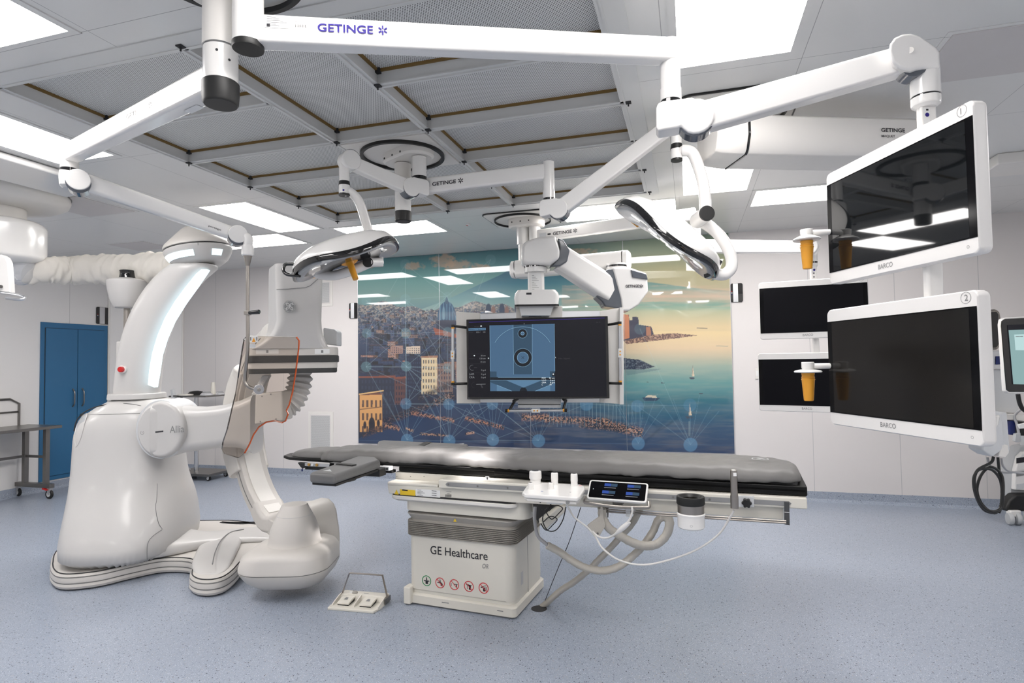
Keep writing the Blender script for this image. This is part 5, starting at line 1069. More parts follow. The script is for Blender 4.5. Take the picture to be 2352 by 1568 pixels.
# pedestal
t0, _ = tz(937, 1300, .05); t1, _ = tz(1180, 1330, .05)
mb = MB(); mb.loft([trr(t0+.012, t1-.01, .062, .60, .083, .05)]+[trr(t0, t1, .05, .60, z, .06) for z in (.10, .25, .45)]+[trr(t0, t1, .05, .60, tz(1100, 1243, .05)[1], .06)]); mb.build('pedestal_cover', M['cream'], OT)
mb = MB(); mb.loft([trr(t0-.01, t1+.012, .04, .605, z, .03) for z in (.012, .02, .062)]+[trr(t0+.01, t1, .055, .60, .074, .05)]); mb.build('pedestal_base', M['cream'], OT)
mb = MB(); mb.loft([trr(t0+.005, t1-.003, .056, .60, z, .06) for z in (.06, .10)]); mb.build('base_step', M['cream'], OT)
mb = MB(); mb.loft([trr(t0, t1-.005, .055, .6, z, .03) for z in (.0, .012)]); mb.build('base_plinth', M['seam'], OT)
mb = MB(); tbox(mb, t0-.015, t0+.035, .015, .09, .006, .115); mb.build('foot_bracket', M['cream'], OT, bevel=.008, bseg=3)
mb = MB(); q = T(t0-.0155, .05, .10); mb.cyl(q, q-T1*.002, .006, 10); mb.build('screw', M['inkg'], OT)
for ta, tb in ((-2.10, -2.05), (-1.72, -1.68)): mb = MB(); tbox(mb, ta, tb, .039, .045, .040, .045); mb.build('base_clip', M['inkg'], OT)
mb = MB(); tbox(mb, t1-.0005, t1+.0012, .30, .303, .02, .60); mb.build('cover_seam', M['seam'], OT)
# lettering on the pedestal
A0, A1 = tp(989, 1271, .05), tp(1120, 1279, .05); text('GE Healthcare', A0, T1, EZ, .052, M['inkb'], OT, width=(A1-A0).length, ex=.0015)
A0, A1 = tp(1108, 1304, .05), tp(1122, 1305, .05); text('OR', A0, T1, EZ, .028, M['inkg'], OT, width=(A1-A0).length, ex=.0015, italic=True)
def pict(px, py, ok, k):
    c = tp(px, py, .05)-T2*.0015; r0, r1 = .0285, .0335; n = 36
    mb = MB(); mb.add([c+T1*(r*math.cos(2*math.pi*j/n))+EZ*(r*math.sin(2*math.pi*j/n)) for r in (r0, r1) for j in range(n)], [[j, (j+1) % n, n+(j+1) % n, n+j] for j in range(n)]); mb.build('symbol_ring', M['green' if ok else 'redr'], OT)
    if not ok: mb = MB(); a = (T1*-1+EZ)*.7071; b = (T1+EZ)*.7071; mb.flat([c-T2*.0004+a*.029-b*.002, c-T2*.0004+a*.029+b*.002, c-T2*.0004-a*.029+b*.002, c-T2*.0004-a*.029-b*.002]); mb.build('symbol_slash', M['redr'], OT)
    mb = MB(); R_ = lambda x0, z0, x1, z1: mb.flat([c+T2*.0003+T1*x+EZ*z for x, z in ((x0, z0), (x1, z0), (x1, z1), (x0, z1))])
    sh_ = [((-.020, -.004, .020, .002), (-.008, -.020, .010, -.004)), ((-.020, -.002, .012, .003), (.004, -.018, .018, -.002)), ((-.004, .000, .024, .004), (.012, -.014, .018, .0), (-.022, -.012, -.019, .008)), ((-.008, .004, .020, .008), (.0, -.020, .014, .004), (-.012, -.018, -.009, .01)), ((-.020, .000, .010, .004), (-.004, -.020, .010, .0), (.014, -.018, .018, .01))][k]
    for a in sh_: R_(*a)
    if k in (0, 1): mb.flat(circ(c+T2*.0003+T1*.0+EZ*.017, T1, EZ, .0042, 12)); R_(-.003, .003, .004, .012)
    if k in (3, 4): mb.flat([c+T2*.0003+T1*x+EZ*z for x, z in ((-.018, .008 if k == 3 else .002), (.018, .016 if k == 4 else .004), (.018, .019 if k == 4 else .008), (-.018, .014 if k == 3 else .006))])
    mb.build('symbol_figure', M['inkb'], OT)
for k, (x, y) in enumerate(((980, 1333), (1011, 1338), (1043.5, 1342), (1077, 1346), (1111, 1350))): pict(x, y, k == 0, k)
q = tp(1172, 1340, .05); 
mb = MB(); mb.flat([T(t1+.0015, .19, z) if 0 else T(t1+.0015, s_, z) for s_, z in ((.17, .16), (.21, .16), (.21, .24), (.17, .24))]); mb.build('small_print', M['inkf'], OT)
# bellows
zt_b = tz(1060, 1190, .05)[1]; zb_b = tz(1100, 1243, .05)[1]
secs = []; n = 9
for k in range(n):
    z = lerp(zb_b-.004, zb_b+.085, k/(n-1)); secs += [(z, .012), (z+.004, .016), (z+.008, -.004)]
secs += [(zb_b+.10, -.004), (zb_b+.135, .016), (zb_b+.141, .014), (zb_b+.150, -.025), (zb_b+.185, -.035)]
mb = MB(); mb.loft([trr(t0-g, t1+g+.0, .05-g*.9, .60+g, z, .06) for z, g in secs]); mb.build('bellows', M['bellows'], OT, ang=25)
q = tp(1050, 1195, .045); mb = MB(); mb.flat([q-T2*.03+T1*-.012, q-T2*.03+T1*.012, q-T2*.03+EZ*.02]); mb.build('warning_mark', M['ylabel'], OT)
# neck box, tray lip, carriage boxes
ta, tb = tz(926, 1160, .03)[0], tz(1190, 1175, .03)[0]; z0, z1 = tz(1050, 1181, .03)[1], tz(1050, 1150, .03)[1]
mb = MB(); mb.loft([trr(ta, tb+.06, .03, .55, z, .07) for z in (z0+.0, z0+.012, z1+.02)]); mb.build('neck_box', M['cream'], OT)
mb = MB(); tbox(mb, tb-.02, tb+.12, .11, .52, z0+.03, z1+.02); mb.build('neck_side_box', M['cream'], OT, bevel=.01)
la = tz(892, 1140, -.01)[0]; lb = tz(1185, 1158, -.01)[0]; zl0, zl1 = tz(1000, 1157.5, -.01)[1], tz(1000, 1145, -.01)[1]
mb = MB(); mb.loft([trr(la+.02, lb-.03, .01, .5, zl0, .05), trr(la, lb, -.01, .52, zl0+.014, .06), trr(la, lb, -.012, .52, zl1-.003, .06), trr(la+.005, lb-.005, -.006, .52, zl1, .06)]); mb.build('tray_lip', M['white2'], OT)
mb = MB(); mb.loft([trr(la+.004, lb-.01, -.004, .5, z, .06) for z in (zl1, zl1+.006)]); mb.build('tray_gap', M['dark'], OT)
face(OT, [(889, 1113), (1020, 1119), (1800, 1160), (1800, 1194), (1500, 1174), (1190, 1155), (1150, 1152.5), (893, 1133)], .0, .5, 'cream', 'carriage_beam', .006)
face(OT, [(889, 1106), (1005, 1113), (1005, 1119.5), (889, 1114)], -.003, .5, 'cream', 'carriage_lid', .008)
za, zb2 = tz(950, 1104, .10)[1], tz(950, 1090, .10)[1]; a_, b_ = tz(908, 1095, .10)[0], tz(1100, 1100, .10)[0]
mb = MB(); tbox(mb, a_, b_+.6, .10, .46, za-.01, zb2+.012); mb.build('slide_riser', M['cream'], OT, bevel=.004)
for x in (912, 943, 974): mb = MB(); q = tp(x, 1094, .099); mb.cyl(q, q-T2*.002, .0035, 8); mb.build('screw', M['inkg'], OT)
# labels on the beam
def lab(x0, y0, x1, y1, s, m, name='data_label', ex=.001, hpx=None): q = tp(x0, y0, s); q2 = tp(x1, y0, s); z = tp(x0, y1, s).z; return patch(name, Vector((q.x, q.y, min(q.z, z))), T1, EZ, (q2-q).length, abs(q.z-z), M[m], OT, ex)
lab(919, 1123, 954, 1136, .0, 'ylabel', 'warning_label'); lab(955, 1122, 1011, 1139, .0, 'label')
mb = MB(); q = tp(911, 1130, .0)-T2*.0012; mb.flat([q-T1*.017-EZ*.014, q+T1*.017-EZ*.014, q+EZ*.018]); mb.build('warning_triangle', M['ylabel'], OT)
mb = MB(); q = tp(930, 1125.5, .0)-T2*.002; mb.flat([q-T1*.02-EZ*.003, q+T1*.024-EZ*.003, q+T1*.022+EZ*.002, q-T1*.012+EZ*.006, q-T1*.02+EZ*.004]); mb.build('patient_symbol', M['inkb'], OT)
for i in range(5): lab(959, 1125+3*i-1, 968+(i % 3)*4, 1125+3*i, .0, 'inkg', 'label_print', .002)
for i in range(3): lab(992, 1126+5*i, 1003, 1127.2+5*i, .0, 'inkb', 'label_print', .002)
for i in range(10): lab(1023+1.45*i, 1135, 1023.8+1.45*i, 1141, .0, 'inkb', 'bar_code', .001)
lab(1025, 1128, 1037, 1129, .0, 'inkg', 'label_print'); lab(1027, 1132.5, 1033, 1133.5, .0, 'inkg', 'label_print')
# side rail cover with steel strip
face(OT, [(1006, 1103), (1010, 1101), (1854, 1144), (1855, 1170), (1007, 1121)], -.03, .55, 'cream', 'rail_cover', .008)
st = face(OT, [(1023, 1112), (1026, 1108), (1030, 1107), (1812, 1151), (1818, 1156), (1812, 1162), (1030, 1117), (1026, 1116)], -.033, .004, 'strip', 'steel_strip', .001)
for x, y in ((1030, 1112), (1097, 1116), (1166, 1120), (1546, 1141.5), (1630, 1146.5)): mb = MB(); q = tp(x, y, -.0335); mb.cyl(q, q-T2*.0012, .006, 14); mb.build('screw', M['dsteel'], OT)
# hanging rail below
for dy in (0, 5): A0, A1 = tp(1395, 1170+dy, -.045), tp(1806, 1196.5+dy*.9, -.045); mb = MB(); mb.cyl(A0, A1, .0052, 12); mb.build('hanging_rod', M['steel'], OT)
face(OT, [(1801, 1152), (1813, 1153), (1814, 1206), (1801.5, 1204)], -.040, .018, 'char', 'rod_bracket', .001); face(OT, [(1802, 1175), (1813, 1176), (1813, 1177.3), (1802, 1176.3)], -.0412, .002, 'label', 'bracket_line', .0)
face(OT, [(1384, 1163), (1397, 1164), (1397, 1178), (1384, 1177)], -.04, .02, 'dsteel', 'rod_bracket', .001); face(OT, [(1437, 1166), (1448, 1167), (1448, 1188), (1437, 1186)], -.05, .02, 'lgrey', 'rod_bracket', .001); face(OT, [(1394, 1176), (1398, 1176), (1397, 1188), (1395, 1188)], -.05, .006, 'dsteel', 'rod_pin', 0)
# table top tray (black carbon): wide part, narrowing to the head
ztp0 = .856; ztp1 = .905
plan = [(.0, .0), (.004, .01), (.004, .53), (-.01, .56), (-1.30, .56), (-1.45, .545), (-1.60, .49), (-1.75, .455), (-3.02, .44), (-3.30, .40), (-3.44, .34), (-3.50, .25), (-3.46, .14), (-3.36, .085), (-3.05, .07), (-1.75, .085), (-1.62, .075), (-1.50, .045), (-1.38, .012), (-1.32, .0)]
mb = MB(); mb.prism([T(t, s, .872) for t, s in plan], EZ*.022); mb.build('table_top', M['frameblack'], OT, bevel=.006, bseg=2)
pl2 = [p for p in plan if p[0] > -1.75]+[(-1.72, .085)]; pl2 = [p for p in plan[:8]]+plan[15:]
mb = MB(); mb.prism([T(t, s, ztp0) for t, s in pl2], EZ*(ztp1-ztp0)); mb.build('tray_frame', M['frameblack'], OT, bevel=.006, bseg=3)
mb = MB(); mb.prism([T(t*.98-.03 if t < -1 else t-.04, s*.9+.03, ztp1-.002) for t, s in pl2], EZ*.016); mb.build('mattress_gap', M['dark'], OT)
mb = MB(); mb.prism([T(t, s, .835) for t, s in ((-1.40, .05), (-1.6, .10), (-2.45, .10), (-2.45, .43), (-1.4, .5))], EZ*.04); mb.build('under_frame', M['frameblack'], OT, bevel=.01)
q = tp(1119, 1097.5, -.001); lab(1115, 1093, 1123.5, 1102, -.001, 'label', 'figure_label'); lab(1118, 1095, 1120.5, 1100.5, -.001, 'inkb', 'figure_print', .002)
# accessory rail near the head
face(OT, [(700, 1063), (770, 1067), (770, 1073), (700, 1070)], .02, .015, 'anod', 'accessory_rail', .001)
for x, m_ in ((710, 'gold'), (718, 'lgrey'), (728, 'gold')): q = tp(x, 1066.5+(x-710)*.05, .018); mb = MB(); mb.cyl(q, q-T2*.006, .010, 14); mb.build('rail_socket', M[m_], OT)
face(OT, [(683, 1062), (700, 1063), (700, 1074), (694, 1076), (690, 1072)], .03, .03, 'black', 'rail_clamp', .002); q = tp(694, 1080, .03); mb = MB(); mb.lathe(q, [(.002, .016), (.006, .004), (.006, -.002), (.002, -.008)], EZ, 12); mb.build('hook', M['dblue'], OT)
face(OT, [(872, 1071), (893, 1072), (893, 1081), (872, 1080)], .03, .05, 'lgrey', 'socket_plate', .001)
for x, m_ in ((876.5, 'orange_t'), (884, 'black'), (889, 'black')): q = tp(x, 1076.5, .029); mb = MB(); mb.cyl(q, q-T2*.002, .0075, 12); mb.build('rail_socket', M[m_], OT)
face(OT, [(700, 1070), (790, 1074), (900, 1080), (900, 1087), (870, 1085), (700, 1078)], .06, .05, 'black', 'lower_rail', .003)

# mattress ---------------------------------------------------------------------------
def mattress(name, secs, label, cat, amp=.006, seed=0, emblem=None, nt_=None, m='vinyl'):
    """secs: (t, s0, s1, zbot, ztop) along the table; soft rounded wrinkled pad"""
    ts = [a[0] for a in secs][::-1]; N_ = nt_ or 150; rows = []
    prof_ = [(0.0, .0), (-.0, .25), (.004, .55), (.018, .82), (.045, .96), (.085, 1.0)]
    def S(t, i): return float(np.interp(t, ts, [a[i] for a in secs][::-1]))
    for k in range(N_+1):
        t = lerp(secs[0][0], secs[-1][0], k/N_); s0, s1, zb, zt = (S(t, i) for i in (1, 2, 3, 4)); R_ = []
        for ds, f in prof_: R_.append((s0+ds, lerp(zb, zt, f)))
        for j in range(1, 16): R_.append((lerp(s0+.085, s1-.085, j/16), zt))
        for ds, f in prof_[::-1]: R_.append((s1-ds, lerp(zb, zt, f)))
        R_ += [((s0+s1)/2, zb)]; row = []
        for j, (s, z) in enumerate(R_):
            P = Vector((t*7+seed, s*2.2+t*2.5, z*3)); w1 = mnoise.noise(P); w2 = mnoise.noise(Vector((t*19+s*9+seed, s*3-t*4, z*22))); rid = 1-abs(mnoise.noise(Vector((t*5-s*4+seed, s*2, 3))))*2
            a = amp if j < len(R_)-1 else 0; fold = mnoise.noise(Vector((t*11-s*7+seed, s*1.5+t*1.2, 1.7))); h = a*(w1*.7+w2*.30+1.5*max(0, .30-abs(fold))-.25)
            edge = f if False else 1
            row.append(T(t+(.0 if 0 < k < N_ else 0), s+(h*.5 if j < 6 else (-h*.5 if j >= len(R_)-7 else 0)), z+h))
        rows.append(row)
    mb = MB(); mb.loft(rows); o = mb.build(name, M[m], None, ang=75, sub=1, loc=T((secs[0][0]+secs[-1][0])/2, .25, secs[0][3])); tag(o, label, cat); return o
zb_, zt_m = .908, .978
mt = mattress('mattress', [(-.012, .12, .38, zb_, .935), (-.02, .06, .43, zb_, .955), (-.05, .025, .47, zb_, .970), (-.11, .0, .515, zb_, zt_m), (-.35, -.008, .535, zb_, .985), (-.8, -.002, .52, zb_-.004, .983), (-1.2, .0, .50, zb_-.008, .98), (-1.55, .03, .47, .896, .98), (-1.9, .075, .45, .888, .978), (-2.3, .085, .44, .885, .975), (-2.75, .07, .42, .885, .972), (-3.0, .055, .40, .885, .965), (-3.07, .075, .38, .886, .95), (-3.095, .12, .33, .888, .925)], 'long creased dark grey mattress on the operating table', 'mattress', .013, nt_=260)
mattress('head_cushion', [(-3.05, .10, .36, .886, .93), (-3.10, .085, .38, .886, .948), (-3.25, .085, .37, .886, .945), (-3.36, .12, .33, .886, .93), (-3.42, .18, .28, .886, .905)], 'short rounded dark grey head cushion at the left end of the operating table', 'cushion', .003, 9, nt_=40)
# emblem on the foot end of the mattress
em2 = MB(); c = onZ(1746, 1053, .992); n = 30
for ra, rb in ((.040, .045),): em2.add([c+T1*(r*1.0*math.cos(2*math.pi*k/n))+T2*(r*math.sin(2*math.pi*k/n)) for r in (ra, rb) for k in range(n)], [[k, (k+1) % n, n+(k+1) % n, n+k] for k in range(n)])
em2.flat([c+T1*.02+T2*-.01, c+T1*.028+T2*.0, c+T1*-.01+T2*.022, c+T1*-.02+T2*.015]); em2.flat([c+T1*-.02+T2*-.02, c+T1*.0+T2*-.024, c+T1*.005+T2*-.016, c+T1*-.018+T2*-.012])
em2.build('printed_emblem', M['lgrey'], mt)

# arm boards -----------------------------------------------------------------------
def armboard(top, z, th, label, strap=None, mark=None, r=.02):
    P = [onZ(x, y, z) for x, y in top]; t = thing('arm_board', sum(P, Vector())/4-EZ*th, label, 'arm board')
    mb = MB(); mb.prism([p-EZ*th for p in P], EZ*th); mb.build('cushion', M['pad'], t, bevel=r, bseg=4)
    c = sum(P, Vector())/len(P); mb = MB(); mb.prism([c+(p-c)*.93-EZ*(th+.014) for p in P], EZ*.014); mb.build('board', M['black'], t, bevel=.003)
    return t, P
ab, P = armboard([(709, 1085), (768, 1089), (873, 1055), (864, 1048), (822, 1046)], .938, .060, 'grey padded arm board angled toward the viewer beside the head end')
A0, A1 = onZ(763, 1063.5, .941), onZ(813, 1068.5, .941); d_ = (A1-A0).normalized(); e_ = d_.cross(EZ)*-1
path = [A0-EZ*.09-d_*.0, A0-EZ*.03-d_*.006, A0+EZ*.001, A0+d_*.01+EZ*.003, A1-d_*.01+EZ*.003, A1+EZ*.0, A1+d_*.010-EZ*.03, A1+d_*.006-EZ*.075, A1-d_*.03-EZ*.10, A0-EZ*.098]
sp_ = smooth_path(path, 4); mb = MB(); mb.loft([[p-e_*.019, p+e_*.019, p+e_*.019+Vector((0, 0, .002)), p-e_*.019+Vector((0, 0, .002))] for p in sp_]); mb.build('strap', M['black'], ab)
q = onZ(741, 1081, .9395); q2 = onZ(762, 1082.5, .9395); q3 = onZ(758, 1077.5, .9395); mb = MB(); mb.flat([q, q2, q3]); mb.build('printed_triangle', M['lgrey'], ab)
mb = MB(); mb.prism([at(x, y, 3.95) for x, y in ((833, 1086), (860, 1080), (862, 1090), (836, 1092))], E2*.05); mb.build('board_clamp', M['black'], ab, bevel=.003)
mb = MB(); mb.box(tp(862, 1083, .0), (.12, .08, .05), T1, T2); mb.build('board_clamp', M['black'], ab, bevel=.006)
ab2, P = armboard([(866, 1022), (1075, 1026), (1075, 1019), (900, 1011), (880, 1010), (868, 1013)], .945, .05, 'grey padded arm board on the far side of the table, against the mural', r=.015)
A0, A1 = onZ(966, 1023.5, .947), onZ(984, 1014.8, .947); e_ = (onZ(976, 1015, .947)-onZ(964, 1014.5, .947)).normalized(); mb = MB(); mb.prism([A0-e_*.028, A0+e_*.028, A1+e_*.028, A1-e_*.028], EZ*.002); mb.prism([A0-e_*.028-EZ*.05, A0+e_*.028-EZ*.05, A0+e_*.028+EZ*.002, A0-e_*.028+EZ*.002], T2*-.003); mb.build('strap', M['black'], ab2)
q = onZ(1045, 1019, .9465); mb = MB(); mb.flat([q, q+T1*.07, q+T1*.06+T2*.04]); mb.build('printed_triangle', M['lgrey'], ab2)

# bedside controls ------------------------------------------------------------------
zc0 = .872
con = thing('table_control_console', onZ(1270, 1125, zc0-.05), 'white control console with five joystick knobs clamped to the table side rail', 'control console')
cp = [onZ(x, y, zc0) for x, y in ((1199, 1130), (1214, 1108), (1222, 1106), (1334, 1112), (1342, 1116), (1343, 1122), (1332, 1138), (1326, 1142), (1206, 1134))]
mb = MB(); mb.prism([p-EZ*.022 for p in cp], EZ*.022); mb.build('console_top', M['white'], con, bevel=.007, bseg=3)
cc_c = sum(cp, Vector())/len(cp); mb = MB(); mb.prism([cc_c+(p-cc_c)*.94-EZ*.040 for p in cp], EZ*.018); mb.build('console_base', M['white2'], con, bevel=.005)
mb = MB(); q = cc_c-EZ*.055-T2*.0; mb.box(q, (.09, .10, .03), T1, T2); mb.build('console_bracket', M['label'], con, bevel=.003)
def knob(px, py, rtop, rbot, h, name='joystick', cap='inkb', dim=1.0):
    b = onZ(px, py, zc0); mb = MB(); mb.lathe(b, [(rbot*1.08, 0), (rbot*1.0, h*.1), (rbot*.98, h*.3), (rtop*1.03, h*.42), (rtop, h*.9), (rtop*.9, h*.97), (rtop*.6, h)], EZ, 28); k = mb.build(name, M['white'], con)
    mb = MB(); mb.cyl(b+EZ*h, b+EZ*(h+.0008), rtop*.55, 20); mb.build('knob_mark', M[cap], k); return k
knob(1230, 1110, .034, .030, .072, 'large_joystick'); knob(1274, 1112.5, .0195, .019, .067); knob(1319, 1115, .0195, .019, .067); knob(1219, 1123, .0135, .0155, .035); knob(1265.5, 1122.5, .0135, .0155, .035)
for x, y, m_, w_ in ((1245, 1127.5, 'ui_blue', .014), (1333, 1114.5, 'redr', .014), (1310, 1130, 'inkb', .008)): q = onZ(x, y, zc0+.0008); mb = MB(); mb.flat([q-T1*w_/2-T2*.004, q+T1*w_/2-T2*.004, q+T1*w_/2+T2*.004, q-T1*w_/2+T2*.004]); mb.build('console_mark', M[m_], con)
q = onZ(1309, 1141, zc0-.012); mb = MB(); mb.cyl(cp[7]-EZ*.028-T1*.05+T2*.002, cp[7]-EZ*.028-T1*.05-T2*.007, .009, 16); mb.build('round_key', M['inkg'], con)
# tablet
TLq, TRq, BRq, BLq = tp(1357, 1101, -.055), tp(1491, 1107, -.055), tp(1483, 1157, -.14), tp(1345, 1144, -.14)
tb_ = thing('touch_tablet', (TLq+BRq)/2-EZ*.05, 'white framed touch tablet with blue tiles in a steel cradle on the table rail', 'tablet')
ux = ((TRq-TLq)+(BRq-BLq)).normalized(); uy = (TLq-BLq); uy = (uy-ux*uy.dot(ux)); Ht = uy.length; uy.normalize(); un = ux.cross(uy); Wt = ((TRq-TLq).length+(BRq-BLq).length)/2; ctb = (TLq+TRq+BRq+BLq)/4
if un.dot(CAM-ctb) < 0: un = -un
mb = MB(); mb.prism([p-un*.018 for p in rrect(ctb, ux, uy, Wt, Ht, .014, 5)], un*.018); mb.build('frame', M['white'], tb_, bevel=.004, bseg=3)
mb = MB(); mb.flat([p+un*.0008 for p in rrect(ctb, ux, uy, Wt-.018, Ht-.018, .008, 5)]); mb.build('screen', M['scr_black'], tb_)
for cxq, cyq in ((-.23, .20), (.16, .20), (-.25, -.18), (.15, -.18)):
    q = ctb+ux*(cxq*Wt)+uy*(cyq*Ht)+un*.0013; mb = MB(); mb.flat([q, q+ux*Wt*.22, q+ux*Wt*.22+uy*Ht*.15, q+uy*Ht*.15]); k = mb.build('screen_tile', M['ui_blue'], tb_)
    mb = MB(); q = q+un*.0004+ux*Wt*.11; mb.flat([q, q+ux*Wt*.11, q+ux*Wt*.11+uy*Ht*.15, q+uy*Ht*.15]); mb.build('tile_part', M['xr_dk'], k)
    mb = MB(); q = ctb+ux*(cxq*Wt)+uy*((cyq-.09)*Ht)+un*.0013; mb.flat([q, q+ux*Wt*.2, q+ux*Wt*.2+uy*Ht*.03, q+uy*Ht*.03]); mb.build('screen_line', M['ui_txt'], tb_)
q = ctb+ux*(-.42*Wt)+un*.0013; mb = MB(); mb.flat([q, q+ux*.006, q+ux*.003+uy*.005]); mb.build('screen_mark', M['ui_white'], tb_)
mb = MB(); mb.tube(smooth_path([ctb+ux*(x*Wt)+uy*(y*Ht)-un*.012-EZ*z for x, y, z in ((-.53, -.35, .0), (-.54, -.52, .01), (-.45, -.56, .012), (.0, -.56, .02), (.45, -.56, .012), (.54, -.52, .01), (.53, -.35, 0))], 6), .009, 10, flat=.7); mb.build('cradle', M['steel'], tb_)
mb = MB(); mb.box(ctb-un*.05-EZ*.02, (.05, .10, .05), T1, T2); mb.build('cradle_bracket', M['dsteel'], tb_, bevel=.004)
# cup holder
cd_ = at(1587, 1180, 3.02); cu = thing('cup_holder', cd_-EZ*.08, 'white and steel cup with black rim hung on the table rail', 'cup'); cz = lambda y: at(1587, y, 3.02).z
mb = MB(); mb.lathe((cd_.x, cd_.y, 0), [(.050, cz(1146)-.012), (.044, cz(1146)+.002), (.056, cz(1142)+.006), (.068, cz(1141)+.004), (.0705, cz(1143)), (.0705, cz(1155)), (.067, cz(1157)-.001)], seg=44, cap=False); mb.build('black_rim', M['black'], cu)
mb = MB(); mb.lathe((cd_.x, cd_.y, 0), [(.0655, cz(1181)), (.066, cz(1157)), (.05, cz(1156)), (.049, cz(1175)), (.001, cz(1175))], seg=44); mb.build('steel_band', M['steel'], cu)
mb = MB(); mb.lathe((cd_.x, cd_.y, 0), [(.01, cz(1211)), (.060, cz(1211)), (.0665, cz(1208)), (.067, cz(1184)), (.070, cz(1182)), (.0705, cz(1178)), (.066, cz(1176)), (.064, cz(1178))], seg=44); mb.build('white_body', M['white'], cu)
mb = MB(); q = at(1588, 1208, 2.945); mb.add([q+E1*(r*math.cos(2*math.pi*k/20))+EZ*(r*math.sin(2*math.pi*k/20)) for r in (.005, .006) for k in range(20)], [[k, (k+1) % 20, 20+(k+1) % 20, 20+k] for k in range(20)]); mb.build('ring_mark', M['inkg'], cu)
mb = MB(); mb.box(cd_+T2*.075+EZ*.02, (.04, .03, .05), T1, T2); mb.build('rail_hook', M['steel'], cu, bevel=.003)
# hand control
hp = at(1686, 1120, 2.93); hz = lambda y: at(1686, y, 2.93).z
hc = thing('hand_controller', (hp.x, hp.y, hz(1168)), 'upright steel rod hand control clamped to the table rail by a black star knob', 'hand control')
mb = MB(); mb.lathe((hp.x, hp.y, 0), [(.010, hz(1167)), (.019, hz(1166)), (.0195, hz(1140)), (.0165, hz(1132)), (.0165, hz(1082)), (.014, hz(1079)), (.008, hz(1078)), (.001, hz(1078))], seg=30); mb.build('rod_body', M['steel'], hc)
mb = MB(); mb.box(Vector((hp.x, hp.y, hz(1088)))-E2*.0166, (.016, .001, .016), E1, E2); mb.build('rod_label', M['label'], hc)
face(hc, [(1695, 1139), (1732, 1141), (1732, 1165), (1695, 1164)], -.055, .022, 'lgrey', 'clamp_block', .002)
q = tp(1715, 1154, -.056); mb = MB(); mb.loft([[q-T2*w_+T1*(r*(1+.13*math.cos(6*a))*math.cos(a))+EZ*(r*(1+.13*math.cos(6*a))*math.sin(a)) for a in [2*math.pi*k/48 for k in range(48)]] for w_, r in ((0, .022), (.018, .022), (.022, .018))]); mb.build('star_knob', M['black'], hc)
# cables and sleeves under the table
S3 = lambda x, y: (1160+x/3.178, 1000+y/3.178)
def scable(name, pts, r, m, label, d0=3.1, d1=3.3, cat='cable', flat=1.0, seg=12, rough=0):
    n = len(pts); P = []
    for i, p in enumerate(pts):
        x, y = S3(p[0], p[1]); d = p[2] if len(p) > 2 else lerp(d0, d1, i/(n-1)); P.append(at(x, y, d))
    sp_ = smooth_path(P, 8); rr_ = [r*(1+rough*math.sin(i*1.7)*math.sin(i*.37)) for i in range(len(sp_))]
    mb = MB(); mb.tube(sp_, rr_, seg, flat=flat); o = mb.build(name, M[m], None); tag(o, label, cat); return o
scable('control_cable', [(1670, 545, 2.93), (1640, 600, 2.95), (1550, 730, 3.0), (1350, 855, 3.05), (1050, 940, 3.1), (850, 915, 3.12), (720, 830, 3.15), (660, 740, 3.2), (600, 670, 3.2), (510, 600, 3.2), (470, 540, 3.2), (447, 492, 3.18)], .0052, 'cable', 'long white cable sagging in an arc from the steel hand control')
o = scable('tablet_cable', [(925, 520, 3.02), (928, 560, 3.02), (905, 620, 3.03), (850, 680, 3.05), (800, 722, 3.08), (740, 748, 3.12), (680, 735, 3.15), (640, 700, 3.2)], .0055, 'cable', 'short white cable with thick plug hanging below the tablet')
mb = MB(); A0, A1 = at(*S3(910, 632), 3.03), at(*S3(806, 718), 3.08); d_ = A1-A0; mb.tube([A0, A0+d_*.15, A0+d_*.45, A0+d_*.75, A1], [.007, .012, .0145, .012, .006], 14); mb.build('plug', M['white'], o)
scable('thin_cable', [(552, 525, 3.35), (470, 770, 3.45), (390, 960, 3.6), (290, 1210, 3.78)], .0022, 'black', 'thin black cable running from the table down to the floor opening')
scable('power_cable', [(445, 520, 3.3), (420, 620, 3.3), (370, 690, 3.3), (310, 690, 3.3), (275, 620, 3.3), (290, 555, 3.3), (330, 520, 3.32)], .0030, 'black', 'black cable looping below the table beam beside the pedestal')
scable('cable_bundle', [(220, 520, 3.4), (215, 600, 3.38), (225, 680, 3.38), (245, 740, 3.38), (300, 790, 3.36), (330, 815, 3.36)], .010, 'gcable', 'grey cable bundle leaving the pedestal toward the fabric sleeve')
for k, (x0, y0) in enumerate(((235, 500), (300, 560), (260, 640))):
    scable('loose_cable', [(x0, y0, 3.38), (x0+40, y0+50, 3.36), (x0+90, y0+10, 3.36), (x0+120, y0-30, 3.36), (x0+70, y0-50, 3.38), (x0+20, y0-10, 3.4)], .0028, 'black', ['uppermost', 'middle', 'lowest'][k]+' black cable curl in the tangle beside the pedestal')
cv = MB(); cv.prism([at(*S3(x, y), 3.42) for x, y in ((245, 640), (300, 690), (440, 560), (448, 515), (400, 515))], E2*.10); tag(cv.build('cable_tray', M['cream'], None, bevel=.01), 'slanted cream cover holding the cables beside the pedestal', 'cable cover')
cv = MB(); cv.prism([at(*S3(x, y), 3.5) for x, y in ((205, 505), (400, 505), (330, 600), (250, 640), (215, 600))], E2*.08); tag(cv.build('connector_box', M['dark'], None, bevel=.005), 'dark connector block behind the cable tangle', 'connector')
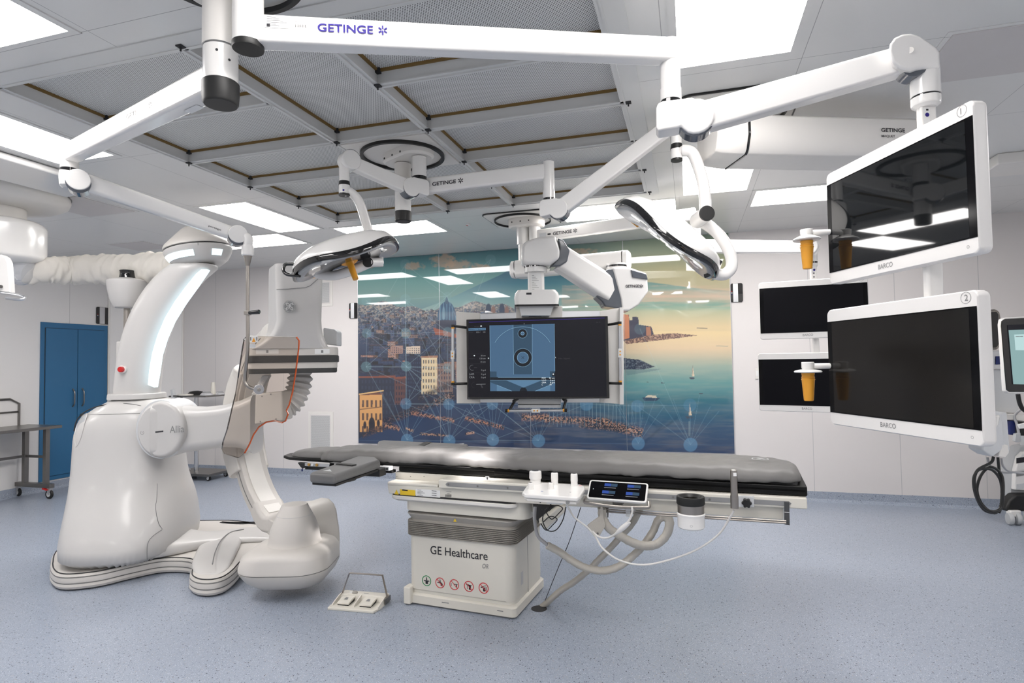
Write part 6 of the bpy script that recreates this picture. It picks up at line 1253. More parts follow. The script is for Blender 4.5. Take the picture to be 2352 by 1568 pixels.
scable('cable_sleeve', [(245, 1268, 3.80), (300, 1225, 3.78), (400, 1135, 3.72), (500, 1070, 3.66), (600, 990, 3.6), (680, 910, 3.56), (760, 830, 3.52), (850, 730, 3.5), (930, 640, 3.48), (985, 540, 3.45)], .030, 'sleeve', 'long fabric cable sleeve rising from the floor opening to the table', cat='cable sleeve', flat=.62, seg=18, rough=.05)
scable('cable_sleeve', [(308, 800, 3.36), (400, 850, 3.36), (500, 920, 3.36), (600, 968, 3.36), (720, 985, 3.36), (830, 955, 3.34), (930, 880, 3.32), (1010, 800, 3.30), (1080, 700, 3.28), (1115, 620, 3.26), (1160, 592, 3.24), (1200, 625, 3.22), (1180, 720, 3.22), (1110, 790, 3.22), (1020, 805, 3.22), (930, 780, 3.24), (840, 730, 3.26), (760, 675, 3.28), (715, 600, 3.3), (708, 530, 3.3)], .029, 'sleeve', 'looped fabric cable sleeve hanging under the tablet and cup', cat='cable sleeve', flat=.70, seg=18, rough=.06)
cv = MB(); cv.prism([at(*S3(x, y), 3.26) for x, y in ((600, 655), (640, 625), (690, 590), (700, 520), (716, 520), (722, 600), (735, 660), (690, 735), (655, 720), (615, 685))], E2*.012); cs = cv.build('sleeve_flap', M['sleeve'], None, bevel=.004); tag(cs, 'folded fabric flap with a snap button under the tablet', 'fabric flap')
mb = MB(); q = at(*S3(676, 714), 3.255); mb.cyl(q, q-E2*.004, .006, 14); mb.build('snap_button', M['dsteel'], cs)
mb = MB(); q = onZ(1238, 1397, .0015); mb.prism(circ(Vector((q.x, q.y, .0005)), EX, EY, .05, 24), EZ*.001); tag(mb.build('floor_opening', M['dark']), 'round dark cable opening in the floor', 'floor opening')

# foot switch ------------------------------------------------------------------------
f0 = onZ(752, 1400, 0); f1 = onZ(857, 1409, 0); f2 = onZ(892, 1379, 0); FX = (f1-f0); FX.z = 0; fw = FX.length; FX.normalize(); FY = EZ.cross(FX); fd = (f2-f1).dot(FY); sk_ = (f2-f1).dot(FX)
fp = thing('foot_switch', (f0+f1)/2, 'grey two-pedal foot switch with steel carrying handle on the floor', 'foot switch')
def FP(x, y, z): return f0+FX*(x*fw)+FY*(y*fd)+EZ*z
mb = MB(); mb.prism([FP(0, 0, 0), FP(1, 0, 0), FP(1.06, .3, 0), FP(1.06, 1, 0), FP(.02, 1, 0), FP(-.02, .2, 0)], EZ*.014); mb.build('base_plate', M['cream'], fp, bevel=.003)
mb = MB(); mb.prism([FP(.03, .62, .012), FP(.03, 1, .012), FP(.03, 1, .050), FP(.03, .70, .050)], FX*(fw*1.02)); mb.build('rear_housing', M['cream'], fp, bevel=.006, bseg=3)
for x in (.03, .50, 1.03): mb = MB(); mb.prism([FP(x, .15, .012), FP(x, .75, .012), FP(x, .75, .052), FP(x, .62, .050), FP(x, .20, .026)], FX*.008); mb.build('divider', M['cream'], fp, bevel=.002)
for x in (.13, .62):
    mb = MB(); mb.prism([FP(x, .22, .020), FP(x, .66, .034), FP(x, .66, .044), FP(x, .50, .043), FP(x, .22, .032)], FX*(fw*.26)); pd = mb.build('pedal', M['cream'], fp, bevel=.003)
    mb = MB(); mb.prism([FP(x+.01, .23, .012), FP(x+.01, .66, .014), FP(x+.01, .66, .034), FP(x+.01, .23, .020)], FX*(fw*.24)); mb.build('pedal_well', M['black'], fp)
    mb = MB(); mb.flat([FP(x+.09, .38, .0402), FP(x+.18, .38, .0402), FP(x+.16, .50, .0445), FP(x+.11, .50, .0445)]); mb.build('pedal_mark', M['inkg'], pd)
mb = MB(); q = FP(.33, .80, .050); mb.lathe(q, [(.019, 0), (.018, .006), (.012, .012), (.001, .014)], EZ, 24); mb.build('round_button', M['bellows'], fp)
mb = MB(); mb.flat([FP(.20, .80, .0505), FP(.27, .80, .0505), FP(.27, .90, .0505), FP(.20, .90, .0505)]); mb.build('small_label', M['label'], fp); mb = MB(); mb.flat([FP(.52, .82, .0505), FP(.63, .82, .0505), FP(.63, .86, .0505), FP(.52, .86, .0505)]); mb.build('housing_print', M['inkg'], fp)
hb_ = [FP(.06, .72, .045), FP(.20, .82, .175), FP(.95, .82, .175), FP(1.08, .72, .045), FP(1.085, .72, .015)]
mb = MB(); mb.loft([[p-FY*.011, p+FY*.011, p+FY*.011+(EZ*.003 if 0 < i < 3 else FX*.003), p-FY*.011+(EZ*.003 if 0 < i < 3 else FX*.003)] for i, p in enumerate(hb_)]); mb.build('carry_handle', M['steel'], fp, smooth=False)
mb = MB(); mb.prism([FP(1.07, .55, .012), FP(1.07, .95, .012), FP(1.07, .95, .045), FP(1.07, .55, .045)], FX*.008); mb.build('handle_hinge', M['dsteel'], fp, bevel=.002)
# ================================================================== MURAL (printed glass, four sheets)
MX0, MX1, MZ0 = -4.342, .462, .492
MXs = [MX0, -3.130, -1.915, -.735, MX1]
def srgb(c): c = np.asarray(c, float)/255; return np.where(c <= .04045, c/12.92, ((c+.055)/1.055)**2.4)
class Paint:
    def __init__(s, x, y): s.x = x; s.y = y; s.c = np.zeros(x.shape+(3,))
    def put(s, mask, col, a=1.0):
        m = (np.clip(mask, 0, 1)*a)[..., None]; s.c = s.c*(1-m)+(srgb(col) if not isinstance(col, np.ndarray) or col.ndim == 1 else col)*m
    def poly(s, pts):
        x, y = s.x, s.y; ins = np.zeros(x.shape, bool); n = len(pts)
        for i in range(n):
            x0, y0 = pts[i]; x1, y1 = pts[(i+1) % n]
            if y0 == y1: continue
            c_ = ((y0 > y) != (y1 > y)) & (x < (x1-x0)*(y-y0)/(y1-y0)+x0); ins ^= c_
        return ins.astype(float)
    def disc(s, cx_, cy_, r, ry=None): ry = ry or r; d = np.sqrt(((s.x-cx_)/r)**2+((s.y-cy_)/ry)**2); return np.clip((1-d)*r/1.2+.5, 0, 1)
    def line(s, x0, y0, x1, y1, w_=.8):
        dx, dy = x1-x0, y1-y0; L2 = dx*dx+dy*dy+1e-9; t = np.clip(((s.x-x0)*dx+(s.y-y0)*dy)/L2, 0, 1); d = np.hypot(s.x-x0-t*dx, s.y-y0-t*dy); return np.clip(w_-d+.35, 0, 1)
def vnoise(x, y, seed=0):
    xi = np.floor(x).astype(np.int64); yi = np.floor(y).astype(np.int64); xf = x-xi; yf = y-yi
    def h(a, b): v = (a*374761393+b*668265263+seed*1442695041) & 0xffffffff; v = ((v ^ (v >> 13))*1274126177) & 0xffffffff; return ((v ^ (v >> 16)) & 0xffff)/65535.
    u = xf*xf*(3-2*xf); v = yf*yf*(3-2*yf)
    return (h(xi, yi)*(1-u)+h(xi+1, yi)*u)*(1-v)+(h(xi, yi+1)*(1-u)+h(xi+1, yi+1)*u)*v
def fbm(x, y, seed=0, o=4):
    r = 0; a = .5
    for k in range(o): r = r+a*vnoise(x*2**k, y*2**k, seed+k); a *= .5
    return r
def paint_mural(x, y):
    p = Paint(x, y); W_ = x.shape
    def grad(stops):
        ys = [a for a, _ in stops]; cs = np.array([srgb(c) for _, c in stops]); return np.stack([np.interp(y, ys, cs[:, i]) for i in range(3)], -1)
    L = grad([(560, (40, 92, 104)), (600, (58, 118, 124)), (640, (96, 150, 146)), (680, (112, 146, 140)), (705, (96, 130, 134)), (760, (30, 60, 90)), (1050, (12, 40, 78))])
    R = grad([(530, (104, 128, 112)), (580, (136, 148, 116)), (620, (170, 164, 122)), (665, (178, 168, 134)), (700, (196, 178, 146)), (730, (206, 188, 146)), (765, (222, 198, 152)), (800, (214, 190, 156)), (840, (150, 168, 154)), (880, (86, 142, 142)), (930, (44, 100, 120)), (980, (24, 70, 102)), (1045, (12, 44, 84))])
    t = np.clip((x-1180)/360, 0, 1)[..., None]; t = t*t*(3-2*t); p.c = L*(1-t)+R*t
    # clouds
    for cx_, cy_, rx, ry in ((950, 612, 26, 11), (1022, 598, 34, 20), (1052, 610, 34, 16), (1100, 612, 26, 9), (1340, 577, 36, 8), (845, 606, 24, 12), (1120, 618, 20, 6)):
        n_ = fbm(x/14, y/9, 3); d = ((x-cx_)/rx)**2+((y-cy_)/ry)**2; n2_ = fbm(x/5, y/4, 17); p.put((1-d+n_*1.6+n2_*.9-1.25)*1.6*(y < cy_+ry*.8), (184, 152, 124), .62)
    # far mountain
    top = np.interp(x, [820, 960, 1020, 1080, 1150, 1190, 1230, 1262, 1290, 1340, 1420, 1500, 1600, 1690], [735, 712, 690, 662, 630, 606, 600, 612, 622, 634, 640, 648, 661, 668])
    m_ = (y > top) & (y < 760); mc = grad([(600, (36, 84, 108)), (650, (52, 112, 130)), (690, (112, 150, 150)), (740, (150, 160, 150))]); mr = grad([(630, (70, 120, 124)), (662, (120, 150, 136)), (680, (188, 170, 146)), (700, (128, 160, 142)), (715, (176, 178, 146)), (750, (214, 192, 150))])
    p.put(m_.astype(float)*np.clip((y-top)/1.5, 0, 1), mc*(1-t)+mr*t)
    p.put(((y > 655) & (y < 705) & (x > 1290)).astype(float)*np.clip(fbm(x/40, y/5, 8)*2-.6, 0, 1), (206, 170, 146), .5)
    p.put(((y > 693) & (y < 712) & (x > 1460)).astype(float)*np.clip(fbm(x/60, y/8, 9)*2-.5, 0, 1), (110, 156, 142), .6)
    # sea texture
    p.put((x > 1180)*(y > 780)*np.clip(fbm(x/50, y/6, 12)-.35, 0, 1), (240, 215, 170), .16)
    # city
    rs = np.random.RandomState(5)
    def citytop(xx): return 703+8*np.sin(xx/37)+4*np.sin(xx/11)
    base = (y > citytop(x)) & (x < 1215) & (y < np.interp(x, [820, 880, 960, 1040, 1120, 1215], [1010, 968, 935, 920, 905, 880]))
    haze = grad([(700, (112, 116, 118)), (730, (84, 92, 104)), (770, (44, 60, 88)), (830, (24, 38, 66)), (1010, (14, 26, 50))]); p.put(base.astype(float), haze)
    nz = fbm(x/3, y/2.2, 21, 3)
    p.put(base*(nz > .50)*np.clip(1.1-(y-700)/90, 0, 1), (176, 160, 146), .55); p.put(base*(nz < .36)*np.clip(1.2-(y-700)/120, 0, 1), (42, 56, 80), .6)
    bl = []
    for k in range(420):
        f = rs.rand()**1.6; yy = 712+f*170; xx = 820+rs.rand()*390; 
        if yy > np.interp(xx, [820, 880, 960, 1040, 1120, 1215], [990, 955, 920, 905, 890, 860])-8: continue
        bl.append((yy, xx, 4+f*34*(.5+rs.rand()), 3+f*22*(.4+rs.rand()), rs.rand(), rs.rand()))
    bl.sort()
    for yy, xx, w_, h_, a, b in bl:
        f = (yy-712)/170; dark = np.array([70, 82, 100])*(1-f)+np.array([22, 34, 60])*f; lit = np.array([150, 134, 126])*(1-f)+np.array([160, 112, 92])*f
        col = lit*(.75+.3*b) if a > .90 else dark*(0.7+.6*b); m_ = (x > xx) & (x < xx+w_) & (y > yy-h_) & (y < yy); p.put(m_.astype(float), col)
        p.put(m_*(nz > .52), np.array([120, 112, 112])*(1-f)+np.array([44, 56, 84])*f, .5); m2 = (x > xx+w_) & (x < xx+w_*1.35) & (y > yy-h_*1.0) & (y < yy); p.put(m2.astype(float), col*.6)
        if h_ > 6: p.put(m_*((np.mod(x-xx, 4) < 1.6) & (np.mod(y-yy, 5) < 2.4)), np.array([30, 36, 54]), .7)
        p.put(((x > xx-1) & (x < xx+w_+1) & (y > yy-h_-1.2) & (y < yy-h_+.6)).astype(float), np.array([120, 76, 66])*(1-f*.4), .45*(a > .7))
    def bldg(x0, y0, x1, y1, col, win, dxw, dyw, roof=None):
        m_ = p.poly([(x0, y0), (x1, y0-2), (x1, y1), (x0, y1)]); p.put(m_, col); p.put(m_*(np.mod(x-x0, dxw) > dxw*.55)*(np.mod(y-y0, dyw) > dyw*.45)*(x > x0+2)*(x < x1-2)*(y > y0+3), win, .9)
        if roof: p.put(p.poly([(x0-2, y0-2), (x1+2, y0-4), (x1+2, y0+1), (x0-2, y0+2)]), roof)
    bldg(933, 796, 965, 812, (196, 178, 160), (50, 54, 76), 5, 5); bldg(897, 795, 925, 812, (150, 120, 110), (40, 46, 70), 5, 5)
    bldg(930, 818, 968, 905, (22, 34, 58), (40, 52, 80), 5, 9); bldg(968, 820, 1004, 905, (206, 186, 150), (58, 52, 62), 6, 14.5, (150, 110, 88)); bldg(1004, 835, 1040, 900, (120, 96, 88), (36, 40, 62), 6, 12)
    bldg(826, 866, 906, 960, (24, 34, 56), (38, 46, 70), 8, 14, (120, 66, 50)); bldg(906, 868, 931, 930, (84, 52, 52), (26, 30, 50), 6, 13, (120, 66, 50))
    bldg(826, 905, 878, 992, (206, 152, 92), (64, 46, 48), 10, 30, (100, 60, 48)); p.put(p.disc(854, 972, 7, 14), (30, 26, 36)); p.put(p.poly([(847, 972), (861, 972), (861, 992), (847, 992)]), (30, 26, 36)); p.put(p.disc(838, 976, 3.5, 9), (44, 34, 40)); p.put(p.disc(869, 972, 3.5, 9), (44, 34, 40))
    p.put(p.line(826, 940, 878, 934, 1.2), (120, 84, 56)); p.put(p.line(826, 905, 880, 897, 1.5), (220, 180, 120))
    # dome
    p.put(p.poly([(1002, 738), (1002, 758), (1052, 762), (1052, 738), (1027, 730)]), (36, 44, 66)); dm = p.disc(1026, 728, 21, 36)*(y < 735); p.put(dm, (38, 74, 104)); p.put(dm*(np.abs(np.mod(x-1026+3, 7)-3) < .9), (90, 130, 150), .8); p.put(p.disc(1019, 722, 4, 18)*(y < 733), (120, 156, 170), .5)
    p.put(p.poly([(1022, 698), (1030, 698), (1029, 688), (1026, 680), (1023, 688)]), (58, 84, 106)); p.put(p.poly([(995, 752), (1058, 770), (1052, 776), (1000, 768)]), (138, 76, 58))
    for cx_ in (1122, 1153): p.put(p.disc(cx_, 712, 6.5, 15)*(y < 718), (30, 50, 74)); p.put(p.disc(cx_+11, 714, 5, 11)*(y < 718), (120, 92, 84)); 
    # quay, harbour and boats
    n2 = fbm(x/2.4, y/1.8, 31, 3)
    def clutter(x0, y0, x1, y1, th, col, thr=.48, al=.9):
        dx, dy = x1-x0, y1-y0; L_ = math.hypot(dx, dy); tt = ((x-x0)*dx+(y-y0)*dy)/L_; dd = np.abs((x-x0)*-dy+(y-y0)*dx)/L_; m_ = np.clip(1.3-dd/th, 0, 1)*(tt > 0)*(tt < L_); p.put(m_*(n2 < .56), (20, 26, 42), .8); p.put(m_*(n2 > thr), col, al)
    clutter(830, 1000, 900, 975, 7, (96, 62, 52)); clutter(880, 972, 1000, 925, 9, (110, 82, 74), .52, .8); clutter(1000, 925, 1042, 905, 10, (150, 112, 92), .52); clutter(960, 915, 1040, 880, 8, (90, 76, 80), .54, .7)
    clutter(945, 948, 1044, 966, 5, (170, 120, 96), .45); clutter(1068, 960, 1158, 982, 5, (176, 118, 88), .46); clutter(885, 975, 918, 985, 6, (178, 130, 104), .46); clutter(964, 996, 1032, 1000, 3, (178, 138, 112), .45); clutter(930, 983, 950, 990, 3, (190, 150, 120), .42); clutter(1068, 996, 1090, 993, 3, (190, 150, 128), .4)
    clutter(1198, 958, 1262, 958, 8, (182, 134, 106), .46); clutter(1250, 962, 1400, 968, 8, (186, 138, 110), .47); clutter(1380, 970, 1476, 995, 11, (190, 140, 110), .47); clutter(1330, 975, 1440, 988, 7, (150, 120, 108), .52)
    for xx in np.linspace(1262, 1470, 24): p.put(p.line(xx, 972+rs.rand()*10, xx+rs.randn()*1, 935-rs.rand()*20, .45), (150, 180, 190), .6)
    # castle and rocks
    p.put(p.poly([(1430, 722), (1444, 722), (1446, 735), (1452, 735), (1453, 727), (1466, 728), (1467, 745), (1496, 750), (1503, 772), (1430, 782)]), (62, 62, 78)); p.put(p.poly([(1430, 722), (1444, 722), (1446, 776), (1430, 780)]), (186, 120, 86)); p.put(p.poly([(1484, 750), (1494, 751), (1496, 772), (1484, 770)]), (176, 120, 90), .8)
    rk = p.poly([(1432, 782), (1500, 768), (1550, 765), (1602, 770), (1560, 776), (1500, 783), (1440, 790)]); p.put(rk, (104, 80, 74)); p.put(rk*(n2 > .5), (186, 150, 126), .8)
    rk = p.poly([(1432, 822), (1470, 826), (1504, 842), (1480, 848), (1434, 849)]); p.put(rk, (34, 46, 66)); p.put(rk*(n2 > .52), (104, 116, 124), .7); p.put(p.poly([(1436, 850), (1520, 846), (1510, 850), (1440, 862)]), (60, 90, 110), .4)
    # boats on the bay
    def boat(bx, by, s_, sail=True):
        p.put(p.poly([(bx-9*s_, by), (bx+9*s_, by+1), (bx+5*s_, by+5*s_), (bx-5*s_, by+5*s_)]), (60, 70, 84))
        if sail: p.put(p.poly([(bx-1*s_, by-2), (bx+1*s_, by-30*s_), (bx+6*s_, by-2)]), (214, 196, 168)); p.put(p.line(bx, by, bx+1, by-31*s_, .6), (120, 110, 104))
    boat(1590, 866, .85); boat(1583, 956, 1.0); p.put(p.poly([(1475, 912), (1516, 914), (1508, 920), (1480, 920)]), (50, 70, 92)); p.put(p.poly([(1482, 912), (1488, 907), (1506, 908), (1510, 914)]), (200, 190, 170)); boat(1488, 876, .35, False); boat(1522, 878, .5, False); boat(1610, 902, .6, False); p.put(p.line(1601, 753, 1624, 754, 1), (120, 110, 100)); p.put(p.line(1645, 794, 1672, 795, .7), (130, 140, 130))
    p.put(p.line(1583, 968, 1583, 1000, 1.6), (150, 170, 170), .35)
    # network of nodes and lines
    nodes = [(931, 607, 12, .20), (931, 687, 12, .25), (932, 765, 12, .3), (933, 841, 12, .35), (932, 927, 13, .4), (935, 1010, 14, .55), (841, 690, 11, .25), (842, 765, 11, .25), (841, 842, 12, .3), (1027, 680, 10, .2), (1028, 762, 11, .25), (1028, 845, 11, .25), (1031, 928, 13, .4), (1032, 1012, 14, .6), (1131, 928, 13, .45), (1132, 1010, 14, .65), (1237, 1012, 15, .65), (1347, 928, 15, .5), (1464, 932, 14, .4), (1466, 1018, 15, .6), (1585, 930, 15, .3), (1586, 1021, 16, .65), (1470, 755, 13, .15), (1127, 596, 12, .18)]
    p.put((x < 1690)*0, (0, 0, 0))
    rs2 = np.random.RandomState(11)
    for i, (ax_, ay_, r_, al) in enumerate(nodes):
        for j in range(i+1, len(nodes)):
            bx_, by_ = nodes[j][:2]; d = math.hypot(ax_-bx_, ay_-by_)
            if d < 300 and rs2.rand() < .45 and not (ax_ > 1300 and ay_ < 900): p.put(p.line(ax_, ay_, bx_, by_, .45), (170, 200, 210), .34)
    for (ax_, ay_, r_, al) in nodes:
        if ay_ > 1000:
            for k in range(6): p.put(p.line(ax_, ay_, ax_+(k-2.5)*26+rs2.randn()*6, ay_-70-rs2.rand()*50, .4), (150, 190, 210), .35)
    p.put(p.line(826, 1011, 1686, 1022, .5), (90, 130, 165), .35); p.put(p.line(826, 928, 1500, 930, .4), (90, 130, 165), .15)
    for ax_, ay_, r_, al in nodes: p.put(p.disc(ax_, ay_, r_), (92, 142, 178) if ay_ > 880 else (120, 168, 176), al*.8)
    return p.c
mm = bpy.data.materials.new('printed_glass'); mm.use_nodes = True; b = mm.node_tree.nodes['Principled BSDF']; va = mm.node_tree.nodes.new('ShaderNodeVertexColor'); va.layer_name = 'print'
mm.node_tree.links.new(va.outputs[0], b.inputs['Base Color']); b.inputs['Roughness'].default_value = .45; b.inputs['Coat Weight'].default_value = 1; b.inputs['Coat Roughness'].default_value = .02; b.inputs['Coat IOR'].default_value = 1.6
M['edge_alu'] = M['alu']
mu = thing('wall_mural', ((MX0+MX1)/2, YB-.01, MZ0), 'large glossy printed glass mural of a coastal city and bay on the back wall', 'mural')
rl = mu.location
for k in range(4):
    x0, x1 = MXs[k]+.002, MXs[k+1]-.002; nx = int((x1-x0)/.0056); nz_ = 440
    xs = np.linspace(x0, x1, nx+1); zs = np.linspace(MZ0, Z1-.003, nz_+1); XX, ZZ = np.meshgrid(xs, zs); YY = np.full_like(XX, YB-.012)
    dx, dy, dz = XX-CAM.x, YY-CAM.y, ZZ-CAM.z; de = dx*FW.x+dy*FW.y+dz*FW.z
    px = 1176+FPX*(dx*RT.x+dy*RT.y+dz*RT.z)/de; py = 784-FPX*(dx*UP.x+dy*UP.y+dz*UP.z)/de
    col = paint_mural(px, py)
    V = np.stack([XX-rl.x, YY-rl.y, ZZ-rl.z], -1).reshape(-1, 3); n1 = nx+1; ii, jj = np.meshgrid(np.arange(nx), np.arange(nz_)); a = (jj*n1+ii).ravel(); F = np.stack([a, a+1, a+1+n1, a+n1], 1)
    me = bpy.data.meshes.new('glass_sheet'); me.vertices.add(len(V)); me.vertices.foreach_set('co', V.ravel()); me.loops.add(F.size); me.loops.foreach_set('vertex_index', F.ravel().astype(np.int32)); me.polygons.add(len(F)); me.polygons.foreach_set('loop_start', np.arange(0, F.size, 4, dtype=np.int32)); me.update(calc_edges=True)
    at_ = me.color_attributes.new('print', 'FLOAT_COLOR', 'POINT'); at_.data.foreach_set('color', np.concatenate([col.reshape(-1, 3), np.ones((len(V), 1))], 1).astype(np.float32).ravel()); me.materials.append(mm)
    ob = bpy.data.objects.new('glass_sheet', me); C.objects.link(ob); ob.parent = mu
mb = MB(); mb.box(((MX0+MX1)/2, YB-.006, (MZ0+Z1)/2-.002), (MX1-MX0+.004, .010, Z1-MZ0-.006)); mb.build('backing', M['alu'], mu, smooth=False)

# ================================================================== LEFT SIDE OF THE ROOM
# pleated hose
hs_px = [(420, 608, 4.98, 36), (385, 612, 5.02, 37), (345, 616, 5.06, 37), (300, 618, 5.1, 36), (255, 618, 5.12, 36), (210, 619, 5.12, 35), (165, 620, 5.1, 34), (130, 620, 5.0, 32), (100, 622, 4.92, 28), (76, 632, 4.88, 22), (62, 650, 4.86, 10)]
sp_ = smooth_path([at(x, y, d) for x, y, d, r in hs_px], 12); rr0 = np.interp(np.linspace(0, len(hs_px)-1, len(sp_)), range(len(hs_px)), [r for *_, r in hs_px]); rings = []; seg = 48
for i, P in enumerate(sp_):
    a = sp_[max(i-1, 0)]; b_ = sp_[min(i+1, len(sp_)-1)]; tdir = (b_-a).normalized(); s_ = tdir.cross(EZ).normalized(); u_ = s_.cross(tdir); row = []
    for k in range(seg):
        an = 2*math.pi*k/seg; w_r = abs(mnoise.noise(Vector((i*.21+math.sin(an)*.5, math.cos(an)*.6, math.sin(an)*.9)))); f = .90+.30*w_r+.06*mnoise.noise(Vector((i*.5, math.cos(an)*2, math.sin(an)*2)))+(.30*max(0, -math.sin(an))**2*mnoise.noise(Vector((i*.17, 4, 0))))
        if i > len(sp_)-26: f = 1
        R_ = rr0[i]/FPX*5.05*f; row.append(P+s_*(R_*math.cos(an)*.75)+u_*(R_*math.sin(an)))
    rings.append(row)
mb = MB(); mb.loft(rings); tag(mb.build('pleated_hose', M['hose'], None, ang=80, sub=1), 'long pleated cream fabric hose sagging from the gantry cap to the ceiling hub', 'fabric hose')
# hub
hd = 4.80; hp = at(-2, 500, hd); hub = thing('ceiling_hub', (hp.x, hp.y, 2.5), 'round white ceiling hub cut by the left photo edge', 'ceiling hub'); hzf = lambda y: at(-2, y, hd).z
mb = MB(); mb.lathe((hp.x, hp.y, 0), [(.26, hzf(478)), (.39, hzf(472)), (.455, hzf(462)), (.47, hzf(450)), (.465, hzf(442))], seg=64); mb.build('ceiling_cover', M['white2'], hub, ang=60)
mb = MB(); mb.lathe((hp.x, hp.y, 0), [(.473, hzf(443)), (.474, hzf(442)), (.473, hzf(441))], seg=64); mb.build('cover_seam', M['seam'], hub)
mb = MB(); mb.lathe((hp.x, hp.y, 0), [(.465, hzf(442)), (.455, 2.96), (.43, 2.99)], seg=64); mb.build('cover_rim', M['white2'], hub)
vtube(hp.x, hp.y, hzf(512), hzf(474), .175).build('hub_tube', M['white2'], hub)
mb = MB(); mb.lathe((hp.x, hp.y, 0), [(.14, hzf(608)), (.25, hzf(604)), (.298, hzf(597)), (.312, hzf(590)), (.312, hzf(524)), (.30, hzf(515)), (.27, hzf(509)), (.17, hzf(505))], seg=72); mb.build('hub_drum', M['white'], hub, ang=50)
q = at(58, 503, 4.55); 
mb = MB(); mb.lathe(Vector((at(48, 620, 4.84).x, at(48, 620, 4.84).y, 0)), [(.02, hzf(654)), (.07, hzf(648)), (.10, hzf(636)), (.115, hzf(615)), (.12, hzf(598)), (.115, hzf(598)), (.10, hzf(615)), (.02, hzf(640))], seg=40); mb.build('hose_socket', M['clear'], hub)
hk = thing('ceiling_bracket', at(10, 600, 4.3), 'white bracket with an aluminium handle at the left photo edge', 'bracket')
mb = MB(); mb.prism([at(x, y, 4.3) for x, y in ((-20, 585), (2, 584), (12, 590), (18, 602), (22, 650), (23, 672), (10, 671), (-20, 668))], E2*.05); mb.build('bracket_arm', M['white'], hk, bevel=.008, bseg=3)
mb = MB(); mb.tube(smooth_path([at(-15, 664, 4.27), at(4, 672, 4.27), at(25, 675, 4.25), at(48, 679, 4.22), at(56, 683, 4.21), at(53, 687, 4.20), at(38, 687, 4.19), at(15, 684, 4.2)], 6), .011, 12); mb.build('handle', M['alu'], hk)
mb = MB(); q = at(3, 658, 4.29); mb.cyl(q, q-E2*.006, .012, 16); mb.cyl(q-E2*.006, q-E2*.008, .006, 12); mb.build('bolt', M['dsteel'], hk)

# steel instrument table along the left wall
A = onZ(143, 976, .87); it = thing('instrument_table', (A.x-.3, A.y-.6, 0), 'stainless steel rolling table with guard rail along the left wall', 'table')
wx, ly = .58, 1.7
mb = MB(); mb.box((A.x-wx/2, A.y-ly/2, .855), (wx, ly, .035)); mb.build('table_top', M['dsteel'], it, bevel=.003)
for dxx, nm in ((.05, 'leg'), (.40, 'leg')):
    for yy in (A.y-.12, A.y-ly+.15):
        mb = MB(); mb.box((A.x-dxx-.04, yy, .49), (.05, .05, .70)); mb.build(nm, M['dsteel'], it, bevel=.002)
for yy in (A.y-.12, A.y-ly+.15):
    mb = MB(); mb.box((A.x-wx/2, yy, .155), (wx+.02, .06, .05)); mb.build('foot_beam', M['dsteel'], it, bevel=.002)
    mb = MB(); mb.box((A.x-.265, yy, .50), (.31, .03, .03)); mb.build('cross_bar', M['dsteel'], it, bevel=.002)
mb = MB(); mb.box((A.x-.44, A.y-ly/2, .50), (.03, ly-.25, .03)); mb.build('long_bar', M['dsteel'], it, bevel=.002)
xg = A.x-wx+.02
mb = MB(); mb.tube([(xg, A.y-.12, .87), (xg, A.y-.12, 1.14), (xg, A.y-.22, 1.20), (xg, A.y-ly+.2, 1.20)], .014, 4); mb.build('guard_rail', M['dsteel'], it, smooth=False)
mb = MB(); mb.tube([(xg, A.y-.12, 1.04), (xg, A.y-ly+.2, 1.04)], .010, 4); mb.build('guard_bar', M['dsteel'], it, smooth=False)
def caster(t, x, y, r=.05, m='black', brake=None, axis=EY):
    mb = MB(); q = Vector((x, y, r)); mb.lathe(q-axis*.014, [(r*.5, 0), (r*.95, .002), (r, .008), (r, .020), (r*.95, .026), (r*.5, .028)], axis, 28); w_ = mb.build('caster', M[m], t)
    mb = MB(); mb.cyl(q-axis*.016, q+axis*.016, r*.55, 18); mb.build('hub', M['lgrey'], w_)
    mb = MB(); mb.prism([q-axis*.020+Vector((-.008, 0, 0)), q-axis*.020+EX*.02, q-axis*.020+EX*.03+EZ*r*1.5, q-axis*.020-EX*.02+EZ*r*1.5], axis*.04) ; mb.build('fork', M['anod'], w_)
    if brake: mb = MB(); mb.box(q+EZ*r*1.15+axis*-.02-EX*.03, (.07, .05, .012), (EX+EZ*-.2).normalized(), EY); mb.build('brake_pedal', M['red'], w_)
for x_, b__ in ((A.x-.03, True), (A.x-wx+.02, False)): caster(it, x_, A.y-.12, .055, 'black', b__, axis=EY)

# small adjustable trolley by the back wall
tr = onZ(482, 1090, 0); tr = Vector((tr.x+.06, tr.y-.22, 0)); tl = thing('instrument_trolley', tr, 'height-adjustable steel trolley with a cluttered top behind the gantry arm', 'trolley'); td_ = (tr+EZ*HC-CAM).dot(FW); zt = lambda y: at(480, y, td_).z
ux_ = lambda px: (px-480)/FPX*td_
mb = MB(); mb.box(tr+EZ*zt(1082), (.66, .42, .035)); mb.build('base', M['dsteel'], tl, bevel=.004)
for x, y in ((-.28, -.16), (.28, -.16), (-.28, .16), (.28, .16)): caster(tl, tr.x+x, tr.y+y, .035)
mb = MB(); mb.cyl(tr+EZ*zt(1080)+E1*ux_(469), tr+EZ*zt(912)+E1*ux_(469), .030, 20); mb.build('column', M['chrome'], tl)
mb = MB(); mb.box(tr+EZ*(zt(908))+E1*ux_(474), (.64, .42, .02)); mb.build('top', M['dsteel'], tl, bevel=.004)
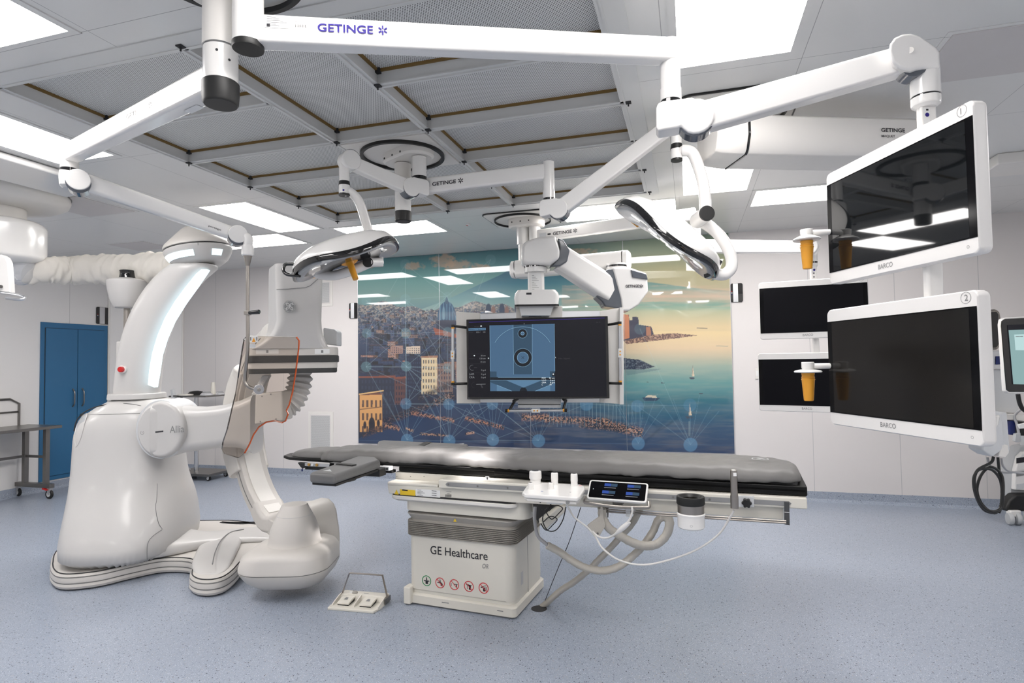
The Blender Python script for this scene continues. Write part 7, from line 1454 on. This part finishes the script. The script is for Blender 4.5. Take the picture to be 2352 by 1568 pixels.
mb = MB(); mb.tube(smooth_path([tr+EZ*zt(1075)+E1*ux_(460)-E2*.05, tr+EZ*zt(1058)+E1*ux_(440)-E2*.15, tr+EZ*zt(1046)+E1*ux_(430)-E2*.2, tr+EZ*zt(1048)+E1*ux_(440)-E2*.2, tr+EZ*zt(1072)+E1*ux_(458)-E2*.05], 6), .010, 8); mb.build('foot_pedal', M['chrome'], tl)
tt = tr+EZ*(zt(908)+.011)+E1*ux_(474)
mb = MB(); mb.lathe(tt+E1*.20, [(.036, .008), (.034, .02), (.026, .17), (.024, .175), (.001, .175)], EZ, 20); a_ = mb.build('beige_cone', M['cream']); tag(a_, 'beige cone standing on the steel trolley', 'cone')
mb = MB(); mb.lathe(tt+E1*-.04-E2*.0, [(.11, 0), (.11, .02), (.08, .05), (.03, .06), (.001, .06)], EZ, 24); tag(mb.build('black_bundle', M['black']), 'small black bundle on the steel trolley', 'bundle')
mb = MB(); mb.lathe(tt+E1*-.12-E2*.12, [(.10, 0), (.105, .012), (.10, .02), (.001, .022)], EZ, 24); tag(mb.build('coiled_tubing', M['hose']), 'flat coil of cream tubing on the steel trolley', 'tubing')
for k, (x_, y_, s_) in enumerate(((.16, -.10, .09), (.27, .05, .07))):
    mb = MB(); bm_ = [[tt+E1*(x_+s_*(1-.5*z)*(1+.3*mnoise.noise(Vector((kk*.9, z*5, k*7))))*math.cos(2*math.pi*kk/14))+E2*(y_+s_*(1-.5*z)*math.sin(2*math.pi*kk/14))+EZ*(z*.05) for kk in range(14)] for z in (0, .4, .8, 1)]; mb.loft(bm_); tag(mb.build('plastic_bag', M['clear']), ['crumpled clear plastic bag beside the beige cone', 'small clear plastic bag at the right end of the trolley'][k], 'plastic bag')
st_ = at(405, 925, 7.6); sv = thing('gauge_stand', (st_.x, st_.y, .0), 'thin stand with small grey device and black hose behind the gantry shoulder', 'stand')
mb = MB(); mb.cyl((st_.x, st_.y, 0), (st_.x, st_.y, at(405, 935, 7.6).z), .015, 12); mb.cyl((st_.x, st_.y, .0), (st_.x, st_.y, .02), .16, 24); mb.build('pole', M['steel'], sv)
mb = MB(); mb.prism([at(x, y, 7.55) for x, y in ((391, 895), (396, 893), (402, 912), (400, 915), (393, 912))], E2*.05); mb.build('device', M['grey'], sv, bevel=.004)
mb = MB(); mb.tube(smooth_path([at(398, 909, 7.5), at(410, 910, 7.5), at(419, 914, 7.5), at(412, 919, 7.5), at(402, 920, 7.5)], 5), .008, 8); mb.build('hose', M['black'], sv)
mb = MB(); mb.cyl(at(414, 918, 7.55), at(414, 928, 7.55), .022, 14); mb.build('clamp', M['gblack'], sv)

# ================================================================== RIGHT SIDE CARTS
rc = onZ(2330, 1200, 0); rc = Vector((rc.x, rc.y, 0)); cdp = (rc+EZ*HC-CAM).dot(FW)
ct_ = thing('equipment_cart', rc, 'white and black wheeled equipment cart cut by the right photo edge', 'cart')
def cpoly(t, px, d, th, m, name, bev=.005): mb = MB(); mb.prism([at(x, y, d) for x, y in px], E2*th); return mb.build(name, M[m], t, bevel=bev, bseg=3)
cpoly(ct_, [(2312, 1168), (2318, 1150), (2335, 1135), (2400, 1135), (2400, 1175), (2312, 1175)], cdp-.1, .10, 'black', 'base', .02)
cpoly(ct_, [(2320, 1140), (2322, 1080), (2330, 1045), (2345, 1026), (2400, 1015), (2400, 1140)], cdp-.02, .12, 'grey', 'body_frame', .01)
cpoly(ct_, [(2331, 1125), (2333, 1080), (2340, 1050), (2352, 1038), (2400, 1030), (2400, 1130)], cdp-.06, .12, 'white', 'body', .01)
for i in range(3): cpoly(ct_, [(2335, 1052+30*i), (2362, 1048+30*i), (2362, 1060+30*i), (2335, 1064+30*i)], cdp-.063, .003, ('inkb', 'inkg', 'lgrey')[i], 'panel_print', 0)
for x in (2319, 2337):
    mb = MB(); q = at(x, 1187, cdp-.12); q.z = .055; mb.lathe(q-EX*.02, [(.03, 0), (.05, .004), (.055, .012), (.055, .032), (.05, .040), (.03, .044)], EX, 28); mb.build('caster', M['grey'], ct_)
mb = MB(); mb.box(at(2328, 1178, cdp-.1), (.10, .06, .06), E1, E2); mb.build('caster_fork', M['white'], ct_, bevel=.01)
rk = thing('equipment_rack', at(2350, 1100, 5.0), 'stack of pale equipment boxes with dark blue labels behind monitor 2', 'equipment rack')
cpoly(rk, [(2280, 848), (2340, 848), (2340, 948), (2280, 944)], 5.1, .4, 'lgrey', 'upper_box'); cpoly(rk, [(2280, 805), (2330, 805), (2330, 846), (2280, 846)], 5.05, .4, 'alu', 'label_box'); cpoly(rk, [(2289, 818), (2306, 818), (2306, 836), (2289, 837)], 5.04, .005, 'dblue', 'blue_label', 0)
cpoly(rk, [(2300, 950), (2400, 955), (2400, 968), (2300, 963)], 5.0, .4, 'white2', 'shelf'); cpoly(rk, [(2320, 966), (2333, 966), (2333, 998), (2320, 998)], 5.0, .2, 'dblue', 'blue_panel'); cpoly(rk, [(2333, 970), (2400, 972), (2400, 1002), (2333, 1000)], 5.1, .3, 'black', 'lower_unit'); cpoly(rk, [(2341, 975), (2400, 960), (2400, 980), (2343, 984)], 4.95, .02, 'label', 'paper_label', 0)
mb = MB(); mb.tube([at(2350, 975, 5.6), (at(2350, 975, 5.6).x, at(2350, 975, 5.6).y, .0)], .03, 12); mb.build('rack_post', M['lgrey'], rk)
cpoly(rk, [(2334, 996), (2344, 994), (2346, 1012), (2340, 1016), (2332, 1013)], 4.95, .03, 'grey', 'plug', .002); cable(rk, [(2340, 996, 4.96), (2336, 975, 4.98), (2330, 955, 5.0), (2345, 940, 5.0), (2360, 930, 5.0)], .010, 'gcable'); cable(rk, [(2338, 905, 4.9), (2342, 925, 4.9), (2350, 940, 4.9), (2365, 948, 4.9)], .016, 'black')
vt = thing('cart_screen', at(2330, 900, 4.6), 'tilted touch screen with pale teal display at the right photo edge', 'screen')
cpoly(vt, [(2302, 733), (2310, 729), (2420, 724), (2420, 903), (2318, 903), (2310, 898), (2300, 745)], 4.6, .04, 'white', 'bezel_back', .006)
cpoly(vt, [(2301.5, 737), (2309, 732), (2420, 727), (2420, 900), (2319, 900), (2312, 895), (2300.5, 748)], 4.595, .01, 'gblack', 'bezel', .003)
cpoly(vt, [(2314, 746), (2420, 742), (2420, 884), (2326, 882)], 4.592, .002, 'ui_bg', 'screen', 0); cpoly(vt, [(2317, 758), (2420, 754), (2420, 884), (2328, 882)], 4.590, .002, 'ui_teal', 'screen_image', 0); cpoly(vt, [(2330, 768), (2420, 765), (2420, 805), (2333, 804)], 4.588, .002, 'ui_tealb', 'screen_window', 0)
cpoly(vt, [(2333, 772), (2350, 771.5), (2350, 773), (2333, 773.5)], 4.586, .002, 'inkg', 'screen_print', 0)
mb = MB(); mb.tube([at(2370, 900, 4.65), Vector((at(2370, 900, 4.65).x, at(2370, 900, 4.65).y, .9))], .03, 12); mb.build('stand_neck', M['grey'], vt)
v2 = thing('side_screen', at(2290, 800, 5.3), 'narrow dark screen seen edge-on behind monitor 2', 'screen')
cpoly(v2, [(2262, 712), (2290, 709), (2298, 716), (2301, 730), (2300, 792), (2294, 803), (2262, 803)], 5.2, .05, 'steel', 'housing', .02); cpoly(v2, [(2262, 718), (2289, 715), (2294, 722), (2295, 790), (2289, 798), (2262, 798)], 5.19, .02, 'gblack', 'glass', .003)
